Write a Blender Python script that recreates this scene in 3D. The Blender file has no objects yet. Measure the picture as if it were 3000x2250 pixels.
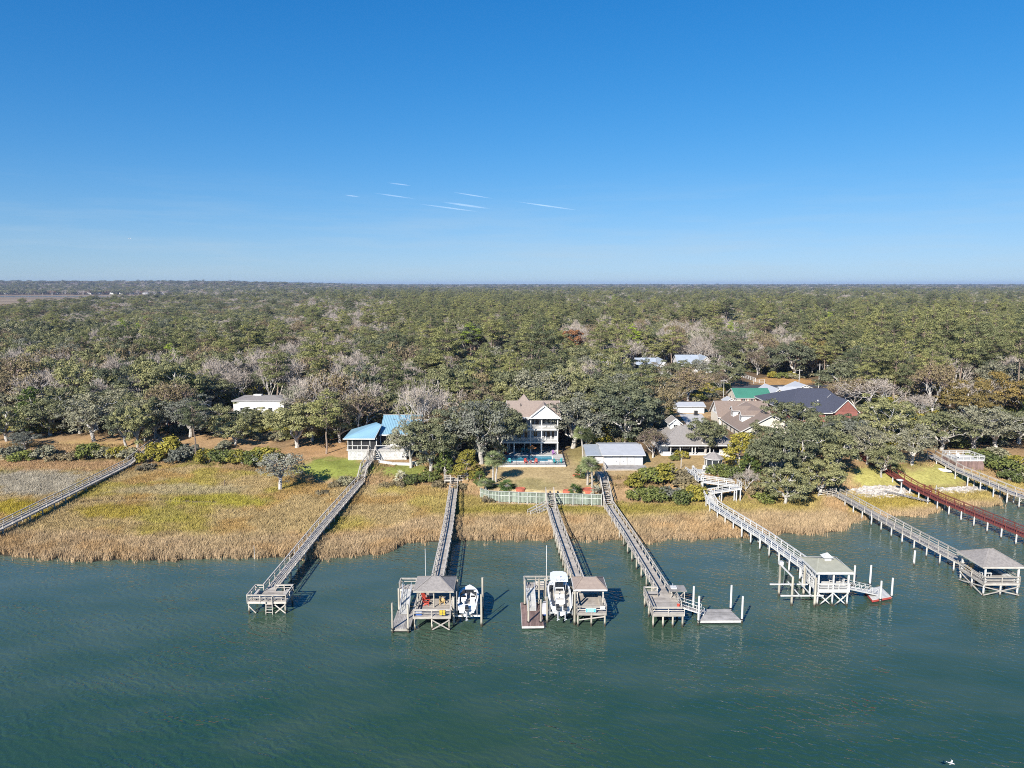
import bpy, math, random
import numpy as np
from mathutils import Matrix, Vector

# ------------------------------------------------------------------ camera
SC = bpy.context.scene
COL = SC.collection
FPX, CAM_H, PITCH = 2083.0, 44.0, math.radians(8.0)      # focal length in photo pixels, metres, radians
cam_d = bpy.data.cameras.new('camera')
cam = bpy.data.objects.new('camera', cam_d)
COL.objects.link(cam)
cam.location = (0, 0, CAM_H)
cam.rotation_euler = (math.radians(90) - PITCH, 0, 0)
cam_d.sensor_width = 36.0
cam_d.lens = 36.0 * FPX / 3000.0
cam_d.clip_start = 0.5
cam_d.clip_end = 120000
SC.camera = cam

# ------------------------------------------------------------------ world, sun, exposure
SUN_EL, SUN_SHADOW_AZ = math.radians(32.5), math.radians(61)   # shadows run along +x turned 61 deg to +y
to_sun = Vector((-math.cos(SUN_SHADOW_AZ) * math.cos(SUN_EL), -math.sin(SUN_SHADOW_AZ) * math.cos(SUN_EL), math.sin(SUN_EL)))
W = bpy.data.worlds.new('World')
SC.world = W
W.use_nodes = True
nt = W.node_tree
bg = nt.nodes['Background']
sky = nt.nodes.new('ShaderNodeTexSky')
sky.sky_type = 'NISHITA'
sky.sun_disc = False
sky.sun_elevation = SUN_EL
sky.sun_rotation = math.atan2(to_sun.x, to_sun.y)
sky.altitude = 50
sky.air_density = 1.0
sky.dust_density = 0.0
sky.ozone_density = 8.0
hs = nt.nodes.new('ShaderNodeHueSaturation')
hs.inputs['Saturation'].default_value = 1.21
nt.links.new(sky.outputs[0], hs.inputs['Color'])
def vm(op, a, b):
    n_ = nt.nodes.new('ShaderNodeVectorMath'); n_.operation = op
    for i_, v_ in enumerate((a, b)):
        if hasattr(v_, 'is_output'):
            nt.links.new(v_, n_.inputs[i_])
        else:
            n_.inputs[i_].default_value = v_
    return n_.outputs[0]
# the hazy low sky is not much brighter than the blue above it: soft shoulder on the sky's radiance
soft = vm('ADD', (1, 1, 1), vm('MULTIPLY', hs.outputs[0], (0.16, 0.125, 0.105)))
clear = vm('DIVIDE', vm('MULTIPLY', hs.outputs[0], (1.02, 1.18, 1.42)), soft)
# thin high cloud all round the lower sky
tcw = nt.nodes.new('ShaderNodeTexCoord')
sepw = nt.nodes.new('ShaderNodeSeparateXYZ'); nt.links.new(tcw.outputs['Generated'], sepw.inputs[0])
mpw = nt.nodes.new('ShaderNodeMapping'); mpw.inputs['Scale'].default_value = (2.2, 2.2, 26); nt.links.new(tcw.outputs['Generated'], mpw.inputs['Vector'])
nzw = nt.nodes.new('ShaderNodeTexNoise'); nzw.inputs['Scale'].default_value = 2.0; nzw.inputs['Detail'].default_value = 7; nzw.inputs['Roughness'].default_value = .62; nt.links.new(mpw.outputs[0], nzw.inputs['Vector'])
def rngw(v_, a_, b_, c_, d_):
    q_ = nt.nodes.new('ShaderNodeMapRange'); q_.inputs[1].default_value = a_; q_.inputs[2].default_value = b_; q_.inputs[3].default_value = c_; q_.inputs[4].default_value = d_
    nt.links.new(v_, q_.inputs[0]); return q_.outputs[0]
mulw = nt.nodes.new('ShaderNodeMath'); mulw.operation = 'MULTIPLY'
nt.links.new(rngw(nzw.outputs['Fac'], .46, .74, 0, .42), mulw.inputs[0]); nt.links.new(rngw(sepw.outputs['Z'], .02, .15, 1, 0), mulw.inputs[1])
mixw = nt.nodes.new('ShaderNodeMix'); mixw.data_type = 'RGBA'; mixw.inputs[7].default_value = (3.6, 4.6, 5.4, 1)
nt.links.new(mulw.outputs[0], mixw.inputs[0]); nt.links.new(clear, mixw.inputs[6]); nt.links.new(mixw.outputs[2], bg.inputs['Color'])
bg.inputs['Strength'].default_value = 0.085
sun_d = bpy.data.lights.new('sun', 'SUN')
sun_d.energy = 4.7
sun_d.angle = math.radians(0.53)
sun_d.color = (1.0, 0.95, 0.87)
sun = bpy.data.objects.new('sun', sun_d)
COL.objects.link(sun)
sun.rotation_euler = to_sun.to_track_quat('Z', 'Y').to_euler()
sun.location = (-60, -80, 120)
SC.view_settings.view_transform = 'Standard'
SC.view_settings.look = 'None'
SC.view_settings.exposure = 0.75
SC.view_settings.gamma = 1.0
SC.render.engine = 'CYCLES'
SC.cycles.max_bounces = 5
SC.cycles.diffuse_bounces = 1
SC.cycles.glossy_bounces = 2
SC.cycles.transmission_bounces = 2
SC.cycles.transparent_max_bounces = 6
SC.cycles.volume_bounces = 0
SC.cycles.use_denoising = False
SC.cycles.denoising_prefilter = 'NONE'
SC.cycles.pixel_filter_type = 'BLACKMAN_HARRIS'
SC.cycles.filter_width = 1.0

# ------------------------------------------------------------------ pixel -> place helpers
CP, SP = math.cos(PITCH), math.sin(PITCH)

def gp(px, py, z):
    """the point at height z that photo pixel (px, py) looks at"""
    a, b = (px - 1500) / FPX, -(py - 1125) / FPX
    d = (a, CP + b * SP, -SP + b * CP)
    t = (z - CAM_H) / d[2]
    return Vector((d[0] * t, d[1] * t, z))

def to_px(X, Y, Z):
    dz = Z - CAM_H
    f = Y * CP - dz * SP
    u = Y * SP + dz * CP
    return 1500 + FPX * X / f, 1125 - FPX * u / f

rng = np.random.default_rng(7)
R = random.Random(11)

# ------------------------------------------------------------------ materials
MATS = {}

def new_mat(name):
    m = bpy.data.materials.new(name)
    m.use_nodes = True
    n = m.node_tree.nodes
    b = n['Principled BSDF']
    b.inputs['Specular IOR Level'].default_value = 0.25
    MATS[name] = m
    return m, m.node_tree, b

def mixc(t, fac, a, b, mode='MIX'):
    n = t.nodes.new('ShaderNodeMix')
    n.data_type = 'RGBA'
    n.blend_type = mode
    for sock, v in ((n.inputs[0], fac), (n.inputs[6], a), (n.inputs[7], b)):
        if hasattr(v, 'type') and hasattr(v, 'is_output'):
            t.links.new(v, sock)
        elif isinstance(v, (int, float)):
            sock.default_value = v
        else:
            sock.default_value = (*v, 1) if len(v) == 3 else v
    return n.outputs[2]

def mth(t, op, a, b=None, clamp=False):
    n = t.nodes.new('ShaderNodeMath')
    n.operation = op
    n.use_clamp = clamp
    for i, v in enumerate((a, b)):
        if v is None:
            continue
        if hasattr(v, 'is_output'):
            t.links.new(v, n.inputs[i])
        else:
            n.inputs[i].default_value = v
    return n.outputs[0]

def noise(t, scale, detail=3, rough=0.55, vec=None, stretch=None):
    n = t.nodes.new('ShaderNodeTexNoise')
    n.inputs['Scale'].default_value = scale
    n.inputs['Detail'].default_value = detail
    n.inputs['Roughness'].default_value = rough
    if vec is None:
        g = t.nodes.new('ShaderNodeNewGeometry')
        vec = g.outputs['Position']
    if stretch is not None:
        mp = t.nodes.new('ShaderNodeMapping')
        mp.inputs['Scale'].default_value = stretch
        t.links.new(vec, mp.inputs['Vector'])
        vec = mp.outputs[0]
    t.links.new(vec, n.inputs['Vector'])
    return n.outputs['Fac']

def ramp(t, fac, a, b):
    n = t.nodes.new('ShaderNodeMapRange')
    n.inputs['From Min'].default_value = a
    n.inputs['From Max'].default_value = b
    t.links.new(fac, n.inputs['Value'])
    return n.outputs[0]

def obj_random(t):
    return t.nodes.new('ShaderNodeObjectInfo').outputs['Random']

def bump(t, b, h, strength=0.4, dist=0.05):
    n = t.nodes.new('ShaderNodeBump')
    n.inputs['Strength'].default_value = strength
    n.inputs['Distance'].default_value = dist
    t.links.new(h, n.inputs['Height'])
    t.links.new(n.outputs[0], b.inputs['Normal'])

def surf(name, c, c2=None, rough=0.7, scale=1.5, var=0.25, grain=None, spec=0.25, metal=0.0):
    """a surface colour with blotches, a little per-piece variation and wear"""
    m, t, b = new_mat(name)
    c2 = c2 or tuple(v * 0.72 for v in c)
    f = noise(t, scale, 5, 0.65, stretch=grain)
    col = mixc(t, ramp(t, f, 0.35, 0.68), c, c2)
    r = mth(t, 'FRACT', mth(t, 'ADD', obj_random(t), t.nodes.new('ShaderNodeNewGeometry').outputs['Random Per Island']))
    col = mixc(t, 1.0, col, mixc(t, r, (1 - var,) * 3, (1 + var * 0.35,) * 3), 'MULTIPLY')
    t.links.new(col, b.inputs['Base Color'])
    b.inputs['Roughness'].default_value = rough
    b.inputs['Specular IOR Level'].default_value = spec
    b.inputs['Metallic'].default_value = metal
    bump(t, b, noise(t, scale * 9, 3), 0.25, 0.02)
    return m

surf('weathered_wood', (0.58, 0.53, 0.46), (0.37, 0.335, 0.29), 0.85, 1.1, 0.30, (1, 1, 3))
surf('grey_wood', (0.44, 0.41, 0.38), (0.27, 0.25, 0.23), 0.85, 1.1, 0.3, (1, 1, 3))
surf('old_decking', (0.51, 0.46, 0.40), (0.31, 0.275, 0.24), 0.85, 0.9, 0.25)
surf('plum_decking', (0.30, 0.20, 0.17), (0.20, 0.135, 0.12), 0.8, 1.0, 0.35)
surf('white_paint', (0.70, 0.685, 0.65), (0.52, 0.51, 0.48), 0.55, 0.8, 0.10)
surf('white_decking', (0.62, 0.61, 0.58), (0.46, 0.45, 0.42), 0.7, 0.8, 0.15)
surf('red_paint', (0.25, 0.068, 0.052), (0.165, 0.054, 0.044), 0.6, 0.8, 0.25)
surf('red_decking', (0.21, 0.066, 0.054), (0.22, 0.05, 0.04), 0.65, 0.8, 0.25)
surf('siding_white', (0.76, 0.76, 0.75), (0.70, 0.70, 0.70), 0.6, 0.4, 0.05)
surf('siding_grey', (0.56, 0.55, 0.55), (0.48, 0.47, 0.48), 0.6, 0.5, 0.05)
surf('siding_cream', (0.72, 0.66, 0.56), (0.64, 0.58, 0.49), 0.6, 0.5, 0.05)
surf('stucco', (0.78, 0.77, 0.74), (0.66, 0.65, 0.62), 0.85, 0.7, 0.03)
surf('block_wall', (0.66, 0.65, 0.62), (0.52, 0.51, 0.48), 0.9, 1.2, 0.18)
surf('brick_red', (0.34, 0.14, 0.11), (0.25, 0.10, 0.085), 0.85, 2.0, 0.1)
surf('metal_roof_blue', (0.27, 0.46, 0.56), (0.23, 0.40, 0.50), 0.35, 0.3, 0.05, spec=0.5)
surf('metal_roof_pale', (0.40, 0.44, 0.49), (0.33, 0.37, 0.42), 0.4, 0.3, 0.05, spec=0.5)
surf('roof_green', (0.065, 0.23, 0.16), (0.055, 0.19, 0.135), 0.5, 0.3, 0.05)
surf('roof_slate', (0.090, 0.095, 0.125), (0.060, 0.063, 0.085), 0.85, 3.0, 0.05)
surf('shingle_tan', (0.34, 0.27, 0.22), (0.27, 0.21, 0.175), 0.9, 2.2, 0.04)
surf('shingle_brown', (0.26, 0.20, 0.165), (0.21, 0.16, 0.13), 0.9, 2.2, 0.04)
surf('shingle_grey', (0.33, 0.30, 0.275), (0.225, 0.205, 0.19), 0.9, 3.0, 0.06)
surf('shingle_sage', (0.35, 0.345, 0.275), (0.29, 0.285, 0.225), 0.9, 1.6, 0.04)
surf('roof_grey', (0.46, 0.47, 0.49), (0.40, 0.41, 0.43), 0.7, 0.8, 0.03)
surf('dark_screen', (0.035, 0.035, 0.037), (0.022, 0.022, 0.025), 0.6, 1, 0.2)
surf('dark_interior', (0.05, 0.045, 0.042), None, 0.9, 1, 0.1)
surf('concrete', (0.55, 0.53, 0.50), (0.44, 0.42, 0.39), 0.9, 0.6, 0.05)
surf('asphalt', (0.085, 0.085, 0.092), (0.065, 0.065, 0.07), 0.9, 0.5, 0.02)
surf('black_metal', (0.025, 0.025, 0.027), None, 0.4, 1, 0.1)
surf('alloy', (0.72, 0.73, 0.74), (0.60, 0.61, 0.62), 0.35, 1, 0.05, spec=0.5, metal=0.4)
surf('gelcoat', (0.82, 0.82, 0.81), (0.76, 0.76, 0.75), 0.22, 0.5, 0.03, spec=0.5)
surf('deck_tan', (0.50, 0.46, 0.40), (0.42, 0.39, 0.34), 0.7, 2, 0.05)
surf('blue_hull', (0.05, 0.13, 0.42), None, 0.25, 1, 0.03, spec=0.5)
surf('black_cowl', (0.03, 0.03, 0.033), None, 0.25, 1, 0.03, spec=0.5)
surf('grey_cowl', (0.40, 0.40, 0.41), None, 0.3, 1, 0.03, spec=0.5)
surf('chair_red', (0.62, 0.085, 0.055), None, 0.5, 2, 0.1)
surf('chair_teal', (0.03, 0.33, 0.34), None, 0.5, 2, 0.1)
surf('chair_purple', (0.36, 0.15, 0.42), None, 0.5, 2, 0.1)
surf('canvas_orange', (0.75, 0.27, 0.09), None, 0.8, 2, 0.1)
surf('yellow_plastic', (0.70, 0.50, 0.06), None, 0.5, 2, 0.1)
surf('tan_plastic', (0.66, 0.46, 0.20), None, 0.5, 2, 0.1)
surf('teal_sign', (0.03, 0.47, 0.52), None, 0.5, 3, 0.0)
surf('sign_white', (0.8, 0.8, 0.8), None, 0.5, 3, 0.0)
surf('planter_red', (0.58, 0.17, 0.10), (0.45, 0.12, 0.07), 0.8, 1.5, 0.15)
surf('pine_bark', (0.34, 0.26, 0.20), (0.20, 0.15, 0.12), 0.95, 1.2, 0.2)
surf('oak_bark', (0.60, 0.565, 0.51), (0.36, 0.33, 0.295), 0.95, 1.5, 0.2)
surf('bare_bark', (0.62, 0.58, 0.53), (0.44, 0.40, 0.36), 0.95, 0.8, 0.35)
surf('bare_twig', (0.56, 0.485, 0.41), (0.40, 0.335, 0.28), 0.95, 0.5, 0.35)
surf('russet_twig', (0.46, 0.34, 0.29), (0.34, 0.25, 0.21), 0.95, 0.5, 0.3)
surf('palm_bark', (0.50, 0.46, 0.40), (0.33, 0.30, 0.26), 0.95, 2.5, 0.1)
surf('stone', (0.68, 0.62, 0.55), (0.42, 0.38, 0.34), 0.9, 1.1, 0.4)
surf('feather', (0.75, 0.74, 0.72), (0.5, 0.49, 0.48), 0.8, 6, 0.05)
surf('fender_red', (0.5, 0.09, 0.07), None, 0.5, 2, 0.1)
surf('far_wall', (0.7, 0.69, 0.67), None, 0.8, 0.1, 0.15)

def _piling(name, c1, c2):
    """round timber: wet and fouled up to the tide line, sun-bleached above"""
    m, t, b = new_mat(name)
    g = t.nodes.new('ShaderNodeNewGeometry')
    s = t.nodes.new('ShaderNodeSeparateXYZ')
    t.links.new(g.outputs['Position'], s.inputs[0])
    z = mth(t, 'ADD', s.outputs['Z'], mth(t, 'MULTIPLY', noise(t, 2.2, 4), 0.55))
    col = mixc(t, ramp(t, noise(t, 2.0, 4, stretch=(1, 1, .2)), 0.35, 0.7), c1, c2)
    col = mixc(t, 1.0, col, mixc(t, obj_random(t), (.75,) * 3, (1.05,) * 3), 'MULTIPLY')
    col = mixc(t, ramp(t, z, 0.55, 0.95), (0.055, 0.050, 0.035), col)
    t.links.new(col, b.inputs['Base Color'])
    b.inputs['Roughness'].default_value = 0.85
_piling('piling', (0.52, 0.47, 0.38), (0.33, 0.30, 0.24))
_piling('white_piling', (0.74, 0.73, 0.69), (0.52, 0.51, 0.46))

def _glass(name, c, rough=0.06):
    m, t, b = new_mat(name)
    b.inputs['Base Color'].default_value = (*c, 1)
    b.inputs['Roughness'].default_value = rough
    b.inputs['Specular IOR Level'].default_value = 0.5
_glass('glass', (0.022, 0.026, 0.032))
_glass('pool_tile_water', (0.08, 0.32, 0.44), 0.03)
_glass('tinted_screen', (0.05, 0.055, 0.06), 0.1)

def leaf_mat(name, c_dark, c_light, tint=(1, 1, 1), var=0.35):
    """foliage: per-tree tone, patches inside the crown and a little light through the leaf"""
    m, t, b = new_mat(name)
    n = t.nodes
    g = n.new('ShaderNodeNewGeometry')
    f = noise(t, 0.55, 3, 0.6)
    c_dark, c_light = tuple(min(v * 1.45, .5) for v in c_dark), tuple(min(v * 1.85, .6) for v in c_light)
    isl = g.outputs['Random Per Island']
    f2 = mth(t, 'ADD', mth(t, 'MULTIPLY', f, 0.75), mth(t, 'MULTIPLY', isl, 0.4))
    col = mixc(t, ramp(t, f2, 0.3, 0.85), c_dark, c_light)
    r = obj_random(t)
    col = mixc(t, 1.0, col, mixc(t, r, (1 - var, 1 - var * .9, 1 - var * .6), (1 + var, 1 + var * 0.75, 1 + var * 0.2)), 'MULTIPLY')
    t.links.new(col, b.inputs['Base Color'])
    b.inputs['Roughness'].default_value = 0.7
    b.inputs['Specular IOR Level'].default_value = 0.12
    tr = n.new('ShaderNodeBsdfTranslucent')
    t.links.new(mixc(t, 1.0, col, (1.1, 1.1, 0.6), 'MULTIPLY'), tr.inputs['Color'])
    mx = n.new('ShaderNodeMixShader')
    mx.inputs[0].default_value = 0.12
    out = n['Material Output']
    t.links.new(b.outputs[0], mx.inputs[1])
    t.links.new(tr.outputs[0], mx.inputs[2])
    t.links.new(mx.outputs[0], out.inputs['Surface'])
    return m

leaf_mat('leaf_oak', (0.062, 0.070, 0.034), (0.165, 0.168, 0.092), var=.45)
leaf_mat('leaf_oak_grey', (0.105, 0.105, 0.070), (0.19, 0.185, 0.130))
leaf_mat('leaf_pine', (0.060, 0.072, 0.029), (0.160, 0.162, 0.074), var=.42)
leaf_mat('leaf_pine_bright', (0.095, 0.135, 0.018), (0.19, 0.23, 0.035), var=0.15)
leaf_mat('leaf_cedar', (0.035, 0.055, 0.016), (0.085, 0.11, 0.033))
leaf_mat('leaf_gold', (0.105, 0.085, 0.030), (0.195, 0.140, 0.048), var=0.25)
leaf_mat('leaf_pale', (0.15, 0.145, 0.105), (0.20, 0.195, 0.15), var=.1)
leaf_mat('leaf_rust', (0.14, 0.065, 0.028), (0.23, 0.115, 0.052), var=0.2)
leaf_mat('leaf_brown', (0.095, 0.080, 0.045), (0.165, 0.135, 0.080), var=0.25)
leaf_mat('leaf_olive', (0.11, 0.105, 0.018), (0.22, 0.19, 0.04), var=0.2)
leaf_mat('leaf_shrub', (0.055, 0.07, 0.02), (0.13, 0.145, 0.045))
leaf_mat('leaf_palm', (0.085, 0.11, 0.045), (0.19, 0.21, 0.10), var=0.1)
leaf_mat('leaf_sago', (0.03, 0.055, 0.018), (0.08, 0.12, 0.035), var=0.1)
leaf_mat('leaf_reed', (0.30, 0.27, 0.15), (0.45, 0.40, 0.26), var=0.15)

def attr_mat(name, kind, attr, rough=0.9, isl=0.45):
    """colour carried by the plants themselves (point colours), with per-blade variation"""
    m, t, b = new_mat(name)
    a = t.nodes.new('ShaderNodeAttribute')
    a.attribute_type = kind
    a.attribute_name = attr
    g = t.nodes.new('ShaderNodeNewGeometry')
    col = mixc(t, 1.0, a.outputs['Color'], mixc(t, g.outputs['Random Per Island'], (1 - isl,) * 3, (1 + isl,) * 3), 'MULTIPLY')
    t.links.new(col, b.inputs['Base Color'])
    b.inputs['Roughness'].default_value = rough
    b.inputs['Specular IOR Level'].default_value = 0.1
    return m
attr_mat('marsh_blade', 'INSTANCER', 'tone')

# ------------------------------------------------------------------ mesh and object helpers
def mesh_np(name, v, f, mats=(), fm=None, smooth=False):
    """mesh from an (n,3) array and a list / (m,k) array of faces"""
    me = bpy.data.meshes.new(name)
    v = np.asarray(v, np.float32)
    if isinstance(f, np.ndarray):
        m_, k = f.shape
        me.vertices.add(len(v)); me.vertices.foreach_set('co', v.ravel())
        me.loops.add(m_ * k); me.loops.foreach_set('vertex_index', f.astype(np.int32).ravel())
        me.polygons.add(m_); me.polygons.foreach_set('loop_start', np.arange(0, m_ * k, k, dtype=np.int32))
        me.update(calc_edges=True)
    else:
        me.from_pydata([tuple(map(float, p)) for p in v], [], f)
    for m in mats:
        me.materials.append(MATS[m] if isinstance(m, str) else m)
    if fm is not None:
        me.polygons.foreach_set('material_index', np.asarray(fm, np.int32))
    if smooth:
        me.polygons.foreach_set('use_smooth', np.ones(len(me.polygons), bool))
    me.update()
    return me

class MB:
    """collects boxes, beams, tubes and free faces into one mesh"""
    def __init__(s):
        s.v, s.f = [], []
    def add(s, vs, fs):
        n = len(s.v)
        s.v += [tuple(p) for p in vs]
        s.f += [tuple(i + n for i in q) for q in fs]
        return s
    BF = ((0, 3, 2, 1), (4, 5, 6, 7), (0, 1, 5, 4), (1, 2, 6, 5), (2, 3, 7, 6), (3, 0, 4, 7))
    def box(s, x0, x1, y0, y1, z0, z1):
        return s.add([(x0, y0, z0), (x1, y0, z0), (x1, y1, z0), (x0, y1, z0), (x0, y0, z1), (x1, y0, z1), (x1, y1, z1), (x0, y1, z1)], MB.BF)
    def beam(s, p0, p1, w, h):
        M = beam_matrix(p0, p1, w, h)
        return s.add([M @ Vector(c) for c in UNIT], MB.BF)
    def tube(s, pts, radii, n=8, cap=True):
        pts = [Vector(p) for p in pts]
        rings = []
        for i, p in enumerate(pts):
            d = (pts[min(i + 1, len(pts) - 1)] - pts[max(i - 1, 0)]).normalized()
            a = d.cross(Vector((0.31, 0.9, 0.2))).normalized() if abs(d.z) > 0.9 else d.cross(Vector((0, 0, 1))).normalized()
            b = d.cross(a)
            r = radii[i] if hasattr(radii, '__len__') else radii
            rings.append([p + (a * math.cos(2 * math.pi * k / n) + b * math.sin(2 * math.pi * k / n)) * r for k in range(n)])
        vs = [q for r_ in rings for q in r_]
        fs = []
        for i in range(len(pts) - 1):
            for k in range(n):
                fs.append((i * n + k, i * n + (k + 1) % n, (i + 1) * n + (k + 1) % n, (i + 1) * n + k))
        if cap:
            fs.append(tuple(range(n))[::-1])
            fs.append(tuple((len(pts) - 1) * n + k for k in range(n)))
        return s.add(vs, fs)
    def lathe(s, prof, n=14, c=(0, 0, 0)):
        vs = [(c[0] + r * math.cos(2 * math.pi * k / n), c[1] + r * math.sin(2 * math.pi * k / n), c[2] + z) for r, z in prof for k in range(n)]
        fs = [(i * n + k, i * n + (k + 1) % n, (i + 1) * n + (k + 1) % n, (i + 1) * n + k) for i in range(len(prof) - 1) for k in range(n)]
        fs.append(tuple(range(n))[::-1]); fs.append(tuple((len(prof) - 1) * n + k for k in range(n)))
        return s.add(vs, fs)
    def prism(s, outline, z0, z1):
        n = len(outline)
        vs = [(x, y, z0) for x, y in outline] + [(x, y, z1) for x, y in outline]
        fs = [tuple(range(n))[::-1], tuple(range(n, 2 * n))] + [(i, (i + 1) % n, n + (i + 1) % n, n + i) for i in range(n)]
        return s.add(vs, fs)
    def mesh(s, name, mat, smooth=False):
        return mesh_np(name, np.array(s.v), s.f, (mat,), smooth=smooth)

UNIT = [(-.5, -.5, -.5), (.5, -.5, -.5), (.5, .5, -.5), (-.5, .5, -.5), (-.5, -.5, .5), (.5, -.5, .5), (.5, .5, .5), (-.5, .5, .5)]

def beam_matrix(p0, p1, w, h):
    p0, p1 = Vector(p0), Vector(p1)
    d = p1 - p0
    L = d.length or 1e-6
    x = d / L
    up = Vector((0, 0, 1)) if abs(x.z) < 0.98 else Vector((0, 1, 0))
    y = up.cross(x).normalized()
    z = x.cross(y)
    M = Matrix(((x.x * L, y.x * w, z.x * h, 0), (x.y * L, y.y * w, z.y * h, 0), (x.z * L, y.z * w, z.z * h, 0), (0, 0, 0, 1)))
    M.translation = (p0 + p1) / 2
    return M

_unit = {}
def unit_mesh(shape, mat):
    k = (shape, mat)
    if k not in _unit:
        if shape == 'box':
            _unit[k] = mesh_np('box', np.array(UNIT), [tuple(q) for q in MB.BF], (mat,))
        else:
            n = 12
            mb = MB().tube([(0, 0, -.5), (0, 0, .5)], [.52, .47], n)
            _unit[k] = mb.mesh('round', mat)
    return _unit[k]

def tag(o, label=None, cat=None, group=None, kind=None):
    for k, v in (('label', label), ('category', cat), ('group', group), ('kind', kind)):
        if v:
            o[k] = v
    return o

class T:
    """one thing: an Empty at its base; the methods add its parts in the thing's own coordinates"""
    def __init__(s, name, label=None, cat=None, loc=(0, 0, 0), rz=0.0, group=None, kind=None):
        s.o = bpy.data.objects.new(name, None)
        s.o.empty_display_size = 0.3
        COL.objects.link(s.o)
        s.o.location = loc
        s.o.rotation_euler = (0, 0, rz)
        tag(s.o, label, cat, group, kind)
    def put(s, name, me, M=None, parent=None):
        o = bpy.data.objects.new(name, me)
        COL.objects.link(o)
        M = M or Matrix.Identity(4)
        if parent is None:
            o.parent = s.o
        else:
            o.parent = parent
            o.matrix_parent_inverse = parent['_m'] if False else parent.matrix_basis.inverted()
        o.matrix_basis = M
        return o
    def beam(s, name, p0, p1, w, h, mat, parent=None):
        return s.put(name, unit_mesh('box', mat), beam_matrix(p0, p1, w, h), parent)
    def box(s, name, x0, x1, y0, y1, z0, z1, mat, parent=None):
        M = Matrix.Translation(((x0 + x1) / 2, (y0 + y1) / 2, (z0 + z1) / 2)) @ Matrix.Diagonal((x1 - x0, y1 - y0, z1 - z0, 1))
        return s.put(name, unit_mesh('box', mat), M, parent)
    def pole(s, name, p0, p1, d, mat, parent=None):
        p0, p1 = Vector(p0), Vector(p1)
        q = (p1 - p0)
        M = Matrix.Translation((p0 + p1) / 2) @ q.to_track_quat('Z', 'Y').to_matrix().to_4x4() @ Matrix.Diagonal((d, d, q.length, 1))
        return s.put(name, unit_mesh('round', mat), M, parent)
    def mesh(s, name, mb, mat, parent=None, smooth=False, kind=None):
        o = s.put(name, mb.mesh(name, mat, smooth), None, parent)
        if kind:
            o['kind'] = kind
        return o

def copy_thing(root, loc, rz=0.0, scale=None, label=None, group=None, cat=None):
    r = root.copy(); COL.objects.link(r)
    r.location = loc; r.rotation_euler = (0, 0, rz)
    if scale is not None:
        r.scale = scale if hasattr(scale, '__len__') else (scale,) * 3
    tag(r, label, cat, group)
    for ch in root.children:
        c = ch.copy(); COL.objects.link(c); c.parent = r
        for gch in ch.children:
            d = gch.copy(); COL.objects.link(d); d.parent = c
    return r

def single(name, me, label=None, cat=None, group=None, kind=None, loc=None):
    o = bpy.data.objects.new(name, me)
    COL.objects.link(o)
    if loc is not None:
        o.location = loc
    return tag(o, label, cat, group, kind)
# ================================================================== land and water
def vnoise(x, y, scale, seed=0):
    x = np.asarray(x, float) / scale + seed * 17.3
    y = np.asarray(y, float) / scale + seed * 31.7
    xi, yi = np.floor(x).astype(np.int64), np.floor(y).astype(np.int64)
    xf, yf = x - xi, y - yi
    def h(a, b):
        n = (a * 374761393 + b * 668265263 + seed * 1442695041) & 0x7fffffff
        n = ((n ^ (n >> 13)) * 1274126177) & 0x7fffffff
        return ((n ^ (n >> 16)) & 0xffff) / 65535.0
    u, v = xf * xf * (3 - 2 * xf), yf * yf * (3 - 2 * yf)
    return (h(xi, yi) * (1 - u) + h(xi + 1, yi) * u) * (1 - v) + (h(xi, yi + 1) * (1 - u) + h(xi + 1, yi + 1) * u) * v

def fbm(x, y, scale, seed=0):
    return 0.55 * vnoise(x, y, scale, seed) + 0.28 * vnoise(x, y, scale * .47, seed + 1) + 0.17 * vnoise(x, y, scale * .21, seed + 2)

def sstep(a, b, x):
    t = np.clip((np.asarray(x, float) - a) / (b - a), 0, 1)
    return t * t * (3 - 2 * t)

# waterline of the marsh, toe of the bank, width and height of the bank, along x
SHORE = np.array([(-600, 118), (-200, 113), (-84, 112.2), (-77, 110.5), (-70, 109.3), (-58, 109.8), (-43.4, 110.7), (-34, 110.5), (-27, 110.6), (-22.3, 111.0), (-20, 114), (-18.2, 117), (-10, 118.3),
                  (6, 118.8), (20, 118.2), (33.3, 118.6), (41, 120.3), (48.2, 120.6), (56, 121.5), (61, 124.5), (63, 128.5), (67.7, 130.8), (75, 131), (83.3, 133.6), (85, 137), (92, 137), (98.2, 137.2), (100, 142), (112, 146), (140, 150), (600, 160)])
TOE = np.array([(-600, 172), (-125, 168.5), (-90, 167), (-76, 164), (-53.5, 155), (-36, 146), (-18, 146.8), (-9, 140), (-5.5, 137.6), (17.4, 135.2), (20, 134.5), (37, 134.5), (50, 136), (62, 139), (80, 144), (95, 146.8), (111, 151), (140, 156), (600, 170)])
BANKW = np.array([(-600, 14), (-60, 13), (-40, 9), (-20, 9), (-9, 8), (-6.2, 5), (-5.3, .7), (17.2, .7), (18.2, 7), (30, 11), (60, 9), (80, 9), (600, 12)])
BANKH = np.array([(-600, 2.2), (-60, 2.2), (-38, 2.2), (-12, 2.4), (-5.4, 2.3), (17, 2.3), (20, 2.8), (50, 2.9), (70, 2.6), (110, 2.4), (600, 2.2)])

def fx(tab, x):
    return np.interp(x, tab[:, 0], tab[:, 1])

def shore_y(x):
    return fx(SHORE, x) + 1.6 * (fbm(x, x * 0 + 3, 5, 4) - .5) * 2 * np.where((np.asarray(x) > -20) & (np.asarray(x) < 20), .5, 1)

def in_inlet(x, y):
    u_ = -x / np.maximum(y, 1)
    near_ = np.maximum(1000 + (.72 - u_) / .216 * 950, 650)
    return sstep(-40, 20, y - near_) * (1 - sstep(2750, 2800, y + 90 * (vnoise(x, y * 0, 300, 5) - .5))) * sstep(.30, .36, u_)

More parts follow.
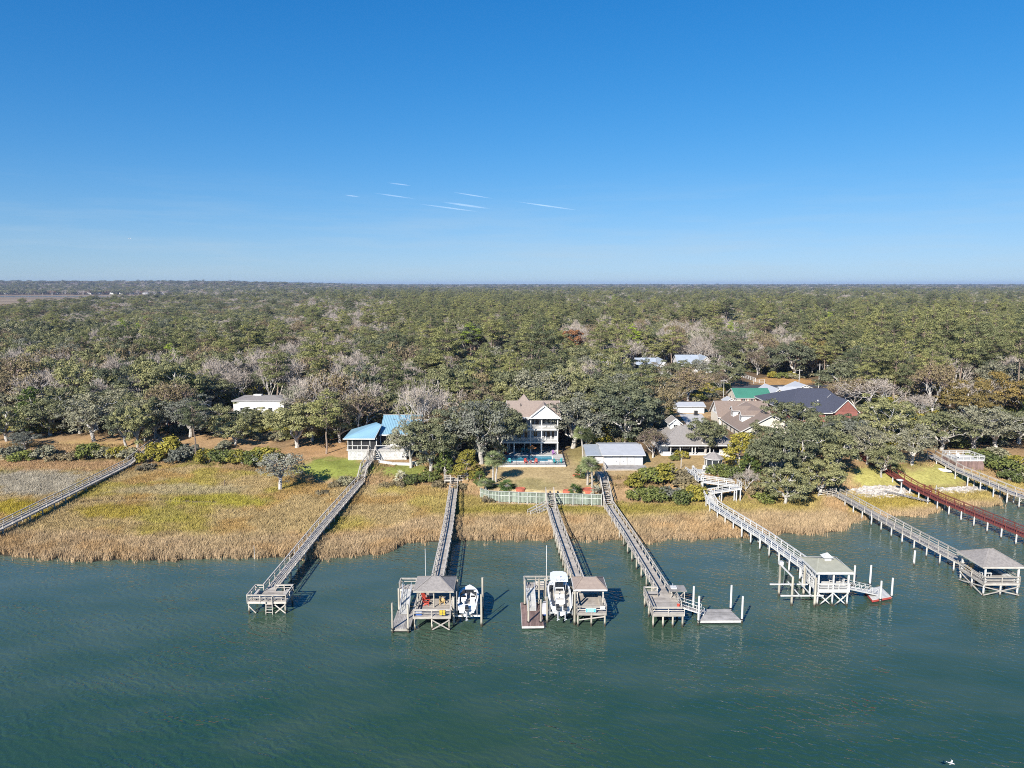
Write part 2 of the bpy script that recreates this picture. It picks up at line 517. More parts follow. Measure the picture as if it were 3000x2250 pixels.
def land(x, y):
    x, y = np.asarray(x, float), np.asarray(y, float)
    sy, ty = shore_y(x), fx(TOE, x)
    d = y - sy
    bed = -1.6 + 1.6 * sstep(-5, 0.0, d)
    marsh = bed + 0.25 * sstep(0, 3, d) + 0.75 * sstep(0.2, 1.0, d / np.maximum(ty - sy, 2))
    k = sstep(0, 1, (y - ty) / fx(BANKW, x))
    z = marsh + fx(BANKH, x) * k
    z = z + k * 1.1 * sstep(0, 45, y - ty)                      # gentle rise inland
    z = z + k * 0.5 * (fbm(x, y, 24, 9) - .5) * sstep(8, 30, y - ty)
    far = sstep(3000, 9000, y)
    z = z + 16 * far
    inlet = in_inlet(x, y)
    z = z * (1 - inlet) + 0.35 * inlet
    z = z - inlet * 1.2 * np.exp(-((y - 2560 + 60 * np.sin(x / 170)) / 60) ** 2)
    z = z + 40 * sstep(3000, 5200, y) * sstep(.12, .45, -x / np.maximum(y, 1))
    return z

def zat(x, y):
    return float(land(np.array([x]), np.array([y]))[0])

def on_land(px, py, z0=4.0):
    """where the photo pixel meets the ground"""
    z = z0
    for _ in range(12):
        p = gp(px, py, z)
        z = 0.5 * z + 0.5 * zat(p.x, p.y)
    p = gp(px, py, z)
    return Vector((p.x, p.y, zat(p.x, p.y)))

def blob(px, py, cx, cy, rx, ry, x=None, y=None, soft=.35, amp=.9):
    r = np.sqrt(((px - cx) / rx) ** 2 + ((py - cy) / ry) ** 2)
    if x is not None:
        r = r + amp * (fbm(x, y, 7, 21) - .5) + amp * .9 * (fbm(x, y, 2.0, 22) - .5)
    return 1 - sstep(1 - soft, 1 + soft, r)

def lerp3(c, m, col):
    m = np.clip(m, 0, 1)[:, None]
    return c * (1 - m) + np.array(col)[None] * m

def geo(a, b, n):
    return np.sign(a if a else b) * np.geomspace(abs(a), abs(b), n)

xs = np.concatenate([-np.geomspace(16000, 156, 34), np.arange(-150, 150.01, 0.8), np.geomspace(156, 16000, 34)])
ys = np.concatenate([[-400, -200, 0, 50, 80, 95], np.arange(100, 176, .7), np.arange(177, 300, 2.5), np.geomspace(304, 16000, 70)])
gx, gy = np.meshgrid(xs, ys)
gz = land(gx.ravel(), gy.ravel())
nx, ny = len(xs), len(ys)
idx = np.arange(nx * ny).reshape(ny, nx)
quads = np.stack([idx[:-1, :-1], idx[:-1, 1:], idx[1:, 1:], idx[1:, :-1]], -1).reshape(-1, 4)
gme = mesh_np('ground', np.stack([gx.ravel(), gy.ravel(), gz], 1), quads, smooth=True)
X, Y = gx.ravel(), gy.ravel()
PX, PY = to_px(X, np.maximum(Y, 30), gz)
n1 = fbm(X, Y, 9, 1)
n2 = fbm(X, Y, 2.6, 2)
c = np.tile(np.array([[.125, .088, .055]]), (len(X), 1))                         # forest floor
c = lerp3(c, sstep(.45, .7, n1) * .7, (.21, .14, .085))
d_toe = Y - fx(TOE, X)
open_ = (1 - sstep(14, 26, d_toe)) * sstep(-2, 2, d_toe)
c = lerp3(c, open_ * .8, (.34, .225, .12))                                      # straw-coloured open bank
c = lerp3(c, blob(PX, PY, 1610, 1395, 190, 62, X, Y), (.36, .27, .14))         # yard lawn, dry
c = lerp3(c, blob(PX, PY, 1560, 1420, 60, 18, X, Y) * .6, (.25, .22, .09))
c = lerp3(c, blob(PX, PY, 1700, 1330, 40, 30, X, Y) * .6, (.27, .23, .09))
c = lerp3(c, blob(PX, PY, 960, 1318, 110, 40, X, Y), (.35, .215, .11))
c = lerp3(c, blob(PX, PY, 985, 1372, 115, 28, X, Y, .25), (.185, .205, .048))     # green lawn by the blue-roofed house
c = lerp3(c, blob(PX, PY, 1190, 1382, 60, 16, X, Y, .25), (.175, .19, .05))
c = lerp3(c, blob(PX, PY, 2000, 1365, 190, 40, X, Y), (.33, .235, .115))
c = lerp3(c, blob(PX, PY, 2560, 1398, 75, 28, X, Y), (.33, .30, .095))
c = lerp3(c, blob(PX, PY, 2740, 1395, 115, 32, X, Y), (.34, .31, .10))
c = lerp3(c, blob(PX, PY, 560, 1290, 330, 22, X, Y), (.36, .235, .125))
c = lerp3(c, blob(PX, PY, 250, 1305, 120, 12, X, Y), (.34, .24, .10))
c = lerp3(c, blob(PX, PY, 2290, 1118, 90, 13, X, Y, .2), (.36, .21, .085))       # verge by the road
c = lerp3(c, blob(PX, PY, 2035, 1215, 60, 16, X, Y, .2), (.36, .24, .12))
toe_strip = np.exp(-((d_toe + 1.2) / 1.6) ** 2)
c = lerp3(c, toe_strip * sstep(.35, .6, n2) * .9, (.46, .35, .255))              # wrack and sand at the toe of the bank
c = lerp3(c, (1 - sstep(-4, -1, d_toe)), (.17, .135, .085))                      # marsh mud
c = lerp3(c, (1 - sstep(.0, 1.8, Y - shore_y(X))), (.07, .06, .045))
inl = in_inlet(X, Y)
c = lerp3(c, inl, (.30, .23, .16))
c = lerp3(c, inl * sstep(.5, .65, fbm(X, Y * 3, 260, 6)), (.22, .17, .125))
c = c * (1.0 + .5 * (n2 - .5))[:, None] * np.where((Y < 330) & (d_toe > -1), 1.32, 1.0)[:, None]
ca = gme.color_attributes.new('tone', 'FLOAT_COLOR', 'POINT')
ca.data.foreach_set('color', np.concatenate([c, np.ones((len(c), 1))], 1).astype(np.float32).ravel())
m, t, b = new_mat('ground')
a = t.nodes.new('ShaderNodeAttribute'); a.attribute_name = 'tone'
f = noise(t, 1.7, 6, .7)
col = mixc(t, 1.0, a.outputs['Color'], mixc(t, ramp(t, f, .3, .72), (.62, .60, .56), (1.28, 1.28, 1.26)), 'MULTIPLY')
col = mixc(t, mth(t, 'MULTIPLY', ramp(t, noise(t, .35, 4), .55, .7), .35), col, mixc(t, 1.0, col, (.62, .6, .5), 'MULTIPLY'))
t.links.new(col, b.inputs['Base Color'])
b.inputs['Roughness'].default_value = .95
b.inputs['Specular IOR Level'].default_value = .05
bump(t, b, noise(t, 3.5, 5, .7), .9, .15)
gme.materials.append(m)
single('ground', gme, kind='structure')

# water: an olive body under a rippled, sky-reflecting surface
m, t, b = new_mat('water')
f = noise(t, .018, 3, .5, stretch=(1, 1.6, 1))
f2 = noise(t, .07, 3, .5, stretch=(1, 2.2, 1))
col = mixc(t, ramp(t, f, .35, .65), (.019, .057, .035), (.029, .064, .031))
col = mixc(t, mth(t, 'MULTIPLY', ramp(t, f2, .45, .7), .35), col, (.036, .068, .042))
# silt stirred up over the shallows off the marsh
g0_ = t.nodes.new('ShaderNodeNewGeometry'); sx_ = t.nodes.new('ShaderNodeSeparateXYZ'); t.links.new(g0_.outputs['Position'], sx_.inputs[0])
silt = ramp(t, mth(t, 'ADD', sx_.outputs['Y'], mth(t, 'MULTIPLY', mth(t, 'SUBTRACT', f2, .5), 60)), 62, 122)
col = mixc(t, silt, col, (.080, .116, .086))
t.links.new(col, b.inputs['Base Color'])
b.inputs['IOR'].default_value = 1.333
b.inputs['Specular IOR Level'].default_value = .9
b.inputs['Roughness'].default_value = .03
rot = t.nodes.new('ShaderNodeMapping')
g = t.nodes.new('ShaderNodeNewGeometry')
t.links.new(g.outputs['Position'], rot.inputs['Vector'])
rot.inputs['Rotation'].default_value = (0, 0, math.radians(24))
def wavelets(length, turn, distort):
    mp = t.nodes.new('ShaderNodeMapping'); mp.inputs['Rotation'].default_value = (0, 0, math.radians(turn)); t.links.new(g.outputs['Position'], mp.inputs['Vector'])
    wv = t.nodes.new('ShaderNodeTexWave'); wv.wave_type = 'BANDS'; wv.bands_direction = 'Y'; wv.wave_profile = 'SIN'
    wv.inputs['Scale'].default_value = .314 / length; wv.inputs['Distortion'].default_value = distort
    wv.inputs['Detail'].default_value = 3; wv.inputs['Detail Scale'].default_value = 1.6; wv.inputs['Detail Roughness'].default_value = .6
    t.links.new(mp.outputs[0], wv.inputs['Vector'])
    return wv.outputs['Fac']
w1 = noise(t, .62, 3, .55, vec=rot.outputs[0], stretch=(.42, 1.5, 1))
w3 = noise(t, .045, 3, .55)
w4 = noise(t, .22, 2, .5, stretch=(.6, 1.2, 1))
amp = mth(t, 'MULTIPLY', mth(t, 'ADD', .30, mth(t, 'MULTIPLY', ramp(t, w3, .35, .65), .7)), mth(t, 'ADD', .35, mth(t, 'MULTIPLY', ramp(t, w4, .3, .7), .65)))
h = mth(t, 'ADD', mth(t, 'MULTIPLY', wavelets(1.15, 29, 9), .55), mth(t, 'MULTIPLY', wavelets(.72, 12, 8), .28))
h = mth(t, 'ADD', mth(t, 'MULTIPLY', h, amp), mth(t, 'MULTIPLY', w1, .42))
bn = t.nodes.new('ShaderNodeBump')
t.links.new(h, bn.inputs['Height'])
bn.inputs['Strength'].default_value = 1.0
bn.inputs['Distance'].default_value = .125
t.links.new(bn.outputs[0], b.inputs['Normal'])
wm = mesh_np('water', [(-15900, -395, 0), (15900, -395, 0), (15900, 6000, 0), (-15900, 6000, 0)], [(0, 1, 2, 3)], ('water',))
single('water', wm, kind='structure')

# ------------------------------------------------------------------ scattering of uncountable plants
def scatter(name, pts, rotz, scl, kind_i, protos, tone=None):
    """one object whose points carry plants (geometry nodes); protos stay outside the scene"""
    me = bpy.data.meshes.new(name)
    me.vertices.add(len(pts)); me.vertices.foreach_set('co', np.asarray(pts, np.float32).ravel())
    rv = np.zeros((len(pts), 3), np.float32); rv[:, 2] = rotz
    for nm, ty, dat in (('turn', 'FLOAT_VECTOR', rv), ('size', 'FLOAT_VECTOR', np.asarray(scl, np.float32)), ('sort', 'INT', np.asarray(kind_i, np.int32))):
        at = me.attributes.new(nm, ty, 'POINT')
        at.data.foreach_set('vector' if ty == 'FLOAT_VECTOR' else 'value', dat.ravel())
    if tone is not None:
        at = me.attributes.new('tone', 'FLOAT_COLOR', 'POINT')
        at.data.foreach_set('color', np.concatenate([tone, np.ones((len(tone), 1))], 1).astype(np.float32).ravel())
    o = bpy.data.objects.new(name, me)
    COL.objects.link(o)
    coll = bpy.data.collections.new(name + '_plants')
    for i, p in enumerate(protos):
        q = bpy.data.objects.new('%s_%02d' % (name, i), p)
        coll.objects.link(q)
    ng = bpy.data.node_groups.new(name, 'GeometryNodeTree')
    ng.interface.new_socket('Geometry', in_out='INPUT', socket_type='NodeSocketGeometry')
    ng.interface.new_socket('Geometry', in_out='OUTPUT', socket_type='NodeSocketGeometry')
    N, L = ng.nodes, ng.links
    i_, o_ = N.new('NodeGroupInput'), N.new('NodeGroupOutput')
    ci = N.new('GeometryNodeCollectionInfo')
    ci.inputs['Collection'].default_value = coll
    ci.inputs['Separate Children'].default_value = True
    ci.inputs['Reset Children'].default_value = True
    ip = N.new('GeometryNodeInstanceOnPoints')
    ip.inputs['Pick Instance'].default_value = True
    L.new(i_.outputs[0], ip.inputs['Points'])
    L.new(ci.outputs[0], ip.inputs['Instance'])
    for nm, ty, sk in (('turn', 'FLOAT_VECTOR', 'Rotation'), ('size', 'FLOAT_VECTOR', 'Scale'), ('sort', 'INT', 'Instance Index')):
        na = N.new('GeometryNodeInputNamedAttribute')
        na.data_type = ty
        na.inputs['Name'].default_value = nm
        L.new(na.outputs[0], ip.inputs[sk])
    L.new(ip.outputs[0], o_.inputs[0])
    md = o.modifiers.new('plants', 'NODES')
    md.node_group = ng
    return o

def tuft(seed, n=15, spread=.30, lean=.35, width=.045):
    r = np.random.default_rng(seed)
    vs, fs = [], []
    for i in range(n):
        a, rr = r.uniform(0, 6.28), spread * math.sqrt(r.uniform())
        x, y = rr * math.cos(a), rr * math.sin(a)
        h = r.uniform(.55, 1.1)
        la = r.uniform(0, 6.28)
        lx, ly = lean * h * r.uniform(.1, 1) * math.cos(la) + .10 * h, lean * h * r.uniform(.1, 1) * math.sin(la) + .05
        wa = r.uniform(0, 3.14)
        wx, wy = width / 2 * math.cos(wa), width / 2 * math.sin(wa)
        k = len(vs)
        vs += [(x - wx, y - wy, -.1), (x + wx, y + wy, -.1), (x + lx * .4 + wx * .8, y + ly * .4 + wy * .8, h * .6), (x + lx * .4 - wx * .8, y + ly * .4 - wy * .8, h * .6), (x + lx, y + ly, h)]
        fs += [(k, k + 1, k + 2, k + 3), (k + 3, k + 2, k + 4)]
    return mesh_np('tuft', vs, fs, ('marsh_blade',))

tufts = [tuft(s, lean=.55, spread=.36) for s in range(6)]

# marsh grass between waterline and bank
sp = .40
mx, my = np.meshgrid(np.arange(-150, 135, sp), np.arange(106, 175, sp))
mx = mx.ravel() + rng.uniform(-.3, .3, mx.size); my = my.ravel() + rng.uniform(-.3, .3, my.size)
sy, ty = shore_y(mx), fx(TOE, mx)
edge = 3.0 * (fbm(mx, my, 2.6, 30) - .5) - rng.exponential(.45, mx.size) * (rng.uniform(size=mx.size) < .5)
keep = (my > sy + edge) & (my < ty + 1.0 + 2.0 * (fbm(mx, my, 4, 31) - .4))
mpx, mpy = to_px(mx, my, .6)
keep &= (mpx > -160) & (mpx < 3200)
# riprap, trail and bare spots carry no grass
trail = np.abs(mpy - (1478 - 12 * np.exp(-((mpx - 380) / 180) ** 2) - .012 * (mpx - 380))) < 3.0
keep &= ~(trail & (mpx > 230) & (mpx < 640))
rip = (blob(mpx, mpy, 2585, 1442, 105, 17) > .5) | (blob(mpx, mpy, 2815, 1437, 80, 9) > .5)
keep &= ~rip
keep &= ~((mx > -6) & (mx < 18.5) & (my > ty - 2.2))
keep &= (fbm(mx, my, 6, 33) + .25 * rng.uniform(size=mx.size)) > .20
mx, my, mpx, mpy, sy, ty = (q[keep] for q in (mx, my, mpx, mpy, sy, ty))
mz = land(mx, my)
ds = my - sy
tan_, gold, olive, lime = (.46, .345, .235), (.37, .295, .11), (.27, .215, .075), (.36, .335, .055)
mc = np.tile(np.array([gold]), (len(mx), 1))
left = 1 - sstep(1150, 1400, mpx)
mc = lerp3(mc, left, (.45, .345, .19))
mc = lerp3(mc, left * sstep(.42, .62, fbm(mx, my, 11, 41)), (.40, .335, .10))
mc = lerp3(mc, left * sstep(.55, .7, fbm(mx, my, 8, 44)) * .8, (.43, .28, .115))
mc = lerp3(mc, blob(mpx, mpy, 640, 1472, 150, 18, mx, my, .3) * .85, lime)
mc = lerp3(mc, blob(mpx, mpy, 470, 1510, 90, 24, mx, my, .3) * .8, (.33, .30, .075))
mc = lerp3(mc, blob(mpx, mpy, 330, 1500, 120, 22, mx, my, .3) * .8, (.37, .30, .045))
mc = lerp3(mc, blob(mpx, mpy, 60, 1490, 90, 24, mx, my, .3), (.40, .32, .055))
mc = lerp3(mc, blob(mpx, mpy, 110, 1418, 160, 34, mx, my, .3), (.42, .385, .335))   # grey dead stand
mc = lerp3(mc, blob(mpx, mpy, 500, 1440, 200, 14, mx, my, .3) * .8, (.44, .385, .26))
mc = lerp3(mc, blob(mpx, mpy, 200, 1368, 300, 18, mx, my, .4), (.45, .30, .18))
mc = lerp3(mc, blob(mpx, mpy, 1650, 1500, 330, 13, mx, my, .4), (.30, .26, .068))
mc = lerp3(mc, blob(mpx, mpy, 2650, 1480, 160, 30, mx, my, .4), (.36, .285, .075))
tz = 1 - sstep(6.5, 13, ds + 5 * (fbm(mx, my, 9, 43) - .5) + np.where(mpx > 2480, 8, 0))
mc = lerp3(mc, tz * .9, tan_)
mc = lerp3(mc, tz * sstep(.5, .7, fbm(mx, my, 7, 47)) * .7, (.46, .30, .16))
mc = lerp3(mc, (1 - sstep(0, 2.2, ds)) * .6, (.40, .29, .20))
mc *= np.array([[.94, .90, .78]])
mc *= (0.62 + .60 * fbm(mx, my, 1.5, 45))[:, None] * (.75 + .5 * rng.uniform(size=(len(mx), 1)))
hgt = (.62 + .55 * tz + .25 * (fbm(mx, my, 6, 46) - .5)) * rng.uniform(.75, 1.25, len(mx))
hgt = np.where(blob(mpx, mpy, 2700, 1480, 260, 40) > .5, hgt * .8, hgt)
scl = np.stack([1.15 * np.ones_like(hgt), 1.15 * np.ones_like(hgt), hgt], 1)
mg = scatter('marsh_grass', np.stack([mx, my, mz], 1), rng.uniform(-.7, .7, len(mx)), scl, rng.integers(0, 6, len(mx)), tufts, mc)
tag(mg, 'tan and golden marsh grass along the waterline', 'marsh grass', kind='stuff')

# rough dry grass and weeds on the bank above the marsh
bx, by = np.meshgrid(np.arange(-150, 125, .55), np.arange(132, 185, .55))
bx = bx.ravel() + rng.uniform(-.4, .4, bx.size); by = by.ravel() + rng.uniform(-.4, .4, by.size)
dt = by - fx(TOE, bx)
bpx, bpy_ = to_px(bx, by, land(bx, by))
k = (dt > -.5) & (dt < 11) & (bpx > -150) & (bpx < 3150)
k &= ~((bx > -6.5) & (bx < 17.6))
lawns = np.maximum.reduce([blob(bpx, bpy_, 985, 1368, 125, 34), blob(bpx, bpy_, 1190, 1382, 60, 18), blob(bpx, bpy_, 2000, 1352, 190, 36), blob(bpx, bpy_, 2560, 1398, 85, 30), blob(bpx, bpy_, 2740, 1395, 125, 34), blob(bpx, bpy_, 2585, 1442, 105, 17), blob(bpx, bpy_, 2815, 1437, 80, 9)])
k &= (rng.uniform(size=bx.size) > lawns * 1.05) & (fbm(bx, by, 5, 51) > .40)
bx, by = bx[k], by[k]
bc = np.tile(np.array([(.38, .255, .135)]), (len(bx), 1))
bc = lerp3(bc, sstep(.45, .65, fbm(bx, by, 8, 52)), (.25, .18, .08))
bc = lerp3(bc, sstep(.55, .7, fbm(bx, by, 6, 53)), (.22, .20, .06))
bc *= (.7 + .6 * rng.uniform(size=(len(bx), 1)))
hh = rng.uniform(.3, .75, len(bx))
bgz = scatter('bank_grass', np.stack([bx, by, land(bx, by)], 1), rng.uniform(-3, 3, len(bx)), np.stack([hh * 1.5 + .4, hh * 1.5 + .4, hh], 1), rng.integers(0, 6, len(bx)), tufts, bc)
tag(bgz, 'dry straw-coloured weeds on the bank above the marsh', 'dry grass', kind='stuff')

# stones dumped along the right-hand shore
def stones(name, spots, label):
    mb_v, mb_f = [], []
    r = np.random.default_rng(5)
    base = np.array([(-1, -1, -1), (1, -1, -1), (1, 1, -1), (-1, 1, -1), (-.7, -.7, 1), (.7, -.7, 1), (.7, .7, 1), (-.7, .7, 1)], float) * .5
    for (p, s) in spots:
        q = base * np.array([s, s * r.uniform(.6, 1), s * r.uniform(.4, .7)]) + r.uniform(-.1, .1, (8, 3)) * s
        a = r.uniform(0, 3.14)
        q = q @ np.array([(math.cos(a), -math.sin(a), 0), (math.sin(a), math.cos(a), 0), (0, 0, 1)])
        n = len(mb_v)
        mb_v += list(q + np.array([p[0], p[1], p[2] + s * .12]))
        mb_f += [tuple(i + n for i in f_) for f_ in MB.BF]
    return single(name, mesh_np(name, np.array(mb_v), mb_f, ('stone',)), label, 'stones', kind='stuff')
st = []
for (cx, cy, rx, ry, n) in ((2585, 1442, 105, 18, 620), (2815, 1437, 80, 9, 300)):
    while n > 0:
        px, py = R.uniform(cx - rx, cx + rx), R.uniform(cy - ry, cy + ry)
        if ((px - cx) / rx) ** 2 + ((py - cy) / ry) ** 2 < 1:
            p = on_land(px, py, 2)
            st.append((p, R.uniform(.25, .75))); n -= 1
stones('riprap', st, 'pale stones strewn along the shore either side of the red pier')
# ================================================================== trees
class Tree:
    """collects wood tubes and leaf faces of one tree; wood and crown become separate meshes"""
    def __init__(s, seed):
        s.r = np.random.default_rng(seed)
        s.wood = MB()
        s.tv, s.tf = [], []          # twigs (thin ribbons)
        s.lv, s.lf, s.nl = [], [], 0
    def limb(s, p0, p1, r0, r1, sag=0.0, seg=4, n=5, wob=.12):
        p0, p1 = np.array(p0, float), np.array(p1, float)
        L = np.linalg.norm(p1 - p0)
        pts, rad = [], []
        for i in range(seg + 1):
            k = i / seg
            q = p0 + (p1 - p0) * k
            q = q + np.array([0, 0, sag * L * 4 * k * (1 - k)]) + (s.r.normal(size=3) * wob * L * .25 if 0 < i < seg else 0)
            pts.append(q); rad.append(r0 + (r1 - r0) * k)
        s.wood.tube(pts, rad, n, cap=False)
        return pts
    def twig(s, p0, p1, w0, w1):
        d = p1 - p0
        for ax in (np.array([.3, .5, .8]),):
            side = np.cross(d, s.r.normal(size=3)); side /= (np.linalg.norm(side) + 1e-9)
            k = len(s.tv)
            s.tv += [p0 - side * w0 / 2, p0 + side * w0 / 2, p1 + side * w1 / 2, p1 - side * w1 / 2]
            s.tf.append((k, k + 1, k + 2, k + 3))
    def clump(s, c, rad, n, size, flat=.7, up=.35, jit=.55, low=-.35, narrow=1.0):
        """n leaf sprays over an egg-shaped clump"""
        r = s.r
        d = r.normal(size=(n, 3)); d /= np.linalg.norm(d, axis=1)[:, None]
        d[:, 2] = np.where(d[:, 2] < low, -d[:, 2] * .6, d[:, 2])
        p = np.array(c)[None] + d * np.array([rad, rad, rad * flat])[None] * (r.uniform(.68, 1.08, (n, 1)))
        nn = d + np.array([0, 0, up])[None] + r.normal(size=(n, 3)) * jit
        nn /= np.linalg.norm(nn, axis=1)[:, None]
        a = np.cross(nn, r.normal(size=(n, 3))); a /= np.linalg.norm(a, axis=1)[:, None]
        b = np.cross(nn, a)
        sz = size * r.uniform(.6, 1.3, (n, 1))
        a, b = a * sz * .5, b * sz * .5 * narrow
        q = np.stack([p - a, p - b * .9 + a * .15, p + a, p + b * .9 - a * .15], 1).reshape(-1, 3)
        s.lv.append(q); s.nl += n
    def meshes(s, name, bark, leaf, twig=None):
        wv, wf, fm = np.array(s.wood.v).reshape(-1, 3), list(s.wood.f), [0] * len(s.wood.f)
        trunk = mesh_np(name + '_trunk', wv, wf, (bark,))
        if s.tv:
            n = 0
            crown = mesh_np(name + '_crown', np.array(s.tv), np.array(s.tf), (twig or bark,))
            if s.nl:
                lv = np.concatenate(s.lv)
                v = np.concatenate([np.array(s.tv), lv])
                f = np.concatenate([np.array(s.tf), np.arange(len(lv)).reshape(-1, 4) + len(s.tv)])
                crown = mesh_np(name + '_crown', v, f, (twig or bark, leaf), [0] * len(s.tf) + [1] * s.nl)
        else:
            lv = np.concatenate(s.lv)
            crown = mesh_np(name + '_crown', lv, np.arange(len(lv)).reshape(-1, 4), (leaf,))
        return trunk, crown

def joined(name, pair):
    """trunk and crown as one mesh for the far woods"""
    vs, fs, fm, mats, n = [], [], [], [], 0
    for me in pair:
        v = np.empty(len(me.vertices) * 3, np.float32); me.vertices.foreach_get('co', v)
        vs.append(v.reshape(-1, 3))
        k0 = len(mats)
        mats += list(me.materials)
        for p in me.polygons:
            fs.append(tuple(i + n for i in p.vertices)); fm.append(p.material_index + k0)
        n += len(me.vertices)
    return mesh_np(name, np.concatenate(vs), fs, mats, fm)

def make_oak(seed, leaf='leaf_oak', Rr=6.0, Hh=9.5, nc=80, nl=135, size=.30, bark='oak_bark', sparse=1.0, trunk_h=.2):
    """spreading evergreen oak: short trunk, long pale limbs, foliage in pads"""
    t = Tree(seed); r = t.r
    th = Hh * trunk_h
    t.limb((0, 0, -.6), (r.normal() * .2, r.normal() * .2, th), .42, .34, n=8, seg=3)
    tips = []
    nlimb = 7
    for i in range(nlimb):
        a = i * 2 * math.pi / nlimb + r.uniform(-.3, .3)
        el = r.uniform(.35, 1.15)
        L = Rr * r.uniform(.62, .85)
        e = np.array([math.cos(a) * L * math.cos(el) * 1.25, math.sin(a) * L * math.cos(el) * 1.25, th + Hh * .62 * math.sin(el)])
        pts = t.limb((0, 0, th * .9), e, .24, .09, sag=.06, seg=5, n=6, wob=.2)
        for j in range(4):
            q = pts[2 + j % 3]
            a2 = a + r.uniform(-1.1, 1.1)
            e2 = np.array(q) + np.array([math.cos(a2), math.sin(a2), r.uniform(.1, .9)]) * Rr * r.uniform(.25, .42)
            pp = t.limb(q, e2, .085, .03, seg=3, n=4, wob=.25)
            tips.append(e2)
            for _ in range(2):
                e3 = np.array(pp[2]) + r.normal(size=3) * Rr * .12 + np.array([0, 0, Rr * .1])
                t.limb(pp[2], e3, .035, .015, seg=2, n=3)
                tips.append(e3)
        tips.append(e)
    cz, rz = Hh * .47, Hh * .48
    for i in range(nc):
        if i < len(tips) and i % 2 == 0:
            c = np.array(tips[i]) + r.normal(size=3) * .4
        else:
            d = r.normal(size=3); d /= np.linalg.norm(d)
            d[2] = abs(d[2]) if r.uniform() < .64 else d[2] * .62
            lump = 1 + .16 * math.sin(3 * math.atan2(d[1], d[0]) + seed) + .10 * math.sin(5 * d[2] * 2 + seed * 2)
            k = r.uniform(.74, 1.0) * lump
            c = np.array([d[0] * Rr * k, d[1] * Rr * k, cz + d[2] * rz * k])
        rad = Rr * r.uniform(.13, .235)
        t.clump(c, rad, int(nl * sparse * (rad / (Rr * .18)) ** 1.7), size, flat=.62, up=.45, jit=.42)
    return t.meshes('oak', bark, leaf)

def make_pine(seed, leaf='leaf_pine', Hh=16.0, Rr=4.3, base=.42, nl=60, size=.36, bark='pine_bark'):
    """tall pine: bare trunk, foliage in flat tufted tiers"""
    t = Tree(seed); r = t.r
    lean = r.normal(size=2) * .5
    t.limb((0, 0, -.6), (lean[0], lean[1], Hh * .97), .27, .05, seg=6, n=7, wob=.03)
    zc, rz = Hh * (base + .52 * (1 - base)), Hh * (1 - base) * .52
    for i in range(46):
        d = r.normal(size=3); d /= np.linalg.norm(d)
        k = r.uniform(.45, 1.0)
        c = np.array([d[0] * Rr * k, d[1] * Rr * k, zc + d[2] * rz * k])
        zz = max(c[2] - .25 * Rr * r.uniform(.6, 1.4), Hh * base * .95) / Hh
        q = np.array([lean[0] * zz, lean[1] * zz, Hh * zz])
        t.limb(q, c, .055, .02, seg=3, n=3, sag=-.05)
        rad = r.uniform(.7, 1.35) * Rr / 3.8
        t.clump(c, rad, int(nl * (rad / .95) ** 1.7 * 1.25), size, flat=.5, up=.6, jit=.42, narrow=.6)
    t.clump((lean[0], lean[1], Hh), .7, nl, size, flat=1, narrow=.55)
    return t.meshes('pine', bark, leaf)

def make_bare(seed, Hh=11.0, spread=.62, twig='bare_twig', leaf=None, lv=5, wide=1.0):
    """leafless broadleaf: forking grey branches ending in a haze of twigs"""
    t = Tree(seed); r = t.r
    def grow(p, d, L, rad, k):
        e = p + d * L + r.normal(size=3) * L * .10
        if k >= 3:
            t.limb(p, e, rad, rad * .62, seg=3 if k > 4 else 2, n=6 if k > 4 else 4, wob=.2)
        else:
            t.twig(p, e, max(rad * 2.4, .05), max(rad * 1.4, .032))
        if k == 0:
            if leaf:
                t.clump(e, .35, 3, .30)
            return
        nb = r.integers(3, 5) if k > 1 else r.integers(2, 4)
        for i in range(nb):
            ax = r.normal(size=3); ax -= d * ax.dot(d); ax /= np.linalg.norm(ax)
            s_ = spread * r.uniform(.45, 1.25) * (1.15 if k < 4 else 1)
            d2 = d * math.cos(s_) + ax * math.sin(s_)
            d2 = d2 + np.array([d2[0] * (wide - 1), d2[1] * (wide - 1), .16]); d2 /= np.linalg.norm(d2)
            grow(p + (e - p) * r.uniform(.72, 1), d2, L * r.uniform(.58, .82), rad * .58, k - 1)
    t.limb((0, 0, -.6), (0, 0, Hh * .12), .30, .26, n=7, seg=2)
    for i in range(4):
        a = i * 1.57 + r.uniform(-.5, .5)
        d = np.array([math.cos(a) * .55 * wide, math.sin(a) * .55 * wide, 1]); d /= np.linalg.norm(d)
        grow(np.array([0, 0, Hh * .10]), d, Hh * .27, .15, lv)
    return t.meshes('bare', 'bare_bark', leaf, twig)

def make_shrub(seed, leaf='leaf_shrub', Rr=1.8, Hh=2.2, nc=26, nl=60, size=.24):
    t = Tree(seed); r = t.r
    for i in range(6):
        a = i + r.uniform(-.3, .3)
        t.limb((0, 0, -.3), (math.cos(a) * Rr * .6, math.sin(a) * Rr * .6, Hh * .7), .05, .02, seg=2, n=3)
    for i in range(nc):
        d = r.normal(size=3); d /= np.linalg.norm(d); d[2] = abs(d[2])
        k = r.uniform(.45, .95)
        t.clump((d[0] * Rr * k, d[1] * Rr * k, .25 * Hh + d[2] * Hh * .62 * k), Rr * r.uniform(.2, .34), nl, size, flat=.8, up=.4, low=-.8)
    return t.meshes('shrub', 'oak_bark', leaf)

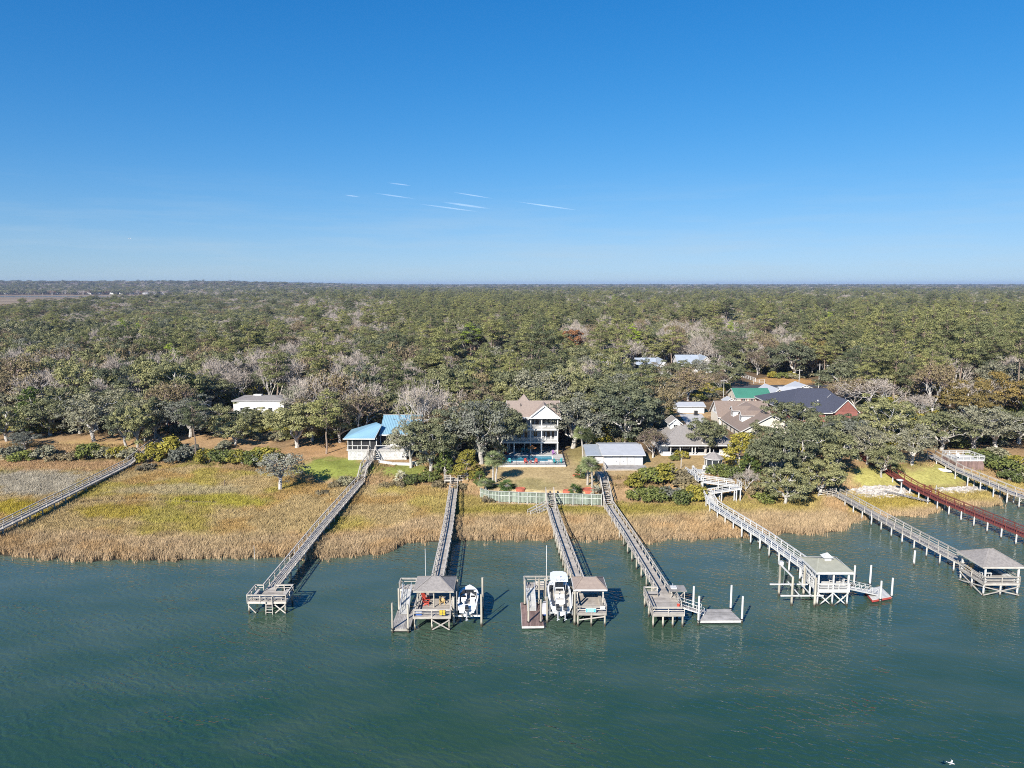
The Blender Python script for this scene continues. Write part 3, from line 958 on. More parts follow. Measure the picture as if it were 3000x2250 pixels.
def make_cedar(seed, leaf='leaf_cedar', Rr=2.8, Hh=7.5, nc=75, nl=60, size=.28):
    t = Tree(seed); r = t.r
    t.limb((0, 0, -.5), (0, 0, Hh * .9), .2, .04, n=6)
    for i in range(nc):
        k = r.uniform(.08, 1)
        rr = Rr * (1 - (k - .15) ** 2 * .9 if k > .15 else .9) * r.uniform(.45, 1.0)
        a = r.uniform(0, 6.28)
        c = (math.cos(a) * rr, math.sin(a) * rr, Hh * k)
        t.clump(c, Rr * r.uniform(.16, .28), nl, size, flat=.6, up=.45, low=-.7)
        if i % 5 == 0:
            t.limb((0, 0, Hh * k * .9), c, .05, .02, seg=2, n=3)
    return t.meshes('cedar', 'oak_bark', leaf)

def make_palm(seed, Hh=4.5, nf=52, fr=1.7, leaf='leaf_palm', bend=.25):
    """cabbage palm: round head of fan leaves on a rough trunk"""
    t = Tree(seed); r = t.r
    top = np.array([bend * r.uniform(.6, 1.2), bend * r.uniform(-.6, .6), Hh])
    if Hh > .6:
        pts = [np.array([0, 0, -.5]), top * .35 * np.array([.5, .5, 1]), top * .7 * np.array([.8, .8, 1]), top]
        t.wood.tube(pts, [.24, .19, .18, .21], 9)
    else:
        t.wood.tube([(0, 0, -.3), (0, 0, .35)], [.2, .16], 8)
    lv = []
    for i in range(nf):
        u = r.uniform(-.55, 1)
        a = i * 2.399 + r.uniform(-.2, .2)
        d = np.array([math.cos(a) * math.sqrt(max(0, 1 - u * u)), math.sin(a) * math.sqrt(max(0, 1 - u * u)), u])
        st = top + d * fr * r.uniform(.35, .7)
        t.wood.tube([top, st], [.025, .02], 3, cap=False)
        side = np.cross(d, (0, 0, 1)); side = side / (np.linalg.norm(side) + 1e-6)
        upv = np.cross(side, d)
        for j in range(11):
            b = -1.25 + 2.5 * j / 10
            e = st + (d * math.cos(b) + side * math.sin(b)) * fr * r.uniform(.62, .85) + np.array([0, 0, -.30 * fr * r.uniform(.4, 1)])
            w = (side * math.cos(b) - d * math.sin(b)) * .045 + upv * .02
            m_ = (st + e) / 2 + upv * .05
            lv.append(np.array([st, m_ + w, e, m_ - w]))
    t.lv = [np.concatenate(lv)]; t.nl = len(lv)
    return t.meshes('palm', 'palm_bark', leaf)

P = {}
P['oak'] = [make_oak(s) for s in (1, 2, 3, 4)]
P['oakgrey'] = [make_oak(s, 'leaf_oak_grey', sparse=.62, trunk_h=.24) for s in (11, 12, 13)]
P['pine'] = [make_pine(s, Hh=h, base=b_) for s, h, b_ in ((21, 16, .40), (22, 17.5, .48), (23, 15, .35), (24, 18.5, .55))]
P['bare'] = [make_bare(s, spread=q, wide=w) for s, q, w in ((31, .62, 1.0), (32, .72, 1.25), (33, .55, .9))]
P['russet'] = [make_bare(s, twig='russet_twig', spread=.66, leaf='leaf_brown') for s in (36, 37)]
P['pale'] = [make_oak(45, 'leaf_pale', Rr=5.2, Hh=9.5, sparse=.42, trunk_h=.34, bark='bare_bark')]
P['gold'] = [make_oak(41, 'leaf_gold', sparse=.75)]
P['rust'] = [make_oak(42, 'leaf_rust', sparse=.7, Rr=4.5, Hh=9)]
P['brown'] = [make_oak(43, 'leaf_brown', sparse=.7)]
P['cedar'] = [make_cedar(51), make_cedar(52, Rr=3.4, Hh=7)]
P['olive'] = [make_cedar(53, 'leaf_olive', Rr=3.2, Hh=6.5)]
P['bright'] = [make_pine(25, 'leaf_pine_bright', Hh=14, base=.3)]
P['shrub'] = [make_shrub(61), make_shrub(62, 'leaf_olive'), make_shrub(63, 'leaf_oak_grey', Rr=1.7, Hh=1.9), make_shrub(64, 'leaf_brown', Rr=1.5, Hh=1.4)]
P['palm'] = [make_palm(71), make_palm(72, Hh=5.2, bend=.5)]
P['sago'] = [make_palm(73, Hh=.4, nf=40, fr=1.4, leaf='leaf_sago')]
P['reed'] = [make_palm(74, Hh=.3, nf=30, fr=1.1, leaf='leaf_reed')]

KIND = dict(pale=('grey_tree', 'tree'), oak=('evergreen_oak', 'tree'), oakgrey=('evergreen_oak', 'tree'), pine=('pine_tree', 'tree'), bare=('bare_tree', 'tree'), russet=('bare_tree', 'tree'), gold=('golden_tree', 'tree'),
            rust=('rust_tree', 'tree'), brown=('brown_tree', 'tree'), cedar=('cedar_tree', 'tree'), olive=('cedar_tree', 'tree'), bright=('pine_tree', 'tree'), shrub=('shrub', 'shrub'),
            palm=('palm_tree', 'palm'), sago=('sago_palm', 'shrub'), reed=('reed_clump', 'reeds'))
NEAR = []                                        # (x, y, radius) of hand-placed plants

def plant(kind, var, p, label, sc=1.0, rz=None, group=None, sz=None):
    nm, cat = KIND[kind]
    tr, cr = P[kind][var % len(P[kind])]
    t = T(nm, label, cat, (p[0], p[1], p[2]), R.uniform(0, 6.28) if rz is None else rz, group)
    t.o.scale = (sc, sc, sz if sz else sc)
    low = kind in ('shrub', 'sago', 'reed')
    t.put('stem' if low else 'trunk', tr)
    t.put('foliage' if low else 'crown', cr)
    return t

def near(kind, var, px, py, label, sc=1.0, sz=None, z0=4.0, group=None, rz=None, r_=4.0):
    p = on_land(px, py, z0)
    if kind in ('oak', 'oakgrey', 'brown', 'russet') and px < 1900 and py < 1430:
        sc, sz = sc * 1.32, (sz or sc) * 1.2
    if kind == 'sago':
        sc, sz = sc * .62, (sz or sc) * .62
    NEAR.append((p.x, p.y, r_ * sc))
    return plant(kind, var, p, label, sc, rz, group, sz)

# ---- trees of the shoreline, left to right (base pixel, scale)
near('oak', 0, 20, 1292, 'dark oak standing at the left edge above the shrubs', .85)
near('oakgrey', 0, 75, 1316, 'small low oak in front of the left-hand woods', .45, .42)
near('oak', 1, 150, 1275, 'broad oak in the shade left of the forked oak', .9)
near('oakgrey', 1, 234, 1270, 'slender grey oak just left of the forked oak', .85)
near('oakgrey', 2, 278, 1292, 'forked oak with a stout pale trunk on the open bank', .95, 1.1)
near('oak', 2, 372, 1308, 'oak with a straight pale trunk left of the leftmost pier head', .62, 1.0)
near('oak', 3, 404, 1312, 'thin oak beside the head of the leftmost pier', .62, 1.05)
near('oakgrey', 0, 424, 1292, 'pale thin-stemmed oak right behind the leftmost pier head', .6, 1.0)
near('oak', 1, 455, 1282, 'oak shading the house behind the leftmost pier', .7, 1.0)
near('oakgrey', 2, 556, 1280, 'old oak with long sprawling pale limbs', 1.0, .95)
near('pine', 1, 576, 1347, 'lone pine rising from the shrubs in front of the sprawling oak', .85)
near('oak', 0, 640, 1275, 'round oak left of the white stucco building', .72, .75)
near('oak', 2, 690, 1305, 'low oak at the edge of the straw bank', .68, .66)
near('oak', 3, 770, 1262, 'dark bushy oak below the white stucco building', .55, .60)
near('oak', 1, 725, 1268, 'oak whose crown overlaps the left end of the white stucco building', .6, .62)
near('oak', 1, 868, 1311, 'wide oak with a white-lit trunk left of the blue-roofed house', 1.0, 1.0)
near('brown', 0, 915, 1292, 'brownish oak tucked behind the wide oak', .85, 1.0)
near('oak', 0, 996, 1296, 'oak overhanging the left end of the blue roof', .78, 1.0)
near('pale', 0, 822, 1438, 'lone grey-leaved tree standing in the marsh', .95, .93)
near('oakgrey', 0, 1203, 1370, 'pale oak leaning over the right end of the blue roof', .62, .95)
near('oak', 3, 1262, 1385, 'tall oak between the blue-roofed house and the gazebo pier', .82, 1.12)
near('russet', 0, 1320, 1305, 'pinkish-grey bare tree in the crown of oaks left of the white house', 1.05, 1.0)
near('oak', 2, 1330, 1345, 'dense oak in the middle of the clump left of the white house', .88, 1.02)
near('oak', 1, 1462, 1350, 'tallest dense oak covering the left side of the white house', .88, 1.22)
near('oak', 3, 1395, 1330, 'broad oak behind the pair of palms', .95, 1.15)
near('olive', 0, 1370, 1404, 'rusty olive cedar behind the gazebo pier landing', .95, .95)
near('cedar', 0, 1302, 1392, 'dark cedar at the foot of the oaks by the pier landing', .75, .8)
near('cedar', 1, 1405, 1420, 'low cedar bush beside the pair of palms', .45, .40)
near('palm', 0, 1444, 1413, 'left palm of the pair by the white house yard', 1.0, 1.12)
near('palm', 1, 1452, 1413, 'right palm of the pair by the white house yard', 1.0, .92)
near('palm', 0, 1424, 1436, 'short palm behind the left end of the green bulkhead', .85, .45)
near('sago', 0, 1484, 1430, 'large dark sago palm on the left of the yard lawn', 2.0, 1.6)
near('sago', 0, 1437, 1448, 'sago palm against the left end of the green bulkhead', 1.5, 1.4)
near('palm', 1, 1708, 1340, 'tall left palm between the white house and the garage', 1.0, 1.1)
near('palm', 0, 1716, 1334, 'tall right palm between the white house and the garage', .95, 1.15)
near('palm', 0, 1721, 1421, 'palm with an upright trunk by the red planting bed', 1.05, 1.02)
near('palm', 1, 1735, 1431, 'palm with a leaning trunk in the red planting bed', 1.1, .95)
near('cedar', 1, 1700, 1400, 'dark bush at the right side of the yard lawn', .42, .40)
near('sago', 0, 1688, 1440, 'dark sago palm on the right of the yard lawn', 1.7, 1.6)
near('reed', 0, 1746, 1440, 'pale spiky grass beside the red planting bed', 1.0, 1.1)
near('oak', 0, 1668, 1282, 'oak touching the right side of the white house', .85, 1.05)
near('oak', 2, 1745, 1275, 'oak behind the tall palms', .85, 1.0)
near('oak', 3, 1832, 1299, 'large oak with a pale trunk behind the garage roof', 1.0, 1.15)
near('brown', 0, 1905, 1268, 'olive-brown tree above the low porch house', .8, .9)
near('russet', 1, 1913, 1341, 'small bare reddish tree between the garage and the low porch house', .72, .72)
near('oak', 1, 2068, 1330, 'dense round oak in front of the low porch house', .80, .92)
near('olive', 0, 2168, 1374, 'yellow-olive cedar right of the screened gazebo', 1.25, 1.2)
near('cedar', 0, 2195, 1405, 'dark cedar behind the white switchback ramp', .8, .8)
near('bare', 0, 2185, 1440, 'twisted leafless tree right of the white switchback ramp', .55, .5)
for px, py, k, v, sc, sz, lb in ((2300, 1478, 'oak', 0, .80, .85, 'front oak whose crown hangs over the golden marsh'), (2395, 1455, 'oak', 2, .85, .9, 'front right oak above the head of the shelter pier'),
        (2265, 1415, 'oak', 1, .95, 1.15, 'left oak of the big thicket beside the switchback ramp'), (2340, 1395, 'oak', 3, 1.1, 1.3, 'tall middle oak of the big thicket'),
        (2440, 1400, 'oak', 1, .9, 1.1, 'right oak of the big thicket'), (2270, 1370, 'russet', 0, .75, .9, 'bare brown tree inside the left of the big thicket'), (2385, 1340, 'oak', 0, 1.1, 1.12, 'rear oak below the slate roof'),
        (2495, 1345, 'oakgrey', 1, 1.0, 1.0, 'pale oak behind the thicket near the red pier'), (2240, 1330, 'oak', 2, .8, .85, 'oak hiding the foot of the dormer house'), (2310, 1285, 'oak', 3, 1.15, 1.15, 'oak right of the dormer house'),
        (2542, 1362, 'oakgrey', 0, .65, 1.0, 'slim oak left of the red pier head'), (2582, 1397, 'oak', 2, .62, .85, 'oak with a pale trunk leaning against the red pier'), (2672, 1365, 'oakgrey', 2, .85, 1.0, 'leaning oak on the lawn right of the red pier'),
        (2760, 1320, 'oak', 1, 1.2, 1.05, 'oak behind the right-hand lawn'), (2850, 1316, 'oakgrey', 1, 1.3, 1.12, 'large twin-stemmed pale oak behind the white deck'), (2915, 1313, 'oakgrey', 0, 1.25, 1.0, 'spreading oak right of the twin-stemmed oak'),
        (2985, 1300, 'oak', 3, 1.25, 1.0, 'oak at the right edge above the shrubs'), (2472, 1302, 'oak', 1, .9, .86, 'oak hiding the wall below the brick gable'), (2600, 1310, 'oak', 0, 1.3, 1.3, 'oak above the head of the red pier')):
    near(k, v, px, py, lb, sc, sz)
near('gold', 0, 2830, 1240, 'golden-leaved tree right of the brick gable', 1.3, 1.3)
near('gold', 0, 2930, 1215, 'golden-leaved tree at the right edge of the woods', 1.4, 1.4)
near('rust', 0, 2720, 1175, 'small orange-red tree below the bare grey giant', .6, .6)
near('bare', 1, 2560, 1215, 'huge bare grey tree behind the slate roof', 1.7, 1.35)
near('bare', 0, 2690, 1235, 'bare pale tree between the brick gable and the golden trees', .9, .9)
near('rust', 0, 1672, 1040, 'single rusty orange tree in the middle of the woods', 1.8, 1.75)
near('bright', 0, 1380, 1040, 'single bright green pine in the middle of the woods', 1.7, 1.25)
near('rust', 0, 1832, 1130, 'pale orange tree left of the pale blue roofs', .75, .8)
near('bare', 2, 1098, 1235, 'white-limbed bare tree behind the blue roof', .85, .95)
near('bare', 1, 1560, 1195, 'bare grey tree rising behind the tan roof of the white house', 1.05, 1.0)

for px, py, k, v, sc, sz, lb in ((1868, 1112, 'oak', 0, .8, .8, 'oak hiding the foot of the left pale blue roof'), (1925, 1114, 'brown', 0, .8, .8, 'brown oak between the two pale blue roofs'), (1995, 1108, 'oak', 2, .85, .85, 'oak hiding the foot of the right pale blue roof'), (2050, 1108, 'oakgrey', 1, .8, .85, 'pale oak at the right end of the right pale blue roof'), (2110, 1150, 'russet', 1, .85, .8, 'bare pinkish tree left of the green-roofed cottage'), (2090, 1105, 'bare', 0, 1.0, .95, 'bare tree left of the white rail fence'), (1975, 1190, 'brown', 0, .8, .85, 'brown oak left of the long low white garage')):
    near(k, v, px, py, lb, sc, sz)
# ---- shrubs along the bank
SHR = [(40, 1345, 2, 1.3), (70, 1352, 0, 1.2), (130, 1345, 2, 1.3), (165, 1350, 3, 1.2), (215, 1345, 3, 1.4), (260, 1342, 0, 1.4), (300, 1340, 2, 1.3), (345, 1340, 1, 1.1), (378, 1345, 2, 1.1), (470, 1335, 1, 1.3),
       (440, 1355, 1, 1.3), (500, 1330, 1, 1.5), (530, 1352, 2, 1.4), (555, 1340, 2, 1.4), (610, 1355, 1, 1.2), (640, 1352, 0, 1.3), (680, 1352, 0, 1.4), (715, 1360, 1, 1.4), (745, 1360, 0, 1.5), (778, 1352, 1, 1.6), (655, 1318, 2, .9), (430, 1378, 3, 1.1),
       (985, 1428, 3, 1.0), (1010, 1422, 2, 1.0), (945, 1450, 3, .8), (1130, 1428, 3, .9), (1175, 1425, 3, 1.0), (1215, 1415, 0, 1.1), (1260, 1410, 0, 1.2), (1290, 1425, 3, 1.0), (1430, 1470, 3, .8), (1352, 1432, 3, .8),
       (1865, 1425, 1, 1.3), (1905, 1410, 0, 1.6), (1950, 1405, 1, 1.7), (1990, 1415, 3, 1.7), (2020, 1432, 3, 1.5), (1880, 1465, 0, 1.3), (1920, 1462, 0, 1.4), (1960, 1462, 2, 1.3), (2000, 1475, 0, 1.2), (2040, 1465, 1, 1.2), (1995, 1345, 1, .8), (1975, 1348, 0, .6),
       (2110, 1395, 0, 1.3), (2145, 1400, 0, 1.2), (2215, 1450, 3, 1.2), (2240, 1470, 0, 1.2), (2870, 1350, 0, 1.5), (2900, 1365, 0, 1.7), (2940, 1385, 0, 1.7), (2975, 1370, 1, 1.6), (2925, 1345, 2, 1.5), (2995, 1405, 2, 1.4), (2960, 1410, 0, 1.2)]
ANCH = ((120, 'at the far left of the marsh'), (380, 'left of the leftmost pier'), (560, 'right of the leftmost pier'), (800, 'between the lone pine and the green lawn'), (1060, 'left of the blue-roofed house pier'), (1300, 'left of the gazebo pier landing'), (1500, 'at the left end of the green bulkhead'), (2080, 'on the slope below the garage deck'), (2300, 'around the white switchback ramp'), (3100, 'on the slope beside the far right pier'))
SCOL = ('green', 'olive', 'grey-green', 'brown')
ORD_ = 'first second third fourth fifth sixth seventh eighth ninth tenth'.split()
shs = {}
for px, py, v, sc in SHR:
    shs.setdefault((v, next(w for x1, w in ANCH if px < x1)), []).append((px, py, sc))
for (v, where), lst in shs.items():
    lst.sort()
    for i, (px, py, sc) in enumerate(lst):
        sc *= 1.45 if px < 800 else 1.25
        lab = '%s %s shrub from the left %s' % (ORD_[i], SCOL[v], where) if len(lst) > 1 else '%s shrub %s' % (SCOL[v], where)
        near('shrub', v, px, py, lab, sc, sc * R.uniform(.75, 1.1), group='%s shrubs %s' % (SCOL[v], where) if len(lst) > 1 else None, r_=1.0)
near('reed', 0, 1170, 1412, 'pale pampas clump on the grass right of the blue-roofed house pier', 1.3, 1.9)
near('reed', 0, 18, 1348, 'spiky yucca clump at the far left of the bank', 1.1, 1.2)
near('reed', 0, 368, 1332, 'spiky yucca clump beside the leftmost pier', 1.1, 1.0)
near('reed', 0, 640, 1322, 'spiky yucca clump above the shrubs right of the lone pine', 1.2, 1.0)

# ---- the woods: a jittered grid, thinner with distance
# parts of buildings and openings the photo shows: (x0, x1, y0, y1, farthest y)
OPEN = [(2780, 2990, 1115, 1178, 208), (2470, 2640, 1068, 1150, 222), (1652, 1696, 948, 1000, 390), (1352, 1410, 940, 1000, 390), (712, 750, 1164, 1205, 216), (790, 832, 1164, 1200, 216), (1040, 1180, 1202, 1350, 166), (1540, 1636, 1168, 1360, 168), (1745, 1885, 1300, 1385, 160), (1930, 2030, 1262, 1345, 165), (1990, 2058, 1176, 1206, 225), (2000, 2060, 1208, 1262, 200), (1978, 2010, 1238, 1268, 175),
        (2108, 2235, 1172, 1270, 200), (2136, 2250, 1141, 1182, 236), (2240, 2335, 1136, 1180, 240), (2210, 2400, 1110, 1150, 285), (2175, 2245, 1095, 1128, 305), (2285, 2500, 1138, 1212, 216), (1852, 1950, 1042, 1062, 315), (1970, 2068, 1040, 1058, 330),
        (1638, 1672, 1230, 1330, 165), (880, 1020, 1285, 1345, 165), (200, 640, 1268, 1310, 190)]
# footprints that stay free of trees
FOOT = [(-88, -66, 208, 226), (-42, -22, 156, 176), (-6, 14, 150, 180), (15, 32, 148, 168), (32, 55, 148, 178), (52, 64, 198, 232), (56, 76, 174, 208), (72, 100, 222, 248), (78, 106, 196, 232), (84, 135, 262, 292), (54, 76, 296, 326), (72, 100, 306, 336), (140, 150, 325, 340), (-112, -86, 196, 214)]

def woods(y0, y1, sp, seed):
    r = np.random.default_rng(seed)
    w = .80 * y1 + 40
    gx_, gy_ = np.meshgrid(np.arange(-w, w, sp), np.arange(y0, y1, sp))
    x = gx_.ravel() + r.uniform(-.42, .42, gx_.size) * sp
    y = gy_.ravel() + r.uniform(-.42, .42, gx_.size) * sp
    k = (np.abs(x) < .80 * y + 30)
    return x[k], y[k]

KNAMES = [('oak', i) for i in range(4)] + [('oakgrey', i) for i in range(3)] + [('pine', i) for i in range(4)] + [('bare', i) for i in range(3)] + [('russet', i) for i in range(2)] + [('gold', 0), ('rust', 0), ('brown', 0), ('cedar', 0), ('bright', 0)]
KI = {k: i for i, k in enumerate(KNAMES)}
KH = dict(oak=9.5, oakgrey=9.5, pine=17, bare=11, russet=11, gold=9.5, rust=9, brown=9.5, cedar=7.5, bright=14)
allp = []
for y0, y1, sp, sc0, seed in ((160, 420, 8.2, 1.14, 1), (420, 800, 10.5, 1.30, 2), (800, 1900, 15, 1.65, 3), (1900, 4200, 26, 2.2, 4), (4200, 15500, 80, 4.6, 5)):
    x, y = woods(y0, y1, sp, seed)
    z = land(x, y)
    dt = y - fx(TOE, x)
    k = (dt > 16) & (z > 1.2)
    inlet = in_inlet(x, y) > .02
    k &= ~inlet
    x, y, z = x[k], y[k], z[k]
    for i in range(len(x)):
        allp.append((x[i], y[i], z[i], sc0))
A = np.array(allp)
n_p = fbm(A[:, 0], A[:, 1], 95, 61)
n_b = fbm(A[:, 0], A[:, 1], 48, 62)
apx, apy = to_px(A[:, 0], A[:, 1], A[:, 2] + 9)
r = np.random.default_rng(77)
u = r.uniform(size=len(A)); u2 = r.uniform(size=len(A))
p_pine = np.clip((n_p - .50) * 4, 0.04, .55)
p_pine = np.where((apx > 1180) & (apx < 1650) & (apy > 880) & (apy < 1110), np.maximum(p_pine, .62), p_pine)
p_pine = np.where((apx > 2350) & (apy > 950) & (apy < 1120), np.maximum(p_pine, .70), p_pine)
p_pine = np.where((apx < 900) & (apy > 1060), p_pine * .3, p_pine)
p_bare = np.clip((n_b - .45) * 4.5, .10, .80)
for cx, cy, rx, ry in ((130, 1100, 160, 40), (330, 1040, 110, 30), (1130, 1130, 130, 60), (1500, 1010, 200, 30), (1760, 1010, 130, 60), (2120, 1010, 190, 45), (2000, 970, 300, 20), (800, 1020, 60, 60), (620, 1060, 80, 40), (2750, 1130, 120, 25)):
    p_bare = np.where(((apx - cx) / rx) ** 2 + ((apy - cy) / ry) ** 2 < 1, np.maximum(p_bare, .62), p_bare)
kinds = []
for i in range(len(A)):
    if u[i] < p_pine[i] * (1 - .5 * p_bare[i]):
        kinds.append('pine')
    elif u2[i] < p_bare[i]:
        kinds.append('bare' if r.uniform() < .72 else 'russet')
    else:
        q = r.uniform()
        kinds.append('oak' if q < .74 else 'oakgrey' if q < .85 else 'brown' if q < .915 else 'cedar' if q < .965 else 'rust' if q < .975 else 'gold' if q < .982 else 'bright' if q < .99 else 'oak')
order = np.argsort(A[:, 1])
indiv, stuff = [], []
near_xy = np.array([(a, b_) for a, b_, _ in NEAR]); near_r = np.array([c_ for _, _, c_ in NEAR])
for i in order:
    x, y, z, sc0 = A[i]
    k = kinds[i]
    v = int(r.integers(0, len(P[k]))) if (k, 0) in KI else 0
    v = v % sum(1 for kk in KNAMES if kk[0] == k)
    sc = sc0 * r.uniform(.78, 1.18)
    if y < 420 and k in ('oak', 'oakgrey', 'brown', 'bare', 'russet'):
        sc *= 1.15
    sz = min(1.38, sc * 1.15) * r.uniform(.78, 1.30) * (1.06 if k in ('bare', 'russet', 'oak') else 1.0)
    if k in ('pine', 'bright'):
        sz *= .82 if x < 150 or y > 700 else .95
    if -x / y > .28 and 500 < y < 2000:
        sz *= .72
    if y > 4200:
        sz *= r.uniform(.8, 1.25)
    if any(a <= x <= b_ and c_ <= y <= d_ for a, b_, c_, d_ in FOOT):
        continue
    if y < 230 and len(near_xy) and np.any(np.hypot(near_xy[:, 0] - x, near_xy[:, 1] - y) < near_r * .85):
        continue
    if y < 420:
        h = KH[k] * sz
        rad = (3.8 if k == 'pine' else 5.5) * sc
        tx, ty_ = to_px(x, y, z + h)
        bx_, by_ = to_px(x, y, z)
        rp = rad * FPX / (y * CP) * .92
        if any(bx_ + rp > a and bx_ - rp < b_ and ty_ < d_ and by_ > c_ and y < lim for a, b_, c_, d_, lim in OPEN):
            continue
    rec = (k, v, x, y, z, sc, sz, r.uniform(0, 6.28))
    vis = abs(x) < .735 * (y * CP + 5.5)
    (indiv if (len(indiv) < 300 and vis) else stuff).append(rec)

ux, uy = woods(158, 330, 3.0, 91)
uz = land(ux, uy)
upx, upy = to_px(ux, uy, uz + 1.5)
uk = (uy - fx(TOE, ux) > 21) & (fbm(ux, uy, 14, 92) > .38)
for a, b_, c_, d_ in FOOT:
    uk &= ~((ux > a - 2) & (ux < b_ + 2) & (uy > c_ - 3) & (uy < d_ + 2))
for a, b_, c_, d_, lim in OPEN:
    uk &= ~((upx > a - 14) & (upx < b_ + 14) & (upy > c_ - 10) & (upy < d_ + 12))
for a, b_, c_, d_ in ((820, 1080, 1270, 1420), (1480, 1760, 1300, 1450), (1750, 2130, 1300, 1450), (2500, 2870, 1340, 1450), (180, 640, 1262, 1330)):
    uk &= ~((upx > a) & (upx < b_) & (upy > c_) & (upy < d_))
ux, uy, uz = ux[uk], uy[uk], uz[uk]
us = np.random.default_rng(93).uniform(.7, 1.7, len(ux))
ug = scatter('undergrowth', np.stack([ux, uy, uz], 1), us * 9, np.stack([us, us, us * .9], 1), np.random.default_rng(94).integers(0, 4, len(ux)), [joined('bush', q) for q in P['shrub']])
tag(ug, 'tangled undergrowth on the shaded floor of the woods', 'undergrowth', kind='stuff')

ZONES = ((220, 'at the far left'), (480, 'left of the sprawling oak'), (690, 'behind the sprawling oak'), (860, 'around the white stucco building'), (1040, 'left of the blue roof'), (1200, 'behind the blue-roofed house'), (1360, 'behind the gazebo pier'), (1500, 'left of the white house'), (1650, 'behind the white house'), (1800, 'behind the tall palms'), (1960, 'behind the garage'), (2120, 'behind the low porch house'), (2320, 'behind the dormer house'), (2520, 'around the slate roof'), (2700, 'behind the red pier'), (4000, 'behind the golden trees'))
KTXT = dict(oak='bushy green oak', oakgrey='pale grey-green oak', pine='tufted pine', bare='bare grey tree', russet='bare reddish-brown tree', gold='golden-leaved oak', rust='rusty orange tree', brown='olive-brown oak', cedar='dark green cedar', bright='bright green pine')
ORD = 'first second third fourth fifth sixth seventh eighth ninth tenth eleventh twelfth thirteenth fourteenth fifteenth'.split()
sets = {}
for q in indiv:
    px = to_px(q[2], q[3], q[4] + 8)[0]
    w = next(z_ for lim, z_ in ZONES if px < lim)
    row = 'front' if q[3] < 205 else 'middle' if q[3] < 245 else 'back'
    sets.setdefault((q[0], row, w), []).append((px, q))
for (k, row, w), lst in sets.items():
    lst.sort(key=lambda e: e[0])
    for i, (px, (k, v, x, y, z, sc, sz, rz)) in enumerate(lst):
        txt = '%s in the %s rows of the woods %s' % (KTXT[k], row, w)
        if len(lst) > 1:
            lab = '%s %s from left, %s rows of woods %s' % (ORD[min(i, 14)], KTXT[k], row, w)
        else:
            lab = txt
        plant(k, v, (x, y, z), lab, sc, rz, txt.replace(' in the', 's in the', 1) if len(lst) > 1 else None, sz)
S = stuff
forest = scatter('far_woods', np.array([(q[2], q[3], q[4]) for q in S]), np.array([q[7] for q in S]), np.array([(q[5], q[5], q[6]) for q in S]), [KI[(q[0], q[1])] for q in S], [joined('tree', P[k][v]) for k, v in KNAMES])
tag(forest, 'unbroken woods of oak, pine and bare trees reaching the horizon', 'woods', kind='stuff')
print('trees', len(indiv), len(S))
# ================================================================== piers and docks
def lerp(a, b, k):
    return Vector(a) + (Vector(b) - Vector(a)) * k

def planks(mb, p0, p1, w, pitch=.17, th=.05, stair=False):
    """deck boards laid across the run p0 -> p1"""
    p0, p1 = Vector(p0), Vector(p1)
    d = p1 - p0
    L = d.length
    h = Vector((d.x, d.y, 0)).normalized()
    side = Vector((-h.y, h.x, 0))
    n = max(1, int(round(abs(p1.z - p0.z) / .19)) if stair else int(L / pitch))
    for i in range(n):
        c = p0 + d * ((i + .5) / n)
        ww = w * (1 + R.uniform(-.012, .012))
        if stair:
            mb.beam(c - side * ww / 2, c + side * ww / 2, .30, .05)
        else:
            mb.beam(c - side * ww / 2 + Vector((0, 0, R.uniform(-.006, .006) - th / 2)), c + side * ww / 2 + Vector((0, 0, R.uniform(-.006, .006) - th / 2)), L / n * .90, th)

def railing(t, a, b, mat, h=1.0, sp=2.2, mids=2, post=.11, cap=.15, ends=(True, True), post_mat=None):
    """posts, cap rail and middle rails between two deck-edge points"""
    a, b = Vector(a), Vector(b)
    n = max(1, int(round((b - a).length / sp)))
    for i in range(n + 1):
        if (i == 0 and not ends[0]) or (i == n and not ends[1]):
            continue
        q = lerp(a, b, i / n)
        t.beam('post', q + Vector((0, 0, -.25)), q + Vector((0, 0, h - .02)), post, post, post_mat or mat)
    up = Vector((0, 0, h))
    t.beam('cap_rail', a + up, b + up, cap, .045, mat)
    for j in range(mids):
        k = Vector((0, 0, h * (.86 - .36 * j)))
        t.beam('rail', a + k, b + k, .045, .10, mat)

def bent(t, c, side, w, mat, zb=-1.2, brace=True, capm='weathered_wood', d=.26):
    """a pair of pilings with a cap beam under the deck at c"""
    g = zat(c.x, c.y)
    z0 = min(zb, g - .5) if g < .2 else g - .5
    for s in (-1, 1):
        q = c + side * s * (w / 2 - .12)
        t.pole('piling', (q.x, q.y, z0), (q.x, q.y, c.z - .18), d, mat)
    t.beam('cap_beam', c - side * w / 2 + Vector((0, 0, -.30)), c + side * w / 2 + Vector((0, 0, -.30)), .12, .22, capm)
    if brace:
        a0, a1 = c - side * (w / 2 - .1), c + side * (w / 2 - .1)
        lo = Vector((0, 0, -min(1.2, max(.5, c.z - max(g, 0) - .3))))
        t.beam('brace', a0 + lo, a1 + Vector((0, 0, -.25)), .05, .12, capm)

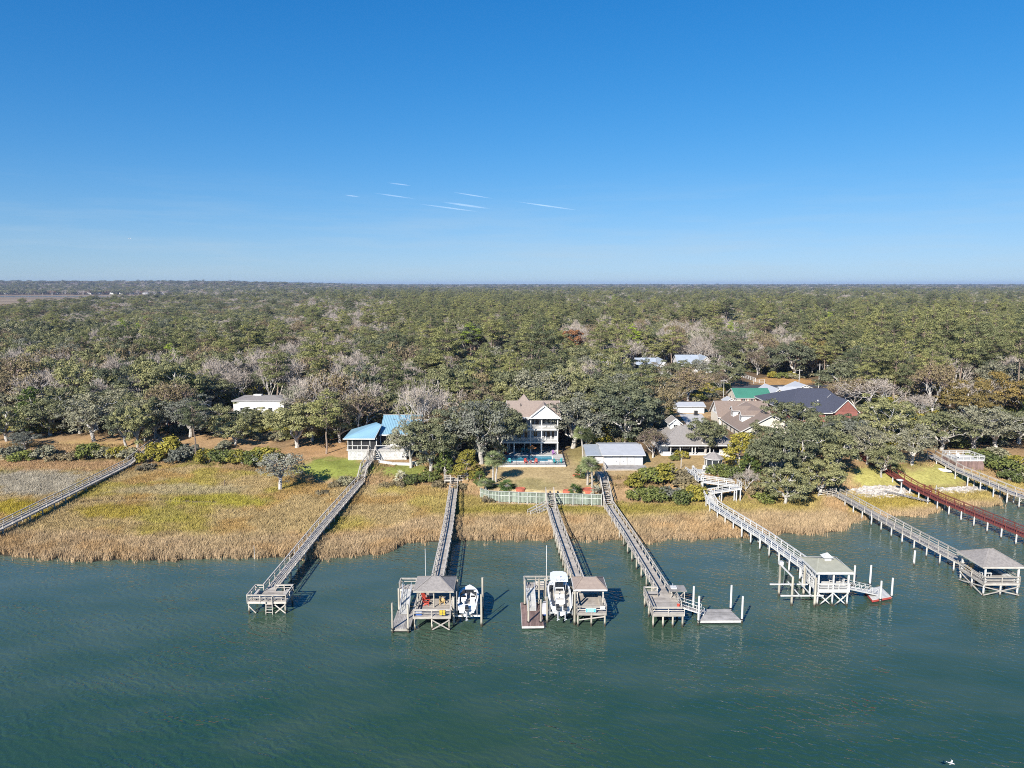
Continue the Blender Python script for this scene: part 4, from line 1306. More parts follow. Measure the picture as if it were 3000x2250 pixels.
def walkway(t, path, w=1.5, deck='old_decking', wood='weathered_wood', pile='piling', rails='LR', rail_h=1.0, mids=2, sp=3.0, brace=True, post_sp=2.2, stairs=(), skip_first=False, rail_mat=None, d=.26):
    rail_mat = rail_mat or wood
    for i in range(len(path) - 1):
        p0, p1 = Vector(path[i]), Vector(path[i + 1])
        dd = p1 - p0
        hdir = Vector((dd.x, dd.y, 0)).normalized()
        side = Vector((-hdir.y, hdir.x, 0))
        st = i in stairs
        mb = MB()
        planks(mb, p0, p1, w, stair=st)
        t.mesh('stair_treads' if st else 'decking', mb, deck, kind='stuff')
        for s in (-1, 1):
            o = side * s * (w / 2 - .06) + Vector((0, 0, -.17))
            t.beam('stringer', p0 + o, p1 + o, .06, .24, wood)
        n = max(1, int(round(dd.length / sp)))
        for j in range(0 if (i == 0 and not skip_first) else 1, n + 1):
            bent(t, lerp(p0, p1, j / n), side, w + .1, pile, brace=brace, capm=wood, d=d)
        for nm, s in (('L', 1), ('R', -1)):
            if nm in rails:
                o = side * s * (w / 2 + .03)
                railing(t, p0 + o, p1 + o, rail_mat, rail_h, post_sp, mids, ends=(i == 0, True))

def platform(t, x0, x1, y0, y1, z, deck='old_decking', wood='weathered_wood', pile='piling', nx=3, ny=3, along='x', piles=True, d=.26, skirt=.28):
    mb = MB()
    if along == 'x':
        planks(mb, (( x0 + x1) / 2, y0, z), ((x0 + x1) / 2, y1, z), x1 - x0)
    else:
        planks(mb, (x0, (y0 + y1) / 2, z), (x1, (y0 + y1) / 2, z), y1 - y0)
    t.mesh('decking', mb, deck, kind='stuff')
    zc = z - .05 - skirt / 2
    for a, b in (((x0, y0), (x1, y0)), ((x1, y0), (x1, y1)), ((x1, y1), (x0, y1)), ((x0, y1), (x0, y0))):
        t.beam('rim_joist', (*a, zc), (*b, zc), .06, skirt, wood)
    for i in range(1, 4):
        yy = y0 + (y1 - y0) * i / 4
        t.beam('joist', (x0 + .05, yy, zc), (x1 - .05, yy, zc), .05, skirt * .9, wood)
    if piles:
        for i in range(nx):
            for j in range(ny):
                q = (x0 + .15 + (x1 - x0 - .3) * i / (nx - 1), y0 + .15 + (y1 - y0 - .3) * j / (ny - 1))
                t.pole('piling', (*q, -1.3), (*q, z - .08), d, pile)

def xbrace(t, a, b, z0, z1, mat, w=.06, h=.15):
    a, b = Vector(a), Vector(b)
    t.beam('brace', (a.x, a.y, z0), (b.x, b.y, z1), w, h, mat)
    off = Vector((0, -.05, 0))
    t.beam('brace', Vector((a.x, a.y, z1)) + off, Vector((b.x, b.y, z0)) + off, w, h, mat)

def hip_roof(t, x0, x1, y0, y1, z, zr, mat, ridge=.0, ov=.35, trim='white_paint', name='roof', th=.12, axis='x'):
    """hip roof (ridge = length of the ridge; 0 gives a pyramid) with fascia boards and caps"""
    a0, a1, b0, b1 = x0 - ov, x1 + ov, y0 - ov, y1 + ov
    cx, cy = (a0 + a1) / 2, (b0 + b1) / 2
    r0, r1 = ((cx - ridge / 2, cy), (cx + ridge / 2, cy)) if axis == 'x' else ((cx, cy - ridge / 2), (cx, cy + ridge / 2))
    mb = MB()
    v = [(a0, b0, z), (a1, b0, z), (a1, b1, z), (a0, b1, z), (*r0, zr), (*r1, zr), (a0, b0, z - th), (a1, b0, z - th), (a1, b1, z - th), (a0, b1, z - th)]
    if axis == 'x':
        f = [(0, 1, 5, 4), (1, 2, 5), (2, 3, 4, 5), (3, 0, 4)]
    else:
        f = [(0, 1, 4), (1, 2, 5, 4), (2, 3, 5), (3, 0, 4, 5)]
    f += [(9, 8, 7, 6), (0, 6, 7, 1), (1, 7, 8, 2), (2, 8, 9, 3), (3, 9, 6, 0)]
    mb.add(v, f)
    ro = t.mesh(name, mb, mat)
    for p, q in (((a0, b0), (a1, b0)), ((a1, b0), (a1, b1)), ((a1, b1), (a0, b1)), ((a0, b1), (a0, b0))):
        t.beam('fascia', (*p, z - th / 2 - .02), (*q, z - th / 2 - .02), .06, th + .10, trim, ro)
    for c_, r_ in (((a0, b0), r0), ((a1, b0), r1 if axis == 'x' else r0), ((a1, b1), r1), ((a0, b1), r0 if axis == 'x' else r1)):
        t.beam('hip_cap', (*c_, z + .02), (*r_, zr + .02), .22, .04, mat, ro)
    return ro

def float_dock(name, label, corners, deck='grey_wood', wood='weathered_wood', piles=(), along_long=True, z=.5, pile_top=3.6, pile_mat='piling', group=None, d=.28, rub=None):
    """floating dock from four corners (front-left, front-right, back-right, back-left)"""
    C = [Vector((c[0], c[1], 0)) for c in corners]
    o = sum(C, Vector()) / 4
    t = T(name, label, 'floating dock', (o.x, o.y, 0), group=group)
    c = [q - o for q in C]
    up = Vector((0, 0, z))
    L = [(c[0] - c[3]).length, (c[1] - c[0]).length]
    n = int(L[1] / .2) if along_long else int(L[0] / .2)
    for i in range(n):
        k0, k1 = (i + .04) / n, (i + .96) / n
        if along_long:       # boards run front to back
            a0, a1, b0, b1 = lerp(c[0], c[1], k0), lerp(c[0], c[1], k1), lerp(c[3], c[2], k0), lerp(c[3], c[2], k1)
            t.beam('plank', (a0 + a1) / 2 + up, (b0 + b1) / 2 + up, (a1 - a0).length, .05, deck)
        else:
            a0, a1, b0, b1 = lerp(c[0], c[3], k0), lerp(c[0], c[3], k1), lerp(c[1], c[2], k0), lerp(c[1], c[2], k1)
            t.beam('plank', (a0 + a1) / 2 + up, (b0 + b1) / 2 + up, (a1 - a0).length, .05, deck)
    for a, b in zip(c, c[1:] + c[:1]):
        t.beam('rim', a + Vector((0, 0, z - .17)), b + Vector((0, 0, z - .17)), .07, .28, rub or wood)
    mb = MB()
    mb.prism([(q.x * .93, q.y * .93) for q in c], -.25, z - .30)
    t.mesh('float_billet', mb, 'black_cowl')
    for q in piles:
        top = q[2] if len(q) > 2 else pile_top
        t.pole('piling', (q[0] - o.x, q[1] - o.y, -1.5), (q[0] - o.x, q[1] - o.y, top), d, pile_mat)
        t.pole('pile_hoop', (q[0] - o.x, q[1] - o.y, z + .03), (q[0] - o.x, q[1] - o.y, z + .14), d + .16, 'black_metal')
    return t

def gangway(name, label, a, b, w=1.0, mat='alloy', deckm='white_decking', rails=True, truss=True, mesh_grid=False):
    a, b = Vector(a), Vector(b)
    t = T(name, label, 'gangway', (a.x, a.y, 0))
    o = Vector((a.x, a.y, 0))
    p0, p1 = a - o, b - o
    h = Vector((p1.x - p0.x, p1.y - p0.y, 0)).normalized()
    side = Vector((-h.y, h.x, 0))
    mb = MB(); planks(mb, p0, p1, w - .06, pitch=.22)
    t.mesh('tread', mb, deckm, kind='stuff')
    for s in (-1, 1):
        e = side * s * w / 2
        t.beam('side_beam', p0 + e, p1 + e, .06, .16, mat)
        if rails:
            up = Vector((0, 0, .95))
            t.beam('handrail', p0 + e + up, p1 + e + up, .05, .05, mat)
            t.beam('mid_rail', p0 + e + up * .5, p1 + e + up * .5, .035, .035, mat)
            n = max(2, int((p1 - p0).length / 1.0))
            for i in range(n + 1):
                q = lerp(p0, p1, i / n) + e
                t.beam('upright', q, q + up, .045, .045, mat)
                if truss and i < n:
                    q2 = lerp(p0, p1, (i + 1) / n) + e
                    t.beam('diagonal', q, q2 + up, .03, .03, mat)
    return t

def bench(t, x0, x1, y0, y1, z, mat, back=None):
    s = t.box('bench_seat', x0, x1, y0, y1, z + .42, z + .47, mat)
    for x in (x0 + .08, x1 - .08):
        t.box('bench_leg', x - .04, x + .04, y0 + .05, y1 - .05, z, z + .415, mat, s)
    return s

WW, V3 = 'weathered_wood', Vector

# ---- leftmost pier, running out of the frame
t = T('pier', 'long grey walkway slanting out of the left edge of the photo', 'pier', (-90, 150, 0))
def loc(t, pts):
    o = t.o.location
    return [V3(p) - o for p in pts]
class PT(T):
    """a pier: its parts are given in world coordinates"""
    def __init__(s, name, label, cat, at, **k):
        super().__init__(name, label, cat, at, **k)
        s.off = Matrix.Translation(-V3(at))
    def put(s, name, me, M=None, parent=None):
        M = s.off @ (M or Matrix.Identity(4))
        return super().put(name, me, M, parent)
bpy.data.objects.remove(t.o)

t = PT('pier', 'long grey walkway slanting out of the left edge of the photo', 'pier', (-90.5, 160, 0))
walkway(t, [(-89.2, 96, 1.9), (-89.3, 119, 1.9), (-90.5, 163, 1.95), (-92.4, 184, 3.9)], 1.5, 'old_decking', WW, brace=True, sp=3.6, post_sp=2.4)

# ---- pier of the blue-roofed house, with a bench platform and ladder
t = PT('pier', 'grey pier from the blue-roofed house to a railed platform with a swim ladder', 'pier', (-33, 130, 0))
walkway(t, [(-33.7, 93.9, 1.75), (-33.5, 119, 1.8), (-32.6, 149, 1.9)], 1.55, 'old_decking', WW, sp=3.4)
walkway(t, [(-32.6, 149, 1.9), (-32.5, 152.4, 4.0), (-32.3, 157.6, 4.4), (-32.4, 161.0, 6.1)], 1.5, 'old_decking', WW, sp=2.6, stairs=(0, 2), skip_first=True, brace=False)
platform(t, -35.6, -30.4, 90.6, 93.9, 1.75, 'old_decking', WW, nx=3, ny=2)
for a, b in (((-35.6, 90.6), (-30.4, 90.6)), ((-35.6, 90.6), (-35.6, 93.9)), ((-30.4, 90.6), (-30.4, 93.9)), ((-35.6, 93.9), (-34.5, 93.9)), ((-32.9, 93.9), (-30.4, 93.9))):
    railing(t, (*a, 1.75), (*b, 1.75), WW, .95, 1.6, 2)
bench(t, -35.3, -34.8, 91.0, 93.5, 1.75, WW); bench(t, -34.7, -31.0, 90.8, 91.25, 1.75, WW); bench(t, -31.2, -30.7, 91.4, 93.5, 1.75, WW)
lad = t.beam('ladder', (-33.1, 90.42, -.7), (-33.1, 90.42, 2.5), .09, .09, WW)
t.beam('ladder_side', (-32.2, 90.42, -.7), (-32.2, 90.42, 2.5), .09, .09, WW, lad)
for i in range(6):
    t.beam('rung', (-33.1, 90.42, -.1 + .38 * i), (-32.2, 90.42, -.1 + .38 * i), .05, .08, WW, lad)
xbrace(t, (-31.9, 90.6), (-30.5, 90.6), .1, 1.3, WW)
t.beam('brace', (-35.5, 90.6, 1.2), (-34.5, 90.6, .1), .06, .14, WW)

# ---- pier with the grey-roofed gazebo
t = PT('pier', 'pier with a grey shingled gazebo beside the blue and white boat', 'pier', (-11, 110, 0))
walkway(t, [(-10.6, 95.6, 1.9), (-11.1, 119, 1.9), (-12.1, 143.6, 1.95)], 1.55, 'old_decking', WW, sp=3.2)
walkway(t, [(-12.1, 143.6, 1.95), (-12.2, 146.4, 2.9)], 1.5, 'old_decking', WW, sp=3, stairs=(0,), skip_first=True)
platform(t, -14.4, -10.0, 146.5, 149.4, 2.9, 'old_decking', WW, nx=3, ny=2)
for a, b in (((-14.4, 146.5), (-13.0, 146.5)), ((-11.4, 146.5), (-10.0, 146.5)), ((-10.0, 146.5), (-10.0, 149.4)), ((-12.4, 149.4), (-10.0, 149.4)), ((-14.4, 146.5), (-14.4, 149.4))):
    railing(t, (*a, 2.9), (*b, 2.9), WW, .95, 1.3, 2)
walkway(t, [(-13.6, 149.4, 2.9), (-14.6, 154.5, 4.6)], 1.2, 'old_decking', WW, sp=3, stairs=(0,), skip_first=True, brace=False)
platform(t, -12.6, -7.9, 85.9, 95.6, 1.9, 'old_decking', WW, nx=3, ny=4)
platform(t, -15.7, -12.65, 94.2, 95.7, 1.9, 'old_decking', WW, nx=2, ny=2)
for a, b in (((-12.6, 85.9), (-7.9, 85.9)), ((-12.6, 85.9), (-12.6, 93.9)), ((-7.9, 85.9), (-7.9, 95.6)), ((-15.7, 95.7), (-11.4, 95.7)), ((-9.8, 95.7), (-7.9, 95.7)), ((-15.7, 94.2), (-15.7, 95.7))):
    railing(t, (*a, 1.9), (*b, 1.9), WW, .95, 2.1, 2)
for x in (-12.4, -8.1):
    for y in (88.5, 92.4):
        t.pole('roof_post', (x, y, 1.9), (x, y, 4.25), .18, 'piling')
t.pole('roof_post', (-10.25, 88.5, 1.9), (-10.25, 88.5, 4.25), .16, 'piling')
hip_roof(t, -12.6, -7.9, 88.4, 92.6, 4.3, 5.35, 'shingle_grey', 1.1, .3, WW)
xbrace(t, (-10.2, 85.85), (-8.0, 85.85), .15, 1.45, WW)
for x in (-12.5, -10.25):
    t.beam('splash_board', (x, 85.85, .9), (x + .05, 85.85, 1.5), .05, .2, WW)
t.pole('flag_pole', (-12.2, 95.7, 1.9), (-12.2, 95.7, 7.2), .09, 'white_paint')
float_dock('floating_dock', 'bare grey floating dock left of the grey-roofed gazebo', [(-15.4, 85.4), (-13.0, 85.4), (-13.0, 90.6), (-15.4, 90.6)], 'grey_wood', WW, [(-15.2, 85.3, 4.0), (-15.2, 90.6, 3.6), (-13.2, 85.3, 3.8)])
gangway('gangway', 'white gangway leading down to the floating dock left of the grey-roofed gazebo', (-14.6, 94.2, 1.9), (-14.3, 89.2, .62), 1.15)

# ---- pier with the tan-roofed shelter and the big boat
t = PT('pier', 'pier with a small tan-roofed shelter right of the twin-engine boat', 'pier', (8, 115, 0))
walkway(t, [(9.3, 96.3, 1.9), (8.0, 119, 1.9), (7.5, 130.2, 1.9)], 1.6, 'old_decking', WW, sp=2.4)
walkway(t, [(7.5, 130.2, 1.9), (7.4, 135.4, 3.5)], 1.5, 'old_decking', WW, sp=2.6, stairs=(0,), skip_first=True)
walkway(t, [(6.7, 131.0, 2.0), (3.2, 129.2, .8)], 1.1, 'white_decking', WW, sp=2.4, stairs=(0,), skip_first=True, brace=False)
platform(t, 1.7, 10.2, 94.6, 96.4, 1.9, 'old_decking', WW, nx=4, ny=2)
platform(t, 8.4, 12.2, 86.9, 94.6, 1.9, 'old_decking', WW, nx=3, ny=4)
for a, b in (((8.4, 86.9), (12.2, 86.9)), ((8.4, 86.9), (8.4, 93.8)), ((12.2, 86.9), (12.2, 94.6)), ((10.2, 94.6), (12.2, 94.6)), ((1.7, 96.4), (8.4, 96.4)), ((1.7, 94.6), (1.7, 96.4)), ((3.4, 94.6), (8.3, 94.6))):
    railing(t, (*a, 1.9), (*b, 1.9), WW, .95, 1.9, 2)
for x in (8.6, 12.0):
    for y in (89.0, 92.2):
        t.beam('roof_post', (x, y, 1.9), (x, y, 4.25), .16, .16, WW)
hip_roof(t, 8.4, 12.2, 88.9, 92.4, 4.3, 5.2, 'shingle_tan', 1.8, .3, 'white_paint')
bench(t, 8.8, 11.8, 92.2, 92.7, 1.9, WW); bench(t, 11.6, 12.0, 88.2, 91.6, 1.9, WW)
t.beam('brace', (8.7, 87.0, .9), (12.0, 87.0, 1.35), .06, .14, WW)
t.pole('flag_pole', (4.9, 96.4, 1.9), (4.9, 96.4, 7.4), .09, 'white_paint')
s = t.box('sign_board', 9.5, 10.85, 86.74, 86.78, 2.05, 2.62, 'sign_white')
t.box('sign_face', 9.56, 10.79, 86.725, 86.739, 2.10, 2.57, 'teal_sign', s)
for i, (a, b) in enumerate(((.12, .8), (.05, .9), (.16, .78), (.08, .88))):
    t.box('sign_lettering', 9.56 + 1.23 * a, 9.56 + 1.23 * b, 86.715, 86.724, 2.16 + .1 * i, 2.20 + .1 * i, 'sign_white', s)
t.box('notice_board', 11.35, 12.0, 86.74, 86.78, 2.45, 2.85, 'sign_white')
t = float_dock('floating_dock', 'plum-brown floating dock left of the twin-engine boat', [(1.3, 86.1), (4.1, 86.2), (3.9, 92.9), (1.2, 92.9)], 'plum_decking', 'white_decking',
           [(1.75, 92.3, 4.0), (2.15, 87.2, 3.5), (3.75, 87.2, 3.6), (3.7, 92.4, 4.2)])
gangway('gangway', 'white gangway leading down to the plum-brown floating dock', (2.5, 94.6, 1.9), (2.65, 90.2, .62), 1.15)

# ---- pier with the open platform
t = PT('pier', 'grey pier ending in an open railed platform with a built-in table', 'pier', (20, 112, 0))
walkway(t, [(20.75, 92.6, 1.9), (19.6, 115.4, 1.9), (18.5, 131.3, 1.9)], 1.6, 'old_decking', WW, sp=3.3)
walkway(t, [(18.5, 131.3, 1.9), (18.6, 139.7, 4.4), (18.4, 147.0, 4.6)], 1.5, 'old_decking', WW, sp=3.0, stairs=(0,), skip_first=True)
platform(t, 18.1, 22.2, 86.6, 92.8, 1.9, 'old_decking', WW, nx=4, ny=3)
for a, b in (((18.1, 86.6), (22.2, 86.6)), ((18.1, 86.6), (18.1, 92.8)), ((22.2, 88.2), (22.2, 92.8)), ((18.1, 92.8), (19.9, 92.8)), ((21.6, 92.8), (22.2, 92.8))):
    railing(t, (*a, 1.9), (*b, 1.9), WW, .95, 2.0, 3, post=.09)
bench(t, 18.35, 19.9, 91.6, 92.4, 1.9, WW); bench(t, 18.3, 18.75, 87.6, 91.2, 1.9, WW)
tb = t.box('table_top', 21.3, 23.6, 91.0, 92.9, 2.95, 3.03, 'grey_wood')
for x, y in ((21.5, 91.2), (23.3, 91.2), (23.3, 92.6)):
    t.beam('table_leg', (x, y, 1.5 if x > 22.3 else 1.9), (x, y, 2.94), .1, .1, WW, tb)
t.beam('table_brace', (22.2, 91.2, 1.7), (23.4, 91.2, 2.9), .08, .1, WW, tb)
t.box('wash_basin', 21.6, 22.4, 91.6, 92.4, 3.035, 3.20, 'white_paint', tb)
t.pole('tap', (22.0, 92.5, 3.03), (22.0, 92.5, 3.5), .06, 'alloy', tb)
float_dock('floating_dock', 'weathered floating dock on the right of the open platform', [(24.6, 87.6), (29.9, 87.7), (29.4, 90.9), (24.9, 90.9)], 'grey_wood', 'white_decking', [(24.3, 87.5, 3.9), (24.5, 91.0, 3.7), (29.6, 91.1, 3.8), (30.1, 87.9, 3.7)], along_long=False, pile_mat='white_piling')
gangway('gangway', 'short plank ramp from the open platform to its floating dock', (22.25, 89.4, 1.75), (25.4, 89.6, .62), 1.2, 'white_paint', 'grey_wood', truss=False)

# ---- white pier with switchback ramp and green-roofed gazebo
WP, WD, WPI = 'white_paint', 'white_decking', 'white_piling'
t = PT('pier', 'bright white pier with a switchback ramp and a sage-roofed gazebo', 'pier', (42, 115, 0))
walkway(t, [(44.2, 98.3, 2.3), (42.0, 113.6, 2.25), (38.3, 130.6, 2.25)], 1.6, WD, WP, WPI, sp=2.9, mids=3, post_sp=1.9)
walkway(t, [(38.3, 130.6, 2.25), (38.4, 136.2, 3.1)], 1.5, WD, WP, WPI, sp=2.7, mids=3, post_sp=1.6, skip_first=True)
walkway(t, [(38.4, 136.5, 3.1), (44.4, 136.9, 3.9)], 1.3, WD, WP, WPI, sp=3, mids=3, post_sp=1.5, rails='R', skip_first=True)
platform(t, 43.9, 45.4, 136.3, 139.3, 4.0, WD, WP, WPI, nx=2, ny=2)
railing(t, (45.4, 136.3, 4.0), (45.4, 139.3, 4.0), WP, 1.0, 1.5, 3)
walkway(t, [(44.4, 138.7, 4.05), (38.2, 138.7, 4.9)], 1.3, WD, WP, WPI, sp=3, mids=3, post_sp=1.5, skip_first=True)
walkway(t, [(38.1, 138.7, 4.9), (37.6, 147.2, 4.55)], 1.4, WD, WP, WPI, sp=3, mids=3, post_sp=1.6, skip_first=True, brace=False)
platform(t, 37.0, 42.0, 146.6, 149.0, 4.55, WD, WP, WPI, nx=3, ny=2, d=.18)
platform(t, 42.0, 46.4, 92.9, 98.3, 2.3, WD, WP, WPI, nx=3, ny=3)
for a, b in (((42.0, 92.9), (46.4, 92.9)), ((42.0, 92.9), (42.0, 98.3)), ((46.4, 94.6), (46.4, 98.3)), ((45.2, 98.3), (46.4, 98.3))):
    railing(t, (*a, 2.3), (*b, 2.3), WP, .95, 1.4, 3)
for x in (42.15, 44.2, 46.25):
    t.beam('roof_post', (x, 93.05, 2.3), (x, 93.05, 4.8), .2, .2, WP)
    t.beam('roof_post', (x, 97.6, 2.3), (x, 97.6, 4.8), .2, .2, WP)
ro = hip_roof(t, 42.0, 46.4, 93.0, 98.0, 4.95, 5.85, 'shingle_sage', 2.2, .35, WP, th=.2)
t.box('cupola', 43.75, 44.65, 95.0, 95.9, 5.5, 6.15, WP, ro)
mb = MB(); mb.add([(43.5, 94.75, 6.15), (44.9, 94.75, 6.15), (44.9, 96.15, 6.15), (43.5, 96.15, 6.15), (44.2, 95.45, 6.75)], [(0, 1, 4), (1, 2, 4), (2, 3, 4), (3, 0, 4), (3, 2, 1, 0)])
t.mesh('cupola_roof', mb, WP, ro)
w = t.box('back_wall', 42.1, 44.1, 97.3, 97.4, 2.3, 4.7, 'siding_white')
t.box('window_frame', 42.75, 43.9, 97.24, 97.298, 3.3, 4.4, WP, w); t.box('window_pane', 42.85, 43.8, 97.225, 97.238, 3.4, 4.3, 'glass', w)
t.box('window_bar', 43.30, 43.36, 97.212, 97.224, 3.4, 4.3, WP, w)
for i in range(9):
    t.beam('lattice', (41.93, 93.2 + .5 * i, 2.4), (41.93, 93.7 + .5 * i, 4.4), .03, .05, WP)
for a, b in ((42.1, 44.2), (44.2, 46.3)):
    xbrace(t, (a, 92.85), (b, 92.85), -.05, 1.9, WPI)
xbrace(t, (46.35, 93.2), (46.35, 97.8), .0, 1.9, WPI)
for i, (x, y) in enumerate(((44.9, 95.4), (45.8, 96.4))):
    c_ = t.box('rocking_chair', x - .28, x + .28, y - .25, y + .25, 2.7, 2.75, WP)
    t.beam('chair_back', (x, y + .25, 2.75), (x, y + .42, 3.5), .55, .05, WP, c_)
    for sx in (-.25, .25):
        t.beam('chair_leg', (x + sx, y - .2, 2.32), (x + sx, y - .2, 2.95), .05, .05, WP, c_); t.beam('rocker', (x + sx, y - .45, 2.34), (x + sx, y + .5, 2.34), .04, .05, WP, c_)
float_dock('floating_dock', 'small square floating dock with red edges beside the sage-roofed gazebo', [(50.1, 93.7), (53.3, 94.8), (53.5, 98.2), (50.6, 97.0)], 'white_decking', 'fender_red', [(51.3, 93.9, 3.2), (53.4, 94.9, 3.2), (50.0, 98.9, 3.4), (52.4, 99.0, 3.4)], pile_mat=WPI, rub='fender_red')
gangway('gangway', 'white trussed gangway from the sage-roofed gazebo down to its floating dock', (46.45, 94.0, 2.25), (51.3, 95.6, .62), 1.3, WP, WD)
t = PT('boat_lift', 'empty boat lift on tall pilings left of the sage-roofed gazebo', 'boat lift', (40, 94.5, 0))
for x, y, z in ((38.0, 96.1, 4.8), (38.6, 93.0, 4.2), (41.5, 96.1, 4.6), (41.6, 92.6, 4.2)):
    t.pole('piling', (x, y, -1.5), (x, y, z), .32, 'piling')
t.beam('lift_beam', (36.6, 96.0, 1.8), (42.0, 96.0, 1.8), .14, .18, WP); t.beam('lift_beam', (36.9, 92.7, 1.6), (42.8, 92.7, 1.6), .14, .18, WP)
t.beam('top_beam', (38.0, 96.1, 4.7), (38.6, 93.0, 4.1), .16, .16, WP); t.beam('top_beam', (41.5, 96.1, 4.4), (41.6, 92.6, 4.1), .16, .16, WP)
t.box('lift_motor', 37.75, 38.3, 95.75, 96.35, 4.7, 5.2, WP)
for x, y in ((38.4, 95.6), (41.5, 95.6), (38.7, 93.2), (41.5, 93.0)):
    t.beam('cable', (x, y, 1.8), (x, y, 4.2), .03, .03, 'alloy')
for x in (39.3, 40.9):
    t.beam('bunk', (x, 92.3, 1.85), (x, 96.4, 2.0), .12, .12, WP)

# ---- pier with the hip-roofed shelter on the right
t = PT('pier', 'pale pier crossing open water to a square hip-roofed shelter on the right', 'pier', (67, 118, 0))
walkway(t, [(69.0, 101.4, 2.0), (67.4, 116.7, 2.0), (66.1, 135.0, 2.0), (65.4, 139.0, 2.1)], 1.6, 'grey_wood', WW, 'white_piling', sp=3.2, brace=False)
walkway(t, [(65.4, 139.0, 2.1), (62.4, 140.2, 1.2)], 1.3, 'grey_wood', WW, 'white_piling', sp=3.2, stairs=(0,), brace=False, skip_first=True)
platform(t, 66.9, 72.0, 95.9, 101.4, 2.0, 'grey_wood', WW, 'white_piling', nx=3, ny=3)
for a, b in (((66.9, 95.9), (72.0, 95.9)), ((66.9, 95.9), (66.9, 101.4)), ((72.0, 95.9), (72.0, 101.4)), ((66.9, 101.4), (68.2, 101.4)), ((69.8, 101.4), (72.0, 101.4))):
    railing(t, (*a, 2.0), (*b, 2.0), WW, .95, 2.5, 2)
for x in (67.1, 71.8):
    for y in (96.1, 101.2):
        t.beam('roof_post', (x, y, 2.0), (x, y, 4.35), .2, .2, 'white_paint')
hip_roof(t, 66.9, 72.0, 96.1, 101.4, 4.45, 6.05, 'shingle_grey', .5, .4, WW)
for a, b in (((66.95, 95.85), (72.0, 95.85)), ((66.85, 96.0), (66.85, 101.3))):
    xbrace(t, a, b, .25, 1.5, WW)
bench(t, 67.5, 71.6, 96.3, 96.8, 2.0, 'white_paint'); bench(t, 71.3, 71.8, 97.0, 101.0, 2.0, 'white_paint')
t = PT('mooring_pile', 'single mooring pile standing left of the hip-roofed shelter', 'pile', (63.4, 107.1, 0))
t.pole('piling', (63.4, 107.1, -1.5), (63.4, 107.1, 2.4), .3, 'white_piling'); t.pole('pile_cap', (63.4, 107.1, 2.4), (63.4, 107.1, 2.5), .34, 'white_paint')

# ---- red pier
t = PT('pier', 'red-painted pier running off the right edge of the photo', 'pier', (84, 130, 0))
walkway(t, [(80.4, 160, 4.9), (82.1, 151, 3.6), (83.0, 142.5, 2.5), (83.9, 134.4, 2.2), (86.4, 116, 2.2), (88.2, 102, 2.2)], 1.7, 'red_decking', 'red_paint', 'white_piling', sp=3.1, brace=False, mids=2)
walkway(t, [(84.3, 140.4, 2.6), (85.9, 142.4, 1.9)], 1.0, 'red_decking', 'red_paint', 'white_piling', sp=3, stairs=(0,), brace=False, skip_first=True)
# ---- far right pier with white deck
t = PT('pier', 'far right grey pier on tall braced posts below the white deck', 'pier', (99, 142, 0))
walkway(t, [(96.9, 160.5, 4.9), (97.6, 151, 3.7), (100.4, 138.6, 2.6), (103.5, 122, 2.4)], 1.8, 'grey_wood', WW, 'white_piling', sp=3.0, mids=1)
t = PT('sun_deck', 'white railed deck on a brown boarded base beside the far right pier', 'deck', (102.5, 158, 3))
x0, x1, y0, y1, zz = 99.3, 105.6, 155.0, 160.2, 5.0
for i in range(20):
    k = x0 + (x1 - x0) * i / 20
    t.box('skirt_board', k + .01, k + .30, y0, y0 + .05, 2.6, zz - .06, 'plum_decking')
    k = y0 + (y1 - y0) * i / 20
    t.box('skirt_board', x0, x0 + .05, k + .06, k + .31, 2.6, zz - .06, 'plum_decking')
platform(t, x0, x1, y0, y1, zz, WD, WP, WPI, piles=False, skirt=.15)
for a, b in (((x0, y0), (x1, y0)), ((x1, y0), (x1, y1)), ((x0, y0), (x0, y1)), ((x0, y1), (x1, y1))):
    railing(t, (*a, zz), (*b, zz), WP, 1.0, 1.7, 3)

# ---- low broken boardwalk under the red pier and a lamp dish on a post
t = PT('boardwalk', 'short broken plank walk lying under the red pier', 'boardwalk', (80.2, 141, 0))
for i in range(16):
    k = i / 15
    c = V3((77.6 + 5.4 * k, 143.2 - 6.2 * k, 1.35 - .1 * k))
    t.beam('plank', c + V3((-.45, -.4, R.uniform(-.03, .03))), c + V3((.45, .4, R.uniform(-.03, .03))), .36, .05, 'grey_wood')
t.beam('stringer', (77.2, 143.1, 1.28), (82.6, 136.9, 1.15), .08, .12, 'grey_wood'); t.beam('stringer', (78.0, 143.5, 1.28), (83.3, 137.4, 1.15), .08, .12, 'grey_wood')
p = on_land(2639, 1446, 1)
t = PT('dish_on_post', 'white dish on a pale post beside the red pier', 'dish', p)
t.pole('post', p - V3((0, 0, .5)), p + V3((0, 0, 2.6)), .26, 'white_piling')
mb = MB(); mb.lathe([(.05, 0), (.35, .06), (.62, .2), (.68, .34), (.60, .30), (.3, .14), (.02, .1)], 16, (p.x - .45, p.y - .1, p.z + 2.65))
t.mesh('dish', mb, 'white_paint', smooth=True)
t.beam('arm', p + V3((0, 0, 2.3)), p + V3((-.45, -.1, 2.7)), .07, .07, 'white_paint')
